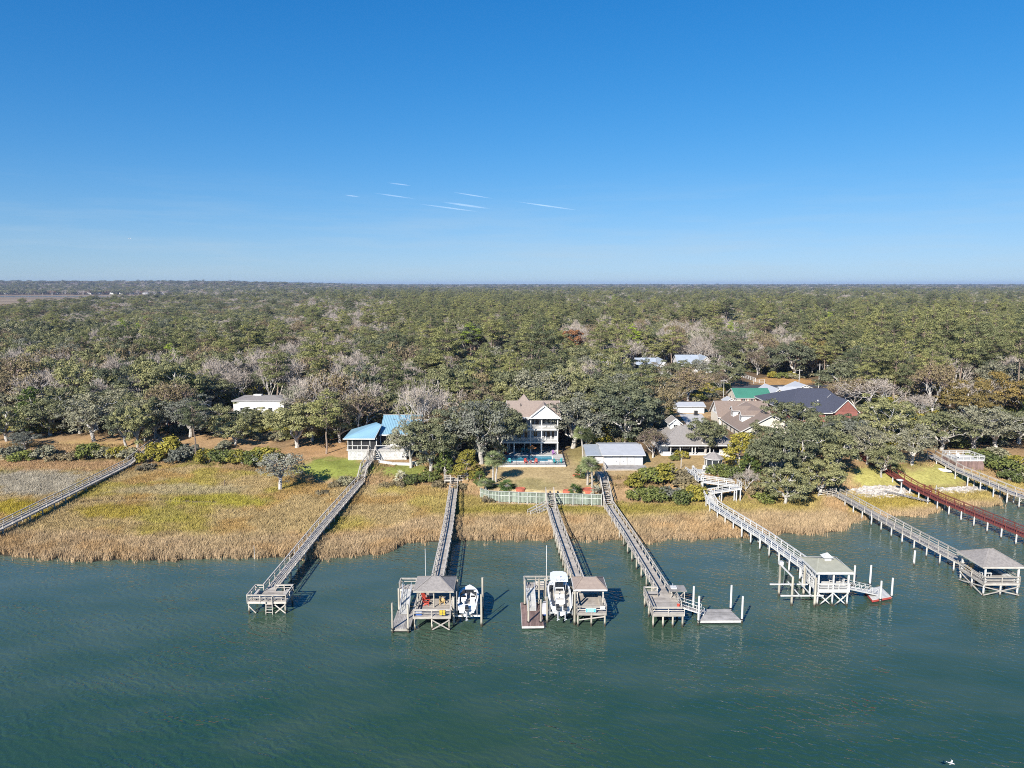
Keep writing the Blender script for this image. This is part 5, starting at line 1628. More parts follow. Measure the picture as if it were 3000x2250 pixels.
for (px, py, h, lb) in ((2741, 1448, 1.8, 'short white post on the stones right of the red pier'), (1968, 1377, 1.7, 'white post standing alone on the tan lawn right of the garage'), (657, 1430, 1.6, 'dark leaning stake in the left marsh'), (746, 1638, 2.2, 'thin white pole at the marsh edge left of the bench platform'), (1995, 1312 + 60, 2.1, 'thicker white post beside the pair of white chairs')):
    p = on_land(px, py, 1.5)
    t = PT('marker_post', lb, 'post', p)
    dk = 'pine_bark' if 'dark' in lb else 'white_paint'
    t.pole('shaft', p - V3((0, 0, .5)), p + V3((.12 if dk == 'pine_bark' else 0, 0, h)), .14 if 'thin' not in lb else .08, dk)
    t.pole('cap', p + V3((.12 if dk == 'pine_bark' else 0, 0, h)), p + V3((.12 if dk == 'pine_bark' else 0, 0, h + .06)), .18 if 'thin' not in lb else .1, dk)

# ---- green bulkhead in front of the yard lawn
surf('bulkhead_green', (0.36, 0.405, 0.32), (0.21, 0.245, 0.19), .85, 1.6, .45)
surf('bulkhead_post', (0.55, 0.57, 0.50), (0.42, 0.44, 0.38), .85, 1.2, .2)
t = PT('bulkhead', 'pale green timber bulkhead holding up the yard lawn', 'retaining wall', (6, 136, 0))
BP = [V3((-6.3, 139.0, 0)), V3((-4.6, 137.2, 0)), V3((-.5, 136.5, 0)), V3((6.6, 135.6, 0)), V3((17.4, 134.6, 0)), V3((18.6, 136.6, 0))]
for a, b in zip(BP[:-1], BP[1:]):
    n = max(1, int(round((b - a).length / 1.75)))
    h = (b - a).normalized()
    nrm = V3((h.y, -h.x, 0))
    for i in range(n):
        q0, q1 = lerp(a, b, i / n), lerp(a, b, (i + 1) / n)
        zt = 3.30
        q = q0 + nrm * .12
        t.pole('post', (q.x, q.y, .2), (q.x, q.y, zt + .02), .20, 'bulkhead_post')
        m_ = 7
        for j in range(m_):
            w0, w1 = lerp(q0, q1, j / m_), lerp(q0, q1, (j + .97) / m_)
            zb = 1.2 + R.uniform(-.08, .08)
            mid = (w0 + w1) / 2 + nrm * R.uniform(-.012, .012)
            t.beam('sheet_board', (mid.x, mid.y, zb), (mid.x, mid.y, zt - .08), .06, (w1 - w0).length, 'bulkhead_green') if abs(h.x) < .5 else t.box('sheet_board', w0.x, w1.x, mid.y - .03, mid.y + .03, zb, zt - .08, 'bulkhead_green')
    for z_ in (2.45, 3.28):
        t.beam('wale', a + nrm * .06 + V3((0, 0, z_)), b + nrm * .06 + V3((0, 0, z_)), .10 if z_ < 3 else .3, .14 if z_ < 3 else .06, 'bulkhead_post')
# ================================================================== houses
def window(t, x0, x1, z0, z1, y, parent=None, frame='white_paint', face='-y', bars=True, pane='glass'):
    """a window let on a wall plane: frame, pane and glazing bars standing proud by millimetres"""
    def bx(nm, a0, a1, b0, b1, d0, d1, m, par):
        if face == '-y':
            return t.box(nm, a0, a1, y - d1, y - d0, b0, b1, m, par)
        if face == '-x':
            return t.box(nm, y - d1, y - d0, a0, a1, b0, b1, m, par)
    f = bx('window', x0, x1, z0, z1, .002, .06, frame, parent)
    g = .09
    bx('pane', x0 + g, x1 - g, z0 + g, z1 - g, .062, .075, pane, f)
    if bars:
        bx('glazing_bar', (x0 + x1) / 2 - .025, (x0 + x1) / 2 + .025, z0 + g, z1 - g, .077, .09, frame, f)
        bx('glazing_bar', x0 + g, x1 - g, (z0 + z1) / 2 - .025, (z0 + z1) / 2 + .025, .077, .09, frame, f)
    return f

def gable_roof(t, x0, x1, y0, y1, z, zr, mat, axis='x', ov=.4, th=.16, trim='white_paint', name='roof', seam=0, wall=None, parent=None):
    """two slopes; the ridge runs along axis; optional gable walls and standing seams"""
    def P_(a, b, z_):
        return (a, b, z_) if axis == 'x' else (b, a, z_)
    if axis != 'x':
        x0, x1, y0, y1 = y0, y1, x0, x1
    m = (y0 + y1) / 2
    s = (zr - z) / (m - y0)
    ze = z - s * ov
    A0, A1, B0, B1 = x0 - ov, x1 + ov, y0 - ov, y1 + ov
    mb = MB()
    v = [P_(A0, B0, ze), P_(A1, B0, ze), P_(A1, m, zr), P_(A0, m, zr), P_(A1, B1, ze), P_(A0, B1, ze)]
    w_ = [(p[0], p[1], p[2] - th) for p in v]
    f = [(0, 1, 2, 3), (3, 2, 4, 5), (9, 8, 7, 6), (11, 10, 8, 9), (0, 6, 7, 1), (4, 10, 11, 5), (1, 7, 8, 2), (2, 8, 10, 4), (0, 3, 9, 6), (3, 5, 11, 9)]
    if axis != 'x':
        f = [q[::-1] for q in f]
    mb.add(v + w_, f)
    ro = t.mesh(name, mb, mat, parent)
    for (a, b) in ((A0 - .03, B0), (A1 + .03, B0), (A0 - .03, B1), (A1 + .03, B1)):
        t.beam('bargeboard', P_(a, b, ze - .10), P_(a, m, zr - .10), .05, .24, trim, ro)
    for b in (B0 - .04, B1 + .04):
        t.beam('gutter', P_(A0, b, ze - .10), P_(A1, b, ze - .10), .08, .16, trim, ro)
    if seam:
        sb = MB()
        k = A0 + seam / 2
        while k < A1:
            sb.beam(P_(k, B0, ze + .02), P_(k, m, zr + .02), .04, .05); sb.beam(P_(k, B1, ze + .02), P_(k, m, zr + .02), .04, .05)
            k += seam
        t.mesh('standing_seam', sb, mat, ro, kind='stuff')
    if wall:
        for a, a2 in ((x0, x0 + .12), (x1 - .12, x1)):
            g_ = MB(); tri = [(y0 + .02, z - .02), (y1 - .02, z - .02), (m, zr - .12)]
            vv = [P_(a, b, zz) for b, zz in tri] + [P_(a2, b, zz) for b, zz in tri]
            g_.add(vv, [(0, 1, 2), (5, 4, 3), (0, 3, 4, 1), (1, 4, 5, 2), (2, 5, 3, 0)])
            t.mesh('gable_wall', g_, wall, ro)
    return ro

def courses(t, x0, x1, y, z0, z1, mat, dz=.2, name='siding_board', face='-y'):
    """lapped boards proud of a wall"""
    n = int((z1 - z0) / dz)
    mb = MB()
    for i in range(n):
        a = z0 + (z1 - z0) * i / n; b_ = a + (z1 - z0) / n * .96
        if face == '-y':
            mb.add([(x0, y - .03, a), (x1, y - .03, a), (x1, y - .008, b_), (x0, y - .008, b_), (x0, y - .001, a), (x1, y - .001, a)], [(0, 1, 2, 3), (0, 4, 5, 1)])
        else:
            mb.add([(y - .03, x0, a), (y - .03, x1, a), (y - .008, x1, b_), (y - .008, x0, b_), (y - .001, x0, a), (y - .001, x1, a)], [(3, 2, 1, 0), (1, 5, 4, 0)])
    return t.mesh(name, mb, mat, kind='stuff')

# ---------------------------------------------------------------- white three-storey house
H0 = V3((4.6, 167, 0))
t = PT('house', 'white three-storey house with stacked porches, tan gabled roof and pool in front', 'house', (4.6, 168, 4))
gz_ = 3.7
FL = [gz_, 6.95, 10.05, 12.75]
xs_c = [.5, 4.4, 7.0, 10.8]
wl = t.box('wall', -.9, 11.0, 167.4, 176.5, FL[1] - .2, FL[3] + .1, 'siding_grey')
courses(t, -.9, 11.0, 167.4, FL[1], FL[3], 'siding_grey', .22)
t.box('undercroft_floor', -1.0, 11.0, 164.42, 172.19, 3.2, 4.19, 'concrete')
t.box('undercroft_wall', -.8, 10.9, 172.2, 176.4, gz_ - .4, FL[1] - .21, 'dark_interior')  # shade of the open undercroft put into the wall's near-black colour
for x, y in ((-.6, 168), (3, 168), (7, 168), (10.7, 168)):
    t.beam('undercroft_post', (x, y, gz_ - .3), (x, y, FL[1] - .2), .3, .3, 'white_paint')
for i, z in enumerate((FL[1], FL[2])):
    x0 = -2.2 if i == 0 else .3
    t.box('porch_floor', x0, 11.0, 164.8, 167.38, z - .22, z, 'white_decking')
    t.beam('porch_fascia', (x0, 164.76, z - .12), (11.0, 164.76, z - .12), .05, .34, 'white_paint')
for x in xs_c:
    t.beam('column', (x, 165.0, gz_ - .3), (x, 165.0, FL[1] - .23), .30, .30, 'white_paint')
    t.beam('column', (x, 165.0, FL[1] + .004), (x, 165.0, FL[2] - .23), .22, .22, 'white_paint')
    t.beam('column', (x, 165.0, FL[2] + .004), (x, 165.0, FL[3] - .1), .22, .22, 'white_paint')
for x in (-2.1, -1.0):
    t.beam('column', (x, 165.0, gz_ - .3), (x, 165.0, FL[1] - .23), .2, .2, 'white_paint'); t.beam('column', (x, 165.0, FL[1]), (x, 165.0, FL[2] - .4), .14, .14, 'white_paint')
t.beam('porch_beam', (.4, 165.0, FL[3] - .02), (10.9, 165.0, FL[3] - .02), .26, .34, 'white_paint')
def balustrade(t, x0, x1, y, z, h=1.0):
    t.beam('handrail', (x0, y, z + h), (x1, y, z + h), .10, .07, 'white_paint'); t.beam('bottom_rail', (x0, y, z + .12), (x1, y, z + .12), .06, .07, 'white_paint')
    mb = MB(); n = int((x1 - x0) / .17)
    for i in range(n):
        k = x0 + (x1 - x0) * (i + .5) / n
        mb.box(k - .035, k + .035, y - .02, y + .02, z + .15, z + h - .03)
    t.mesh('balusters', mb, 'white_paint', kind='stuff')
for i, z in enumerate((FL[1], FL[2])):
    for a, b in zip(([-2.1, -1.0] if i == 0 else []) + xs_c[:-1], ([-1.0, .5] if i == 0 else []) + xs_c[1:]):
        balustrade(t, a + .12, b - .12, 164.95, z)
for z, items in ((FL[1], ((1.2, 2.2, 2.1), (2.9, 3.8, 2.1), (5.2, 6.1, 0), (7.5, 8.0, 2.1), (8.3, 9.2, 2.1), (9.4, 10.2, 2.1))), (FL[2], ((.9, 1.7, 0), (2.3, 3.4, 2.1), (4.8, 5.3, 2.0), (5.5, 6.5, 2.1), (7.3, 8.1, 0), (8.5, 9.2, 0), (9.5, 10.3, 0)))):
    for a, b, d in items:
        if d:
            w_ = window(t, a, b, z + .05, z + 2.15, 167.36, wl, bars=False)
        else:
            w_ = window(t, a, b, z + .8, z + 2.1, 167.36, wl)
ro = gable_roof(t, -1.0, 11.2, 165.2, 175.6, FL[3] + .12, 16.0, 'shingle_tan', 'x', .35, wall='siding_grey')
# front gable over the right two bays: front wall triangle and two slopes running back into the main roof
gx0, gx1, gm = 4.1, 11.15, 7.62
mb = MB()
v = [(gx0 - .45, 164.3, FL[3] - .05), (gm, 164.3, 15.85), (gx1 + .45, 164.3, FL[3] - .05), (gx0 - .45, 166.4, FL[3] - .05), (gm, 170.2, 15.85), (gx1 + .45, 166.4, FL[3] - .05)]
w_ = [(p[0], p[1], p[2] - .16) for p in v]
mb.add(v + w_, [(0, 1, 4, 3), (1, 2, 5, 4), (9, 10, 7, 6), (10, 11, 8, 7), (0, 6, 7, 1), (1, 7, 8, 2), (2, 8, 11, 5), (0, 3, 9, 6)])
pg = t.mesh('porch_gable_roof', mb, 'shingle_tan')
for s, x in ((1, gx0 - .45), (1, gx1 + .45)):
    t.beam('bargeboard', (x, 164.26, FL[3] - .22), (gm, 164.26, 15.72), .06, .34, 'white_paint', pg)
t.beam('gable_cornice', (gx0 - .4, 164.5, FL[3] + .02), (gx1 + .4, 164.5, FL[3] + .02), .5, .26, 'white_paint', pg)
mb = MB(); mb.add([(gx0, 164.62, FL[3] + .1), (gx1, 164.62, FL[3] + .1), (gm, 164.62, 15.6), (gx0, 164.75, FL[3] + .1), (gx1, 164.75, FL[3] + .1), (gm, 164.75, 15.6)], [(0, 1, 2), (5, 4, 3), (0, 2, 5, 3), (1, 4, 5, 2)])
t.mesh('gable_panel', mb, 'siding_white', pg)
t.box('upper_porch_eave', .2, 4.0, 164.7, 165.3, FL[3] - .02, FL[3] + .16, 'white_paint', ro)
mb = MB(); mb.add([(1.5, 173.2, 15.2), (4.4, 173.2, 15.2), (4.4, 176.1, 15.2), (1.5, 176.1, 15.2), (2.95, 174.65, 17.0)], [(0, 1, 4), (1, 2, 4), (2, 3, 4), (3, 0, 4), (3, 2, 1, 0)])
t.mesh('stair_tower_roof', mb, 'shingle_tan', ro); t.box('stair_tower', 1.7, 4.2, 173.4, 175.9, 13.5, 15.19, 'siding_grey', ro)
t.pole('vent_pipe', (2.1, 168.6, 14.8), (2.1, 168.6, 15.6), .16, 'black_metal', ro)

# pool and its terrace
zt_ = 4.15
def zlawn(x, y):
    return zat(x, y)
t = PT('pool_terrace', 'pale concrete terrace around the pool of the white house', 'terrace', (5, 159, 3.6))
px0, px1, py0, py1 = -2.6, 9.4, 157.4, 162.6
for a in ((-3.4, 12.0, 154.2, py0), (-3.4, px0, py0, py1), (px1, 12.0, py0, py1), (-3.4, 12.0, py1, 164.4)):
    t.box('paving', *a, 2.9, zt_, 'concrete')
t = PT('swimming_pool', 'blue swimming pool in front of the white house', 'pool', (3, 160, 3.6))
t.box('basin', px0 + .002, px1 - .002, py0 + .002, py1 - .002, 2.95, zt_ - .14, 'pool_tile_water')
for a, b in (((px0, py0), (px1, py0)), ((px1, py0), (px1, py1)), ((px1, py1), (px0, py1)), ((px0, py1), (px0, py0))):
    t.beam('coping', (*a, zt_ + .025), (*b, zt_ + .025), .35, .045, 'stucco')
t.box('step', 8.2, 9.2, 157.7, 159.6, zt_ - .138, zt_ - .10, 'stucco')
t = PT('pool_fence', 'thin black metal fence around the pool terrace', 'fence', (6, 154.3, 3.9))
def metal_fence(t, a, b, h=1.2, sp=2.0):
    a, b = V3(a), V3(b)
    n = max(1, int((b - a).length / sp))
    for i in range(n + 1):
        q = lerp(a, b, i / n); t.beam('post', q, q + V3((0, 0, h + .05)), .07, .07, 'black_metal')
    for z in (.12, h):
        t.beam('rail', a + V3((0, 0, z)), b + V3((0, 0, z)), .045, .05, 'black_metal')
    mb = MB(); m_ = int((b - a).length / .3)
    for i in range(m_):
        q = lerp(a, b, (i + .5) / m_); mb.beam(q + V3((0, 0, .12)), q + V3((0, 0, h)), .02, .02)
    t.mesh('pickets', mb, 'black_metal', kind='stuff')
metal_fence(t, (-3.3, 154.3, zt_), (11.9, 154.3, zt_)); metal_fence(t, (11.9, 154.3, zt_), (11.9, 164.2, zt_))

# ---------------------------------------------------------------- blue-roofed house on a block base
t = PT('house', 'low house with a bright blue metal roof on a pale block base', 'house', (-31, 166, 3))
dz_ = 6.05
bw = t.box('base_wall', -38.1, -24.5, 161.2, 174, 1.8, dz_ - .3, 'block_wall')
blk = MB()
for j in range(9):
    for i in range(24):
        x = -38.1 + .6 * i + (.3 if j % 2 else 0)
        if x + .57 < -24.5:
            blk.box(x + .015, x + .585, 161.155, 161.199, 2.0 + .42 * j, 2.0 + .42 * j + .39)
t.mesh('wall_block', blk, 'block_wall', bw, kind='stuff')
t.box('deck_slab', -38.3, -24.3, 160.9, 165.4, dz_ - .29, dz_, 'concrete')
hw = t.box('wall', -31.2, -22.6, 165.0, 175, dz_ + .002, 8.9, 'stucco')
for a, b in ((-27.7, -26.2), (-26.0, -24.6)):
    w_ = t.box('sliding_door', a, b, 164.93, 164.998, dz_ + .1, dz_ + 2.4, 'white_paint', hw); t.box('pane', a + .08, b - .08, 164.915, 164.928, dz_ + .2, dz_ + 2.3, 'glass', w_)
    t.box('transom_bar', a + .08, b - .08, 164.90, 164.913, dz_ + 1.2, dz_ + 1.27, 'white_paint', w_)
t.box('doorway', -31.0, -29.0, 164.93, 164.998, dz_ + .05, dz_ + 2.5, 'dark_screen', hw)
# screened porch
for x in (-38.0, -37.0, -34.9, -32.9, -31.4):
    t.beam('porch_post', (x, 161.2, dz_), (x, 161.2, 8.75), .16, .16, 'white_paint')
t.box('screen', -37.95, -31.4, 161.28, 161.31, dz_ + .05, 8.7, 'dark_screen'); t.box('screen', -38.03, -38.0, 161.3, 169.0, dz_ + .05, 8.7, 'dark_screen')
t.box('screen', -31.3, -31.27, 161.3, 164.9, dz_ + .05, 8.7, 'dark_screen')
for i in range(12):
    x = -37.6 + .5 * i
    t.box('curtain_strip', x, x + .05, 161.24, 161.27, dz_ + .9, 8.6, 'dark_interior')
# the big slope of the main roof and the hipped porch roof
mb = MB(); A_ = [(-31.2, 163.9, 8.95), (-22.0, 163.9, 8.95), (-22.0, 172.4, 12.1), (-31.6, 172.4, 12.1), (-22.0, 179, 9.2), (-31.6, 179, 9.2)]
B_ = [(p[0], p[1], p[2] - .2) for p in A_]
mb.add(A_ + B_, [(0, 1, 2, 3), (3, 2, 4, 5), (9, 8, 7, 6), (11, 10, 8, 9), (0, 6, 7, 1), (1, 7, 8, 2), (2, 8, 10, 4), (0, 3, 9, 6), (3, 5, 11, 9)])
ro = t.mesh('roof', mb, 'metal_roof_blue')
sb = MB()
for i in range(24):
    k = (i + .3) / 24
    sb.beam((-31.2 + 9.2 * k, 163.9, 8.98), (-31.6 + 9.6 * k, 172.4, 12.13), .04, .06)
t.mesh('standing_seam', sb, 'metal_roof_blue', ro, kind='stuff')
t.beam('fascia', (-31.3, 163.86, 8.82), (-21.9, 163.86, 8.82), .06, .3, 'white_paint', ro)
t.beam('ridge_cap', (-31.7, 172.4, 12.14), (-21.9, 172.4, 12.14), .35, .05, 'white_paint', ro)
mb = MB(); A_ = [(-38.9, 160.5, 8.75), (-31.7, 160.5, 8.75), (-30.9, 165.6, 11.0), (-32.6, 167.5, 11.2), (-39.2, 170.5, 8.85)]
mb.add(A_ + [(p[0], p[1], p[2] - .18) for p in A_], [(0, 1, 2, 3), (0, 3, 4), (8, 7, 6, 5), (9, 8, 5), (0, 5, 6, 1), (1, 6, 7, 2), (0, 4, 9, 5)])
pr = t.mesh('porch_roof', mb, 'metal_roof_blue')
sb = MB()
for i in range(15):
    k = (i + .5) / 15
    sb.beam(V3(A_[0]).lerp(V3(A_[1]), k) + V3((0, 0, .02)), V3(A_[3]).lerp(V3(A_[2]), k) + V3((0, 0, .02)), .04, .06)
t.mesh('standing_seam', sb, 'metal_roof_blue', pr, kind='stuff')
t.beam('fascia', (-39.0, 160.46, 8.63), (-31.6, 160.46, 8.63), .06, .26, 'white_paint', pr); t.beam('bargeboard', (-31.66, 160.5, 8.66), (-30.86, 165.6, 10.9), .06, .26, 'white_paint', pr)
railing(t, (-38.1, 161.0, dz_), (-33.3, 161.0, dz_), 'white_paint', 1.0, 2.4, 1); railing(t, (-31.5, 161.0, dz_), (-24.5, 161.0, dz_), 'white_paint', 1.0, 2.4, 1)
t = PT('garden_wall', 'low pale garden wall below the right side of the blue-roofed house', 'wall', (-26, 158, 2.8))
for (x0, y0, x1, y1) in ((-30.5, 159.0, -27.0, 157.0), (-27.0, 157.0, -22.6, 156.4)):
    za, zb_ = zat(x0, y0), zat(x1, y1)
    t.beam('wall_panel', (x0, y0, za + .1), (x1, y1, zb_ + .1), .25, .9, 'stucco'); t.beam('coping', (x0, y0, za + .57), (x1, y1, zb_ + .57), .34, .08, 'concrete')
t.box('gate_pier', -22.9, -21.3, 156.0, 157.0, 2.2, 4.3, 'block_wall')

# ---------------------------------------------------------------- garage / boathouse with deck
t = PT('garage', 'white boathouse garage with a flat grey gable roof and wooden deck', 'garage', (25, 157, 4))
gb = 4.25
w_ = t.box('wall', 20.4, 29.0, 153.6, 164, gb - .6, 6.72, 'siding_white')
for i, x in enumerate((20.55, 22.3, 23.9, 25.5, 27.1, 28.85)):
    t.beam('trim_board', (x, 153.55, gb), (x, 153.55, 6.7), .12, .05, 'siding_grey', w_)
for a, b in ((22.4, 23.8), (24.0, 25.4), (25.6, 27.0)):
    d_ = t.box('door_panel', a, b, 153.52, 153.597, gb + .05, 6.3, 'white_paint', w_); t.box('door_inset', a + .12, b - .12, 153.505, 153.518, gb + .2, 6.15, 'siding_grey', d_)
    t.pole('handle', ((a + b) / 2, 153.47, 5.0), ((a + b) / 2, 153.47, 5.25), .05, 'black_metal', d_)
gable_roof(t, 20.2, 29.1, 153.2, 165.2, 6.75, 7.75, 'roof_grey', 'x', .35, .14, seam=0, wall='siding_white')
lt = t.box('lean_to_wall', 16.9, 20.38, 155.2, 162, gb - .8, 6.2, 'siding_grey'); window(t, 17.4, 18.6, 4.8, 6.0, 155.2, lt)
mb = MB(); A_ = [(16.5, 154.6, 6.25), (20.39, 154.6, 6.25), (20.39, 162.5, 7.0), (16.5, 162.5, 7.0)]
mb.add(A_ + [(p[0], p[1], p[2] - .15) for p in A_], [(0, 1, 2, 3), (7, 6, 5, 4), (0, 4, 5, 1), (1, 5, 6, 2), (2, 6, 7, 3), (3, 7, 4, 0)])
t.mesh('lean_to_roof', mb, 'metal_roof_pale')  # bluish tone stands in for the shade lying on this roof
platform(t, 20.2, 29.4, 149.6, 153.2, gb + .12, 'grey_wood', WW, 'piling', nx=4, ny=2, d=.2)
railing(t, (20.2, 149.6, gb + .12), (20.2, 152.9, gb + .12), WW, .9, 1.6, 1)

# ---------------------------------------------------------------- low porch house
t = PT('house', 'low house with a dark porch and grey hipped roof behind the screened gazebo', 'house', (43, 167, 4.2))
b0 = 4.6
wl = t.box('wall', 34.8, 51.5, 164.5, 176, b0 - .6, 7.0, 'siding_white')
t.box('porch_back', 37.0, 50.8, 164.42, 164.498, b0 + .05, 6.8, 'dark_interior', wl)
for a, b in ((37.6, 39.6), (40.2, 42.0), (44.0, 47.0)):
    window(t, a, b, b0 + .9, b0 + 2.1, 164.41, wl, bars=False)
t.box('porch_floor', 34.6, 51.6, 161.2, 164.4, b0 - .6, b0 + .15, 'stucco')
for x in (36.9, 39.1, 41.9, 42.6, 46.0, 51.2):
    t.beam('porch_post', (x, 161.6, b0 + .15), (x, 161.6, 6.9), .22, .22, 'white_paint')
t.box('planter', 35.0, 36.8, 160.9, 161.19, b0 - .4, b0 + .9, 'stucco')
hip_roof(t, 34.8, 51.5, 161.4, 176, 7.1, 10.4, 'shingle_grey', 6.0, .6, 'white_paint', th=.16)
dm = t.box('dormer_wall', 38.2, 40.6, 168.4, 172, 8.2, 10.9, 'siding_white'); window(t, 38.9, 39.9, 9.3, 10.5, 168.4, dm)
gable_roof(t, 38.0, 40.8, 168.2, 172.6, 10.9, 12.0, 'shingle_grey', 'y', .25, .1, wall='siding_white', name='dormer_roof')
t = PT('garden_wall', 'pale stucco wall along the right of the screened gazebo', 'wall', (50.4, 156, 4))
for a, b in (((48.6, 162.5), (50.4, 157.5)), ((50.4, 157.5), (50.2, 150.0))):
    t.beam('wall_panel', (*a, zat(*a) + .35), (*b, zat(*b) + .35), .35, 1.4, 'stucco'); t.beam('coping', (*a, zat(*a) + 1.08), (*b, zat(*b) + 1.08), .45, .08, 'concrete')

# ---------------------------------------------------------------- screened gazebo
g0 = V3((43.6, 150.2, zat(43.6, 150.2)))
t = T('screened_gazebo', 'eight-sided white screened gazebo with a grey pointed roof', 'gazebo', g0)
def oct_(r, k=0):
    return [(r * math.cos(math.pi / 8 + math.pi / 4 * i), r * math.sin(math.pi / 8 + math.pi / 4 * i)) for i in range(8)]
O = oct_(1.75)
mb = MB(); mb.prism(oct_(1.85), -.5, .12); t.mesh('floor', mb, 'white_paint')
for i in range(8):
    a, b = O[i], O[(i + 1) % 8]
    t.beam('post', (*a, .12), (*a, 2.65), .15, .15, 'white_paint')
    t.beam('top_plate', (*a, 2.6), (*b, 2.6), .12, .16, 'white_paint'); t.beam('mid_rail', (*a, .95), (*b, .95), .10, .10, 'white_paint'); t.beam('sill', (*a, .17), (*b, .17), .10, .10, 'white_paint')
    c0, c1 = V3((*a, 0)) * .985, V3((*b, 0)) * .985
    t.beam('screen', c0 + V3((0, 0, 1.78)), c1 + V3((0, 0, 1.78)), .012, 1.54, 'tinted_screen'); t.beam('kick_panel', c0 + V3((0, 0, .56)), c1 + V3((0, 0, .56)), .014, .66, 'siding_grey')
rb = oct_(2.15)
mb = MB(); mb.add([(*p, 2.68) for p in rb] + [(0, 0, 4.05)] + [(*p, 2.6) for p in rb], [(i, (i + 1) % 8, 8) for i in range(8)] + [(9 + i, 9 + (i + 1) % 8, (i + 1) % 8, i) for i in range(8)] + [tuple(range(9, 17))[::-1]])
ro = t.mesh('roof', mb, 'shingle_grey'); t.pole('finial', (0, 0, 4.0), (0, 0, 4.4), .12, 'white_paint', ro)
for i in range(8):
    t.beam('fascia', (*rb[i], 2.6), (*rb[(i + 1) % 8], 2.6), .05, .14, 'white_paint', ro)

# ---------------------------------------------------------------- dormer house
t = PT('house', 'house with a brown shingle roof and two white dormers facing left', 'house', (66, 188, 4.4))
b0 = 4.4
wl = t.box('wall', 58.6, 73.4, 177.6, 197.4, b0 - .6, 7.2, 'siding_cream')
for y in (179.5, 183.0, 186.0, 189.5, 193.5):
    window(t, y, y + 1.3, b0 + .6, b0 + 2.4, 58.6, wl, face='-x')
window(t, 60.5, 62, b0 + .6, b0 + 2.4, 177.6, wl); window(t, 64, 65.5, b0 + .6, b0 + 2.4, 177.6, wl)
t.box('corner_trim', 58.52, 58.78, 177.52, 177.78, b0 - .5, 7.1, 'white_paint', wl)
gable_roof(t, 58.6, 73.4, 177.6, 197.4, 7.2, 11.2, 'shingle_brown', 'y', .5, wall='siding_cream')
w2 = t.box('wing_wall', 58.0, 70, 196, 204, b0 - .6, 7.6, 'siding_cream'); gable_roof(t, 58.0, 72, 196.0, 204.0, 7.6, 11.1, 'shingle_brown', 'x', .5, wall='siding_white', name='wing_roof')
window(t, 199.3, 200.7, 8.0, 9.6, 58.0, w2, face='-x')
for yc in (192.0, 184.6):
    d_ = t.box('dormer', 60.4, 64.6, yc - 1.2, yc + 1.2, 7.9, 10.1, 'siding_white')
    window(t, yc - .6, yc + .6, 8.5, 9.9, 60.4, d_, face='-x')
    gable_roof(t, 60.3, 65.6, yc - 1.25, yc + 1.25, 10.1, 11.0, 'shingle_brown', 'x', .25, .1, wall='siding_white', name='dormer_roof')

# ---------------------------------------------------------------- slate-roofed brick house
t = PT('house', 'large brick house under a dark slate-blue hipped roof', 'house', (92, 214, 4.6))
b0 = 4.6
wl = t.box('wall', 80.5, 98.5, 201.0, 231, b0 - .6, 7.28, 'brick_red')
for x in (83, 86.5, 90):
    window(t, x, x + 1.6, b0 + .6, b0 + 2.3, 201.0, wl)
mb = MB(); A_ = [(79.6, 200.3, 7.5), (99.2, 200.3, 7.5), (102.5, 231.5, 7.5), (79.6, 231.5, 7.5), (87.7, 216, 12.3), (96.6, 216, 12.3)]
mb.add(A_ + [(p[0], p[1], p[2] - .2) for p in A_[:4]], [(0, 1, 5, 4), (1, 2, 5), (2, 3, 4, 5), (3, 0, 4), (9, 8, 7, 6), (0, 6, 7, 1), (1, 7, 8, 2), (2, 8, 9, 3), (3, 9, 6, 0)])
ro = t.mesh('roof', mb, 'roof_slate')
t.beam('fascia', (79.6, 200.26, 7.36), (99.2, 200.26, 7.36), .06, .3, 'white_paint', ro); t.beam('fascia', (79.56, 200.3, 7.36), (79.56, 231.5, 7.36), .06, .3, 'white_paint', ro)
t.beam('hip_cap', (79.6, 200.3, 7.53), (87.7, 216, 12.33), .3, .05, 'roof_slate', ro); t.beam('ridge_cap', (87.7, 216, 12.33), (96.6, 216, 12.33), .3, .05, 'roof_slate', ro)
w2 = t.box('gable_bay_wall', 92.2, 98.4, 199.4, 201.0, b0 - .6, 8.3, 'brick_red')
gable_roof(t, 92.0, 98.6, 199.4, 209.5, 8.2, 11.5, 'roof_slate', 'y', .35, wall='brick_red', name='gable_roof')
bk = MB()
for j in range(24):
    zz = 8.0 + .135 * j
    half = 3.1 * (1 - max(0, zz - 8.25) / 3.15)
    n = int(half * 2 / .3)
    for i in range(n):
        x = 95.3 - half + (half * 2) * i / max(n, 1) + (.12 if j % 2 else 0)
        bk.box(x, x + .26, 199.37, 199.398, zz, zz + .115)
t.mesh('brickwork', bk, 'brick_red', w2, kind='stuff')
t.pole('roof_vent', (90.5, 207.6, 9.4), (90.5, 207.6, 10.1), .35, 'white_paint')

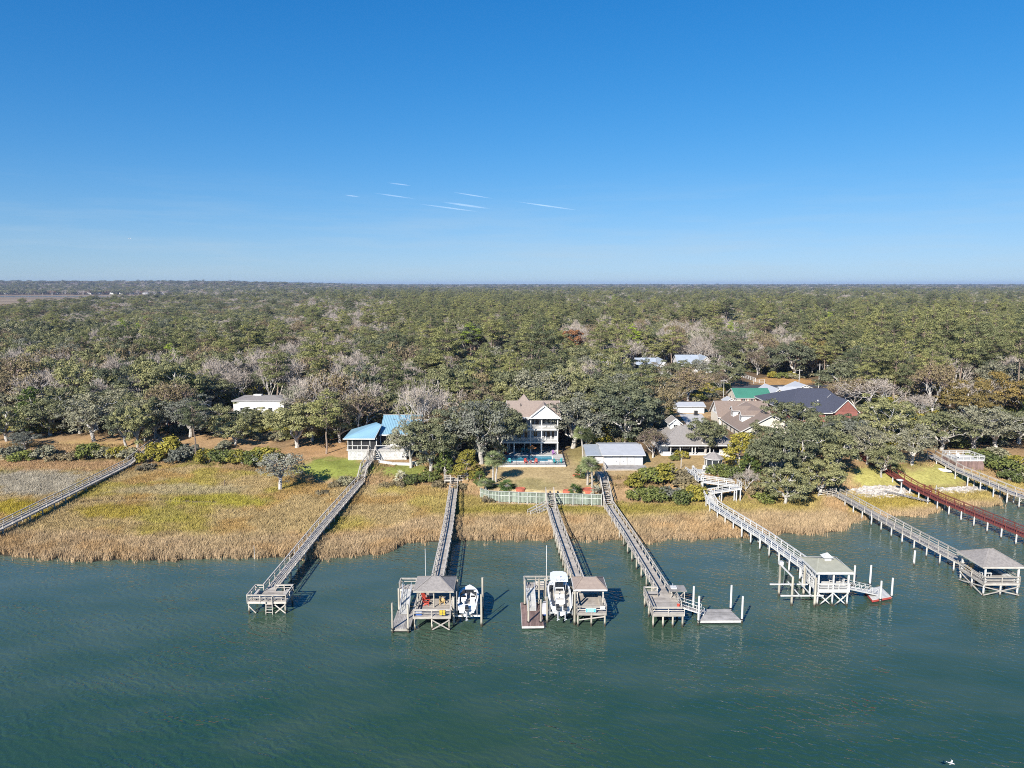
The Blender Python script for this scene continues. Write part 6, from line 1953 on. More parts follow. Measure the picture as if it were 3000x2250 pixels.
# ---------------------------------------------------------------- green-roofed cottage and cream neighbours
t = PT('house', 'cream cottage with a bright green metal roof', 'house', (79, 235, 4.8))
b0 = 4.8
wl = t.box('wall', 73.8, 85.0, 230.6, 240, b0 - .6, 7.3, 'siding_cream')
window(t, 231.8, 232.9, b0 + .8, b0 + 2.0, 73.8, wl, face='-x'); window(t, 236.5, 237.6, b0 + .8, b0 + 2.0, 73.8, wl, face='-x')
for x in (75.5, 78.3, 81.2, 83.2):
    window(t, x, x + 1.1, b0 + .9, b0 + 2.1, 230.6, wl)
for x in (75.2, 76.8, 78.0, 79.6):
    t.box('shutter', x, x + .25, 230.5, 230.58, b0 + .9, b0 + 2.1, 'red_paint', wl)
gable_roof(t, 73.8, 85.0, 230.6, 240, 7.3, 9.6, 'roof_green', 'x', .5, seam=.6, wall='siding_cream')
t = PT('house', 'cream gabled house with a pale grey roof right of the green-roofed cottage', 'house', (91, 236, 4.8))
wl = t.box('wall', 85.8, 97, 233, 244, b0 - .6, 7.6, 'siding_cream')
window(t, 88.0, 89.2, b0 + 1.0, b0 + 2.3, 233.0, wl)
gable_roof(t, 85.8, 91.2, 233, 246, 7.6, 9.6, 'roof_grey', 'y', .4, wall='siding_cream')
gable_roof(t, 91.2, 98, 236, 244, 7.6, 9.4, 'roof_grey', 'x', .4, wall='siding_cream', name='wing_roof')
t = PT('garage', 'white garage peeping over the slate roof by the road', 'garage', (103, 248, 4.8))
t.box('wall', 98.5, 106, 245, 254, b0 - .6, 7.6, 'siding_white'); gable_roof(t, 98.5, 106, 245, 254, 7.6, 9.3, 'roof_grey', 'y', .4, wall='siding_white')
t = PT('shed', 'small grey-roofed shed left of the green-roofed cottage', 'shed', (70.8, 229, 4.7))
t.box('wall', 69.2, 72.6, 227, 231, b0 - .6, 6.5, 'siding_white'); gable_roof(t, 69.2, 72.6, 227, 231, 6.5, 7.5, 'roof_grey', 'y', .3, wall='siding_white')
t = PT('garage', 'long low white garage in the shade of the trees behind the low porch house', 'garage', (57, 218, 4.7))
wl = t.box('wall', 50.6, 58.6, 213.5, 220, b0 - .8, 7.2, 'siding_white'); gable_roof(t, 50.6, 58.6, 213.5, 220, 7.2, 8.0, 'roof_grey', 'x', .4, wall='siding_white')
t.box('garage_door', 54.2, 57.6, 213.4, 213.498, b0 - .3, 6.8, 'white_paint', wl)

# ---------------------------------------------------------------- white stucco building in the left woods
t = PT('house', 'long white stucco building half hidden in the woods left of the blue-roofed house', 'house', (-76, 216, 4.6))
b0 = 4.5
wl = t.box('wall', -84.5, -69.2, 212.6, 223, b0 - .8, 9.0, 'stucco')
for x in (-82.5, -78.5, -74):
    window(t, x, x + 1.3, b0 + .9, b0 + 2.4, 212.6, wl)
hip_roof(t, -84.5, -69.2, 212.6, 223, 9.05, 9.75, 'shingle_grey', 6, .4, 'white_paint')
t.box('roof_hatch', -80.5, -78.0, 218.5, 220, 9.2, 9.95, 'stucco')
t = PT('house', 'dim low house behind the oak trunks at the head of the leftmost pier', 'house', (-99, 204, 4.4))
wl = t.box('wall', -107, -90, 200.5, 210, b0 - .8, 7.2, 'brick_red')
for x in (-104, -100, -95.5):
    window(t, x, x + 1.6, b0 + .5, b0 + 2.0, 200.5, wl)
t.box('door', -92.6, -91.4, 200.42, 200.498, b0, b0 + 2.2, 'roof_green', wl)
gable_roof(t, -107, -90, 200.5, 210, 7.2, 9.4, 'shingle_grey', 'x', .5, wall='brick_red')

# ---------------------------------------------------------------- pale blue roofs deep in the woods
for (x, y, lb, w, dp) in ((60.5, 309, 'left of two pale blue metal roofs showing through the woods', 13, 11), (82, 322, 'right of two pale blue metal roofs showing through the woods', 15, 11)):
    t = PT('house', lb, 'house', (x, y, 5))
    wl = t.box('wall', x - w / 2, x + w / 2, y - dp / 2, y + dp / 2, 4.5, 9.0, 'siding_white')
    window(t, x + w / 2 - 3.4, x + w / 2 - 2.2, 7.0, 8.4, y - dp / 2, wl); window(t, x - 1, x + .4, 7.0, 8.4, y - dp / 2, wl)
    gable_roof(t, x - w / 2, x + w * .12, y - dp / 2, y + dp / 2, 9.0, 12.2, 'metal_roof_pale', 'x', .5, seam=.6, wall='siding_white')
    gable_roof(t, x + w * .14, x + w / 2, y - dp / 2 - .6, y + dp / 2, 9.0, 12.0, 'metal_roof_pale', 'y', .5, wall='siding_white', name='front_gable_roof')
t = PT('house', 'small grey-roofed house among the pines behind the slate roof', 'house', (145, 331, 5))
wl = t.box('wall', 140.5, 149.5, 327, 336, 4.4, 7.6, 'siding_white'); window(t, 142, 143.4, 5.5, 7, 327, wl)
hip_roof(t, 140.5, 149.5, 327, 336, 7.6, 10.2, 'shingle_grey', 2, .5, 'white_paint')

# ---------------------------------------------------------------- road, drive, poles, fence behind
def strip(name, quad, mat, dz=.06, n=24):
    """a paved strip draped on the ground: quad = near-left, near-right, far-right, far-left"""
    vs, fs = [], []
    for j in range(5):
        for i in range(n + 1):
            a = V3((*quad[0], 0)).lerp(V3((*quad[1], 0)), i / n); b = V3((*quad[3], 0)).lerp(V3((*quad[2], 0)), i / n)
            q = a.lerp(b, j / 4); vs.append((q.x, q.y, zat(q.x, q.y) + dz))
    for j in range(4):
        for i in range(n):
            k = j * (n + 1) + i; fs.append((k, k + 1, k + n + 2, k + n + 1))
    return single(name, mesh_np(name, np.array(vs), fs, (mat,)), kind='structure')
strip('road', [(84, 268), (150, 274), (150, 281), (84, 276)], 'asphalt')
strip('driveway', [(47.5, 182), (53.5, 182), (57.5, 212), (50.5, 212)], 'concrete')
for px, py, top, lb in ((2340, 1135, 1081, 'slim utility pole standing by the road'), (2398, 1138, 1065, 'pale utility pole right of the slim pole by the road'), (2119, 1168, 1110, 'thin white mast left of the green-roofed cottage'), (4, 1060, 965, 'pale pole at the left edge of the woods')):
    p = on_land(px, py, 5)
    h = (py - top) * (p.y * CP + 5.5) / FPX
    t = PT('utility_pole', lb, 'pole', p)
    t.pole('shaft', p - V3((0, 0, .6)), p + V3((0, 0, h)), .34 if 'thin' not in lb else .16, 'oak_bark' if 'thin' not in lb else 'white_paint')
    t.beam('crossarm', p + V3((-1.1, 0, h - .5)), p + V3((1.1, 0, h - .5)), .12, .14, 'grey_wood')
t = PT('rail_fence', 'white three-rail fence by the road behind the green-roofed cottage', 'fence', on_land(2220, 1115, 5))
pts = [on_land(2172, 1104, 5), on_land(2213, 1118, 5), on_land(2208, 1124, 5), on_land(2240, 1122, 5)]
for a, b in ((pts[0], pts[1]), (pts[2], pts[3])):
    railing(t, a, b, 'white_paint', 1.5, 2.6, 3, post=.18, cap=.12)
p = on_land(2038, 1217, 4.6)
t = PT('rubbish_bin', 'dark wheeled bin beside the drive behind the low porch house', 'bin', p)
t.box('body', p.x - .5, p.x + .5, p.y - .45, p.y + .45, p.z + .08, p.z + 1.3, 'black_cowl'); t.box('lid', p.x - .55, p.x + .55, p.y - .5, p.y + .5, p.z + 1.303, p.z + 1.4, 'black_cowl')
for s in (-.45, .45):
    t.pole('wheel', (p.x + s - .05, p.y + .4, p.z + .15), (p.x + s + .05, p.y + .4, p.z + .15), .3, 'black_cowl')

# ---------------------------------------------------------------- far shore
for i, (px, w, h, lb) in enumerate(((14, 16, 6, 'white house at the far left shore of the inlet'), (84, 10, 5, 'small pale house on the far shore left of the marsh point'), (166, 9, 5, 'lone white hut on the far shore of the inlet'), (262, 22, 8, 'large white house on the far shore of the inlet'), (290, 10, 5, 'low white house right of the large far-shore house'), (328, 15, 5, 'pale house in the middle of the far shore'), (355, 16, 5, 'long white shed on the far shore'), (384, 13, 5, 'white house left of the trawler on the far shore'), (425, 20, 5, 'long white fish house beside the trawler on the far shore'), (478, 14, 6, 'white building right of the trawler on the far shore'))):
    Yf = 2835
    xf = (px - 1500) / FPX * (Yf * CP + 5)
    z = max(zat(xf, Yf), .5)
    t = T('far_house', lb, 'house', (xf, Yf, z))
    t.box('wall', -w / 2, w / 2, 0, 10, -1, h, 'far_wall')
    mb = MB(); mb.add([(-w / 2 - .5, -.6, h), (w / 2 + .5, -.6, h), (w / 2 + .5, 10.6, h), (-w / 2 - .5, 10.6, h), (-w / 2 - .5, 5, h + 3), (w / 2 + .5, 5, h + 3)], [(0, 1, 5, 4), (2, 3, 4, 5), (1, 2, 5), (3, 0, 4), (3, 2, 1, 0)])
    t.mesh('roof', mb, 'roof_grey')
Yf, px = 2740, 455
xf = (px - 1500) / FPX * (Yf * CP + 5)
t = T('trawler', 'white fishing trawler with raised outriggers at the far shore', 'boat', (xf, Yf, 0))
mb = MB(); mb.prism([(-11, -2.5), (7, -2.8), (12, 0), (7, 2.8), (-11, 2.5)], -.6, 2.4); t.mesh('hull', mb, 'far_wall')
t.box('wheelhouse', -1, 5, -1.8, 1.8, 2.4, 6, 'far_wall')
t.pole('mast', (-2, 0, 2.4), (-2, 0, 15), .6, 'far_wall')
for s in (-1, 1):
    t.beam('outrigger', (-2, s * 2, 2.6), (-2 + s * 5, s * 3, 17), .5, .5, 'far_wall')
Yf, px = 6500, 745
t = T('water_tower', 'tiny white water tower on the horizon left of centre', 'tower', ((px - 1500) / FPX * (Yf * CP), Yf, 10))
mb = MB(); mb.lathe([(1.2, -10), (1.0, 24), (3, 27), (6.5, 31), (7, 35), (4.5, 39), (.5, 40.5)], 14); t.mesh('tank', mb, 'far_wall', smooth=True)
mb = MB(); mb.lathe([(3.2, -10), (1.4, -6), (1.2, 0)], 12); t.mesh('foot', mb, 'far_wall')
# ================================================================== boats and small things
def hull_rings(L, B, D, n=15, bow_rise=.35, transom=.86):
    """stations from stern (y=0) to bow (y=L): (y, half beam, keel z, sheer z)"""
    out = []
    for i in range(n):
        k = i / (n - 1)
        hb = B / 2 * (transom + (1 - transom) * min(1, k / .4)) * (1 - max(0, (k - .45) / .55) ** 3.4)
        out.append((k * L, max(hb, .02), .55 * D * max(0, (k - .55) / .45) ** 2.2, D + bow_rise * k * k))
    return out

def boat_hull(t, L, B, D, mat='gelcoat', stripe=None, dz=0.0):
    rg = hull_rings(L, B, D)
    mb, prof = MB(), []
    for y, hb, kz, sz in rg:
        ch = kz + (sz - kz) * .38
        prof.append([(0, y, kz), (hb * .80, y, ch), (hb, y, sz - .10), (hb, y, sz)])
    v, f = [], []
    for p in prof:
        v += [(-x, y, z) for x, y, z in p[::-1]][:3] + p
    n = 7
    for i in range(len(prof) - 1):
        for j in range(n - 1):
            f.append((i * n + j, (i + 1) * n + j, (i + 1) * n + j + 1, i * n + j + 1))
    f.append(tuple(range(n)))
    mb.add(v, f)
    h = t.mesh('hull', mb, mat, smooth=False)
    if stripe:
        sb = MB()
        for s in (-1, 1):
            vv = []
            for y, hb, kz, sz in rg[:-1]:
                vv += [(s * (hb + .012), y, sz - .30), (s * (hb + .012), y, sz - .06)]
            ff = [(2 * i, 2 * i + 2, 2 * i + 3, 2 * i + 1) for i in range(len(rg) - 2)]
            sb.add(vv, ff if s > 0 else [q[::-1] for q in ff])
        t.mesh('side_stripe', sb, stripe, h)
    # gunwale and cockpit floor
    gb = MB()
    for s in (-1, 1):
        vv = []
        for y, hb, kz, sz in rg:
            vv += [(s * hb, y, sz + .002), (s * max(hb - .22, 0), y, sz + .012)]
        ff = [(2 * i, 2 * i + 1, 2 * i + 3, 2 * i + 2) for i in range(len(rg) - 1)]
        gb.add(vv, ff if s < 0 else [q[::-1] for q in ff])
    t.mesh('gunwale', gb, mat)
    fb = MB(); vv = []
    m_ = int(len(rg) * .80)
    for y, hb, kz, sz in rg[:m_]:
        vv += [(-max(hb - .20, .02), y, D * .52), (max(hb - .20, .02), y, D * .52)]
    fb.add(vv, [(2 * i, 2 * i + 1, 2 * i + 3, 2 * i + 2) for i in range(m_ - 1)])
    t.mesh('cockpit_floor', fb, 'deck_tan')
    cb = MB()
    for s in (-1, 1):
        vv = []
        for y, hb, kz, sz in rg[:m_]:
            vv += [(s * max(hb - .21, .02), y, D * .52), (s * max(hb - .21, .02), y, sz)]
        ff = [(2 * i, 2 * i + 2, 2 * i + 3, 2 * i + 1) for i in range(m_ - 1)]
        cb.add(vv, ff)
    t.mesh('coaming', cb, mat)
    return rg

def outboard(t, x, y, z, s=1.0, cowl='black_cowl'):
    mb = MB()
    mb.add([(x - .25 * s, y - .75 * s, z + .15 * s), (x + .25 * s, y - .75 * s, z + .15 * s), (x + .27 * s, y, z + .05 * s), (x - .27 * s, y, z + .05 * s),
            (x - .18 * s, y - .70 * s, z + .75 * s), (x + .18 * s, y - .70 * s, z + .75 * s), (x + .2 * s, y - .02, z + .68 * s), (x - .2 * s, y - .02, z + .68 * s)], MB.BF)
    o = t.mesh('outboard', mb, cowl)
    t.box('cowl_band', x - .255 * s, x + .255 * s, y - .74 * s, y - .02, z + .30 * s, z + .36 * s, 'grey_cowl', o)
    t.beam('leg', (x, y - .30 * s, z + .1 * s), (x, y - .42 * s, z - .95 * s), .16 * s, .26 * s, 'grey_cowl', o)
    t.beam('gearcase', (x, y - .10 * s, z - .95 * s), (x, y - .75 * s, z - 1.0 * s), .16 * s, .2 * s, 'grey_cowl', o)
    for a in (0, 2.1, 4.2):
        t.beam('propeller', (x, y - .78 * s, z - 1.0 * s), (x + .2 * s * math.cos(a), y - .80 * s, z - 1.0 * s + .2 * s * math.sin(a)), .03, .12 * s, 'alloy', o)

# big centre-console boat on its lift
t = T('boat', 'large white twin-outboard boat with a hardtop hoisted beside the tan-roofed shelter', 'boat', (6.4, 87.3, 1.25))
rg = boat_hull(t, 8.6, 3.15, 1.35)
for x in (-.48, .48):
    outboard(t, x, .05, 1.0, 1.05)
t.box('swim_platform', -1.1, 1.1, -.25, .35, .78, .86, 'gelcoat')
t.box('leaning_post', -.62, .62, 2.9, 3.6, .74, 1.55, 'gelcoat'); t.box('bait_station', -.62, .62, 1.75, 2.35, .74, 1.4, 'gelcoat'); t.box('hatch', -.45, .45, 1.85, 2.25, 1.402, 1.43, 'deck_tan')
cs = t.box('console', -.62, .62, 4.3, 5.5, .74, 2.0, 'gelcoat'); t.beam('windscreen', (-.55, 4.45, 2.35), (.55, 4.45, 2.35), .03, .7, 'glass', cs); t.box('dash', -.5, .5, 4.2, 4.29, 1.5, 1.9, 'black_cowl', cs)
for x in (-.35, .35):
    t.box('helm_seat', x - .27, x + .27, 3.0, 3.5, 1.552, 1.72, 'gelcoat'); t.box('seat_back', x - .27, x + .27, 2.92, 3.02, 1.722, 2.15, 'deck_tan')
mb = MB(); mb.prism([(-1.15, 4.0), (1.15, 4.0), (1.25, 5.0), (1.1, 6.8), (.6, 7.3), (-.6, 7.3), (-1.1, 6.8), (-1.25, 5.0)], 2.98, 3.10)
ht = t.mesh('hardtop', mb, 'gelcoat')
for x, y in ((-.9, 3.8), (.9, 3.8), (-.85, 5.6), (.85, 5.6)):
    t.beam('top_support', (x * .72, y + .3, .9), (x, y, 2.97), .06, .06, 'alloy', ht)
for x in (-.4, .1, .45):
    t.beam('rod_holder', (x, 4.05, 3.1), (x, 3.9, 3.45), .05, .05, 'alloy', ht)
t.pole('radar_dome', (0, 5.2, 3.105), (0, 5.2, 3.3), .5, 'gelcoat', ht)
mb = MB(); vv = []
for i, (y, hb, kz, sz) in enumerate(rg[10:]):
    vv += [(-hb + .1, y, sz + .02), (hb - .1, y, sz + .02)]
mb.add(vv, [(2 * i, 2 * i + 1, 2 * i + 3, 2 * i + 2) for i in range(len(rg[10:]) - 1)]); t.mesh('bow_cushion', mb, 'gelcoat')
for s in (-1, 1):
    t.beam('bow_rail', (s * 1.3, 5.6, 1.75), (s * .3, 8.3, 2.0), .04, .04, 'alloy')
# its lift
t = PT('boat_lift', 'boat lift holding the large twin-outboard boat', 'boat lift', (6.4, 91, 0))
for x, y, z in ((4.6, 88.0, 3.6), (4.6, 93.8, 3.6), (8.15, 87.4, 4.6), (8.15, 93.8, 4.4)):
    t.pole('piling', (x, y, -1.5), (x, y, z), .3, 'piling')
for y in (88.6, 93.2):
    t.beam('lift_beam', (4.5, y, 1.12), (8.2, y, 1.12), .16, .2, 'alloy')
for x in (5.6, 7.2):
    t.beam('bunk', (x, 87.6, 1.30), (x, 94.4, 1.30), .14, .12, 'grey_wood')
for x, y in ((4.75, 88.6), (4.75, 93.2), (8.0, 88.6), (8.0, 93.2)):
    t.beam('cable', (x, y, 1.2), (x, y, 3.5), .025, .025, 'alloy')
for x, y in ((4.95, 87.7), (7.85, 87.7)):
    t.beam('guide_pole', (x, y, 1.2), (x, y, 4.4), .07, .07, 'white_paint')

# smaller bowrider on its lift
t = T('boat', 'blue and white bowrider with one outboard on the lift beside the grey-roofed gazebo', 'boat', (-5.85, 87.2, 1.35))
rg = boat_hull(t, 6.3, 2.7, 1.15, stripe='blue_hull')
outboard(t, 0, .0, .85, 1.0)
t.box('engine_deck', -1.0, 1.0, .05, .8, .9, 1.12, 'gelcoat'); t.box('swim_platform', -.95, -.35, -.45, .05, .62, .70, 'gelcoat'); t.box('swim_platform', .35, .95, -.45, .05, .62, .70, 'gelcoat')
t.box('rear_bench', -.95, .95, .82, 1.35, .60, 1.0, 'gelcoat')
for x in (-.6, .6):
    s_ = t.box('seat', x - .28, x + .28, 2.3, 2.85, .60, 1.0, 'gelcoat'); t.box('seat_back', x - .28, x + .28, 2.2, 2.32, 1.0, 1.5, 'gelcoat', s_)
    c_ = t.box('console', x - .38, x + .38, 3.3, 3.8, .60, 1.35, 'gelcoat'); t.box('dash', x - .3, x + .3, 3.25, 3.298, 1.05, 1.3, 'black_cowl', c_)
for s in (-1, 1):
    t.beam('windscreen', (s * 1.08, 3.1, 1.5), (s * .35, 3.95, 1.62), .03, .42, 'glass')
t.beam('windscreen', (-.35, 3.95, 1.62), (.35, 3.95, 1.62), .03, .42, 'glass')
mb = MB(); vv = []
for y, hb, kz, sz in rg[11:]:
    vv += [(-hb + .05, y, sz + .03), (hb - .05, y, sz + .03)]
mb.add(vv, [(2 * i, 2 * i + 1, 2 * i + 3, 2 * i + 2) for i in range(len(rg[11:]) - 1)]); t.mesh('bow_deck', mb, 'gelcoat')
for s in (-1, 1):
    t.box('bow_cushion', min(s * .35, s * .85), max(s * .35, s * .85), 4.1, 5.1, .7, 1.0, 'blue_hull')
t = PT('boat_lift', 'boat lift holding the blue and white bowrider', 'boat lift', (-5.8, 90, 0))
for x, y, z in ((-7.55, 87.0, 4.0), (-7.4, 91.8, 4.3), (-3.95, 87.0, 4.4), (-4.0, 91.8, 4.6)):
    t.pole('piling', (x, y, -1.5), (x, y, z), .3, 'piling')
for y in (87.5, 91.2):
    t.beam('lift_beam', (-7.5, y, 1.22), (-3.95, y, 1.22), .16, .2, 'white_paint')
for x in (-6.5, -5.2):
    t.beam('bunk', (x, 87.1, 1.38), (x, 91.9, 1.38), .14, .12, 'grey_wood')
for x, y in ((-7.4, 87.5), (-7.3, 91.2), (-4.1, 87.5), (-4.1, 91.2)):
    t.beam('cable', (x, y, 1.3), (x, y, 3.9), .025, .025, 'alloy')
for x in (-7.15, -4.55):
    t.beam('guide_pole', (x, 87.4, 1.2), (x, 87.4, 4.6), .07, .07, 'white_paint')
for i in range(6):
    t.box('tide_mark', -3.86, -3.83, 86.83, 86.86, 2.6 + .28 * i, 2.75 + .28 * i, 'black_metal')

# small covered watercraft between float and lift
t = T('watercraft', 'small pale covered watercraft moored between the plum-brown float and the boat', 'watercraft', (4.45, 89.2, .55))
mb = MB()
for k, (y, w, z) in enumerate(((0, .45, .5), (.6, .52, .75), (1.5, .5, .95), (2.3, .4, .8), (2.9, .1, .55))):
    pass
prof = ((0, .45, .55), (.6, .52, .8), (1.4, .5, 1.0), (2.3, .38, .85), (2.9, .08, .5))
vv = []
for y, w, z in prof:
    vv += [(-w, y, .05), (-w, y, .35), (-w * .45, y, z), (w * .45, y, z), (w, y, .35), (w, y, .05)]
mb.add(vv, [(i * 6 + j, i * 6 + j + 1, (i + 1) * 6 + j + 1, (i + 1) * 6 + j) for i in range(4) for j in range(5)] + [(5, 4, 3, 2, 1, 0)])
t.mesh('cover', mb, 'siding_grey'); t.beam('keel', (0, .1, -.05), (0, 2.6, -.05), .5, .2, 'blue_hull')
t.beam('handlebar', (-.35, 1.5, 1.02), (.35, 1.5, 1.02), .05, .05, 'black_cowl')

# ------------------------------------------------------------------ chairs
def adirondack(name, mat):
    t = T(name, cat='chair')
    t.beam('seat', (0, -.28, .38), (0, .30, .26), .56, .04, mat)
    for i in range(5):
        x = -.22 + .11 * i
        t.beam('back_slat', (x * .9, .26, .26), (x * 1.15, .58, 1.02 - abs(i - 2) * .06), .10, .03, mat)
    for s in (-1, 1):
        t.beam('arm', (s * .36, -.38, .58), (s * .36, .38, .55), .14, .03, mat)
        t.beam('leg', (s * .32, -.30, 0), (s * .32, -.30, .56), .10, .04, mat)
        t.beam('leg', (s * .30, .45, 0), (s * .30, -.25, .36), .04, .12, mat)
    return t.o

CH = {m_: adirondack('garden_chair', m_) for m_ in ('chair_red', 'chair_teal', 'chair_purple', 'white_paint', 'tan_plastic')}
used = set()
def chair(m_, p, rz, label, group=None, sc=1.0):
    if m_ in used:
        return copy_thing(CH[m_], p, rz, sc, label, group)
    used.add(m_)
    o = CH[m_]; o.location = p; o.rotation_euler = (0, 0, rz); o.scale = (sc,) * 3
    return tag(o, label, 'chair', group)
zt2 = zt_ + .004
chair('chair_red', (3.05, 155.7, zt2), .15, 'left of the two red garden chairs at the front of the pool')
chair('chair_red', (5.35, 155.7, zt2), -.15, 'right of the two red garden chairs at the front of the pool')
chair('chair_red', (-1.2, 163.4, zt2), 2.6, 'red garden chair at the far left corner of the pool')
chair('chair_teal', (9.6, 155.6, zt2), .3, 'left of the two teal chairs at the right corner of the pool')
chair('chair_teal', (10.9, 155.9, zt2), -.5, 'right of the two teal chairs at the right corner of the pool')
chair('chair_teal', (-1.9, 155.9, zt2), .4, 'left of the two shaded teal chairs at the left of the pool')
chair('chair_teal', (-.6, 155.9, zt2), -.1, 'right of the two shaded teal chairs at the left of the pool')
chair('chair_teal', (2.6, 166.0, 4.20), .2, 'left of two teal chairs under the porch of the white house')
chair('chair_teal', (3.6, 166.2, 4.20), -.2, 'right of two teal chairs under the porch of the white house')
chair('chair_purple', (9.8, 163.9, zt2), .2, 'purple chair beside the right column of the white house')
p = on_land(2026, 1367, 4.3); chair('white_paint', (38.9, 147.8, 4.55), .25, 'left of two white chairs above the switchback ramp')
chair('white_paint', (41.1, 148.0, 4.55), -.2, 'right of two white chairs above the switchback ramp')
chair('white_paint', (101.0, 157.2, 5.0), -.6, 'white chair on the railed deck beside the far right pier')
chair('tan_plastic', (67.7, 100.4, 2.0), -1.2, 'tan chair in the left corner of the hip-roofed shelter', sc=1.1)
CHR = []
t = T('garden_table', 'small red table between the two red garden chairs', 'table', (4.2, 155.6, zt2))
mb = MB(); mb.lathe([(.38, .50), (.40, .53), (.38, .56)], 12); t.mesh('table_top', mb, 'chair_red')
for a in (0, 2.1, 4.2):
    t.beam('leg', (.26 * math.cos(a), .26 * math.sin(a), 0), (.18 * math.cos(a), .18 * math.sin(a), .5), .05, .05, 'chair_red')
t = T('parasol', 'orange parasol on the terrace behind the pool', 'umbrella', (4.7, 163.6, zt2))
t.pole('pole', (0, 0, 0), (0, 0, 2.25), .06, 'white_paint'); mb = MB(); mb.lathe([(.3, 0), (.3, .1), (.05, .14)], 12); t.mesh('base', mb, 'concrete')
rb = [(1.15 * math.cos(k * math.pi / 4), 1.15 * math.sin(k * math.pi / 4), 1.75) for k in range(8)]
mb = MB(); mb.add(rb + [(0, 0, 2.3)] + [(x, y, z - .12) for x, y, z in rb], [(i, (i + 1) % 8, 8) for i in range(8)] + [(9 + i, 9 + (i + 1) % 8, (i + 1) % 8, i) for i in range(8)])
t.mesh('canopy', mb, 'canvas_orange')
for q in rb:
    t.beam('rib', (0, 0, 2.2), (q[0] * .97, q[1] * .97, 1.70), .03, .03, 'white_paint')

# ------------------------------------------------------------------ planting beds of the yard
def bed(name, px, py, r, label):
    p = on_land(px, py, 3.4)
    t = T(name, label, 'flower bed', p)
    mb = MB(); mb.lathe([(r, -.35), (r, .20), (r - .14, .22), (r - .16, .12)], 14); t.mesh('kerb', mb, 'planter_red')
    mb = MB(); mb.lathe([(r - .17, -.2), (r - .17, .14), (.05, .2)], 14); t.mesh('mulch', mb, 'planter_red')
    return t
bed('planting_bed', 1525, 1433, 1.0, 'round red bed at the left of the lawn above the bulkhead')
bed('planting_bed', 1690, 1345 + 48, .9, 'red bed at the right edge of the lawn')
bed('planting_bed', 1662, 1439, .9, 'red bed beside the sago palm on the right of the lawn')
bed('planting_bed', 1727, 1436, 1.5, 'large red bed around the right-hand palms')

# ------------------------------------------------------------------ clutter on the docks
t = T('cooler', 'blue cooler against the rail under the grey-roofed gazebo', 'cooler', (-12.1, 86.4, 1.9))
t.box('body', -.3, .5, -.2, .25, .005, .42, 'blue_hull'); t.box('lid', -.32, .52, -.22, .27, .424, .5, 'sign_white')
t = T('life_vest_rack', 'yellow life vests hung on the front rail of the grey-roofed gazebo', 'life vest', (-8.9, 85.78, 2.2))
for i in range(2):
    t.box('vest', -.35 + .4 * i, -.02 + .4 * i, -.10, .0, .0, .62, 'yellow_plastic'); t.box('strap', -.36 + .4 * i, -.01 + .4 * i, -.115, -.101, .25, .31, 'black_cowl')
t = T('patio_table', 'round table under the grey-roofed gazebo', 'table', (-9.3, 90.4, 1.9))
mb = MB(); mb.lathe([(.55, .70), (.58, .73), (.55, .76)], 14); t.mesh('table_top', mb, 'grey_wood'); t.pole('stem', (0, 0, .02), (0, 0, .7), .1, 'black_metal'); t.pole('foot', (0, 0, .0), (0, 0, .05), .6, 'black_metal')
chair('tan_plastic', (-9.3, 89.5, 1.9), .2, 'tan chair beside the round table under the grey-roofed gazebo', sc=.95)
chair('chair_red', (-11.6, 90.6, 1.9), .8, 'red chair under the left of the grey-roofed gazebo', sc=1.0)
chair('chair_red', (-11.3, 89.3, 1.9), 1.5, 'front red chair under the left of the grey-roofed gazebo', sc=1.0)
t = T('grill', 'dark barbecue grill at the back of the grey-roofed gazebo', 'grill', (-10.9, 91.9, 1.9))
t.box('cabinet', -.35, .35, -.25, .25, .12, .8, 'alloy'); mb = MB(); mb.tube([(-.38, 0, .86), (.38, 0, .86)], .24, 10); t.mesh('hood', mb, 'black_cowl')
for s in (-.28, .28):
    t.pole('wheel', (s - .04, -.18, .08), (s + .04, -.18, .08), .16, 'black_cowl')
t = T('fish_cleaning_bench', 'white cutting bench at the left of the hip-roofed shelter', 'bench', (68.0, 97.6, 2.0))
t.box('board', -.5, .9, -.35, .35, .85, .92, 'white_paint')
for x in (-.42, .8):
    for y in (-.28, .28):
        t.beam('leg', (x, y, 0), (x, y, .85), .08, .08, 'white_paint')
for x, m_, lb in ((18.55, 'chair_red', 'red bucket at the left rail of the open platform'), (21.9, 'chair_red', 'red bucket at the right rail of the open platform')):
    t = T('bucket', lb, 'bucket', (x, 88.6, 1.9))
    mb = MB(); mb.lathe([(.15, 0), (.21, .42), (.19, .42), (.14, .05)], 12); t.mesh('pail', mb, m_); t.beam('handle', (-.2, 0, .42), (.2, 0, .55), .02, .02, 'alloy')
t = T('kayak', 'upturned white dinghy under the far right pier', 'boat', on_land(2768, 1380, 3))
mb = MB(); vv = []
for y, w, z in ((-1.4, .05, .05), (-.9, .45, .35), (0, .6, .45), (.9, .5, .4), (1.4, .3, .3)):
    vv += [(-w, y, 0), (-w * .6, y, z), (w * .6, y, z), (w, y, 0)]
mb.add(vv, [(i * 4 + j, i * 4 + j + 1, (i + 1) * 4 + j + 1, (i + 1) * 4 + j) for i in range(4) for j in range(3)] + [(16, 17, 18, 19)]); t.mesh('hull', mb, 'gelcoat'); t.beam('keel', (0, -1.2, .3), (0, 1.3, .46), .05, .06, 'gelcoat')
t.o.rotation_euler = (0, 0, .9)

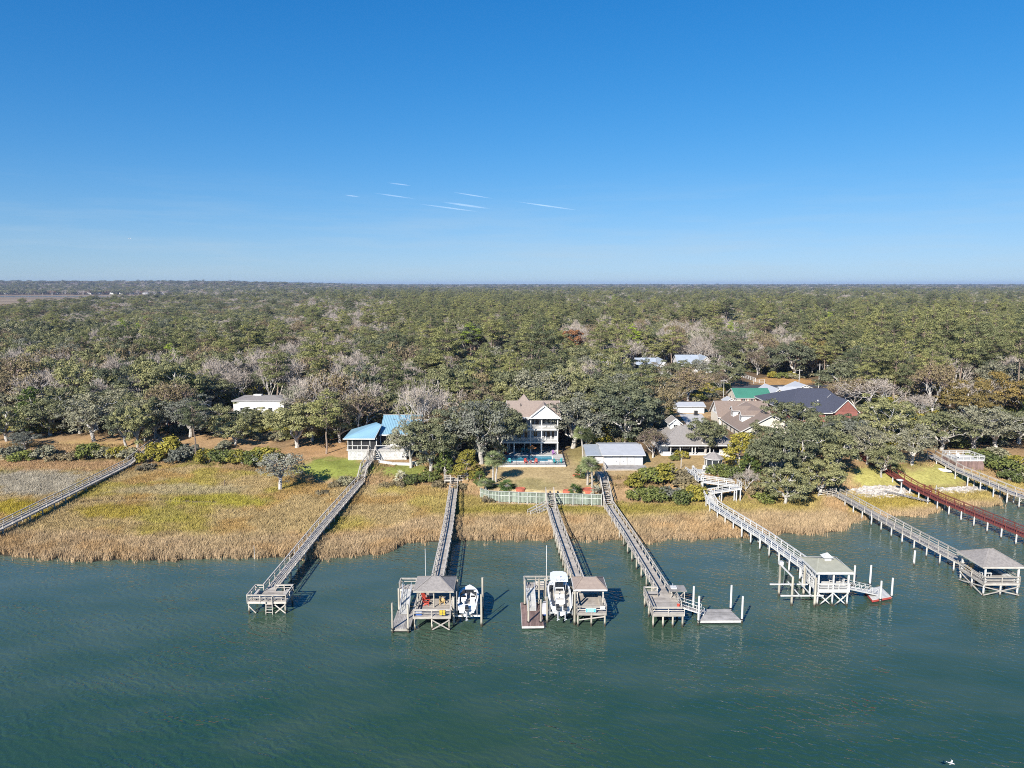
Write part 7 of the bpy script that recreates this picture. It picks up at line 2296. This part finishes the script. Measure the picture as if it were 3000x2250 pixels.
# ------------------------------------------------------------------ gull, aeroplane, contrails
g_ = gp(2786, 2236, 4.5)
t = T('gull', 'white gull gliding low over the water at the lower right', 'bird', g_, math.radians(-38))
t.o.scale = (.8, .8, .8)
mb = MB(); mb.tube([(-.30, 0, 0), (-.18, 0, .01), (0, 0, .03), (.16, 0, .03), (.26, 0, .05), (.36, 0, .03)], [.02, .06, .085, .07, .045, .008], 8); t.mesh('body', mb, 'feather', smooth=True)
for s in (-1, 1):
    mb = MB(); mb.add([(.10, s * .04, .05), (-.08, s * .04, .05), (.02, s * .34, .16), (.14, s * .32, .16), (-.16, s * .66, .10), (-.05, s * .40, .15)], [(0, 1, 2, 3), (3, 2, 4), ] if s > 0 else [(3, 2, 1, 0), (4, 2, 3)])
    t.mesh('wing', mb, 'feather')
mb = MB(); mb.add([(-.26, -.03, 0), (-.26, .03, 0), (-.44, .09, 0), (-.44, -.09, 0)], [(0, 1, 2, 3)]); t.mesh('tail', mb, 'feather')
def sky_point(px, py, dist):
    a, b = (px - 1500) / FPX, -(py - 1125) / FPX
    return V3((a, CP + b * SP, -SP + b * CP)).normalized() * dist + V3((0, 0, CAM_H))
q = sky_point(379.5, 699.5, 9000)
t = T('aeroplane', 'tiny dark aeroplane low in the left sky', 'aeroplane', q, .1)
mb = MB(); mb.tube([(-15, 0, 0), (-12, 0, 0), (10, 0, 0), (15, 0, .5)], [.4, 2, 2, .5], 8); t.mesh('fuselage', mb, 'siding_grey')
for s in (-1, 1):
    mb = MB(); mb.add([(-3, s * 1, -.5), (4, s * 1, -.5), (7, s * 15, .6), (4, s * 15, .6), (-3, s * 1, -.2), (4, s * 1, -.2), (7, s * 15, .8), (4, s * 15, .8)], MB.BF); t.mesh('wing', mb, 'siding_grey')
t.box('tail_fin', 11, 15, -.3, .3, .5, 5, 'siding_grey')
m, tt, b = new_mat('contrail')
n_ = tt.nodes
tr = n_.new('ShaderNodeBsdfTransparent'); df = n_.new('ShaderNodeBsdfDiffuse'); df.inputs['Color'].default_value = (.9, .9, .9, 1)
tl = n_.new('ShaderNodeBsdfTranslucent'); tl.inputs['Color'].default_value = (.9, .9, .9, 1)
ad = n_.new('ShaderNodeAddShader'); tt.links.new(df.outputs[0], ad.inputs[0]); tt.links.new(tl.outputs[0], ad.inputs[1])
tc = n_.new('ShaderNodeTexCoord'); sx = n_.new('ShaderNodeSeparateXYZ'); tt.links.new(tc.outputs['Generated'], sx.inputs[0])
fade = mth(tt, 'MULTIPLY', mth(tt, 'SINE', mth(tt, 'MULTIPLY', sx.outputs['X'], math.pi)), mth(tt, 'ADD', .01, mth(tt, 'MULTIPLY', noise(tt, .0006, 3), .15)))
mx_ = n_.new('ShaderNodeMixShader'); tt.links.new(fade, mx_.inputs[0]); tt.links.new(tr.outputs[0], mx_.inputs[1]); tt.links.new(ad.outputs[0], mx_.inputs[2])
tt.links.new(mx_.outputs[0], n_['Material Output'].inputs['Surface'])
for x0, y0, x1, y1, w, lb in ((1133, 535, 1205, 544, 90, 'short contrail highest in the sky above the woods'), (1092, 565, 1220, 583, 90, 'contrail left of centre, second lowest of the left pair'), (1224, 597, 1405, 621, 100, 'long contrail lowest in the centre of the sky'), (1327, 563, 1446, 582, 90, 'contrail right of centre fading to the right'), (1508, 590, 1700, 617, 100, 'rightmost contrail, slanting down to the right'), (1290, 591, 1440, 612, 150, 'faint blurred contrail above the longest one'), (1008, 571, 1056, 577, 80, 'faint short contrail at the left of the group')):
    a, b_ = sky_point(x0, y0, 62000), sky_point(x1, y1, 62000)
    mid = (a + b_) / 2
    mb = MB(); n = 10
    pts = [a.lerp(b_, i / n) - mid for i in range(n + 1)]
    mb.tube(pts, [w * .55 * (.25 + .75 * math.sin(math.pi * (i + .3) / (n + .6))) for i in range(n + 1)], 8)
    single('contrail', mb.mesh('contrail', 'contrail', smooth=True), lb, 'contrail', 'contrails in the blue sky', loc=mid)
# ================================================================== haze over the whole place
m, t_, b = new_mat('haze')
t_.nodes.remove(b)
pv = t_.nodes.new('ShaderNodeVolumePrincipled')
pv.inputs['Color'].default_value = (.42, .56, .86, 1)
pv.inputs['Density'].default_value = 0.00006
pv.inputs['Anisotropy'].default_value = 0.0
t_.links.new(pv.outputs[0], t_.nodes['Material Output'].inputs['Volume'])
hb = MB().box(-17000, 17000, -420, 16500, -4, 85)
single('haze', hb.mesh('haze', 'haze'), 'thin blue haze over the woods', 'haze', kind='stuff')
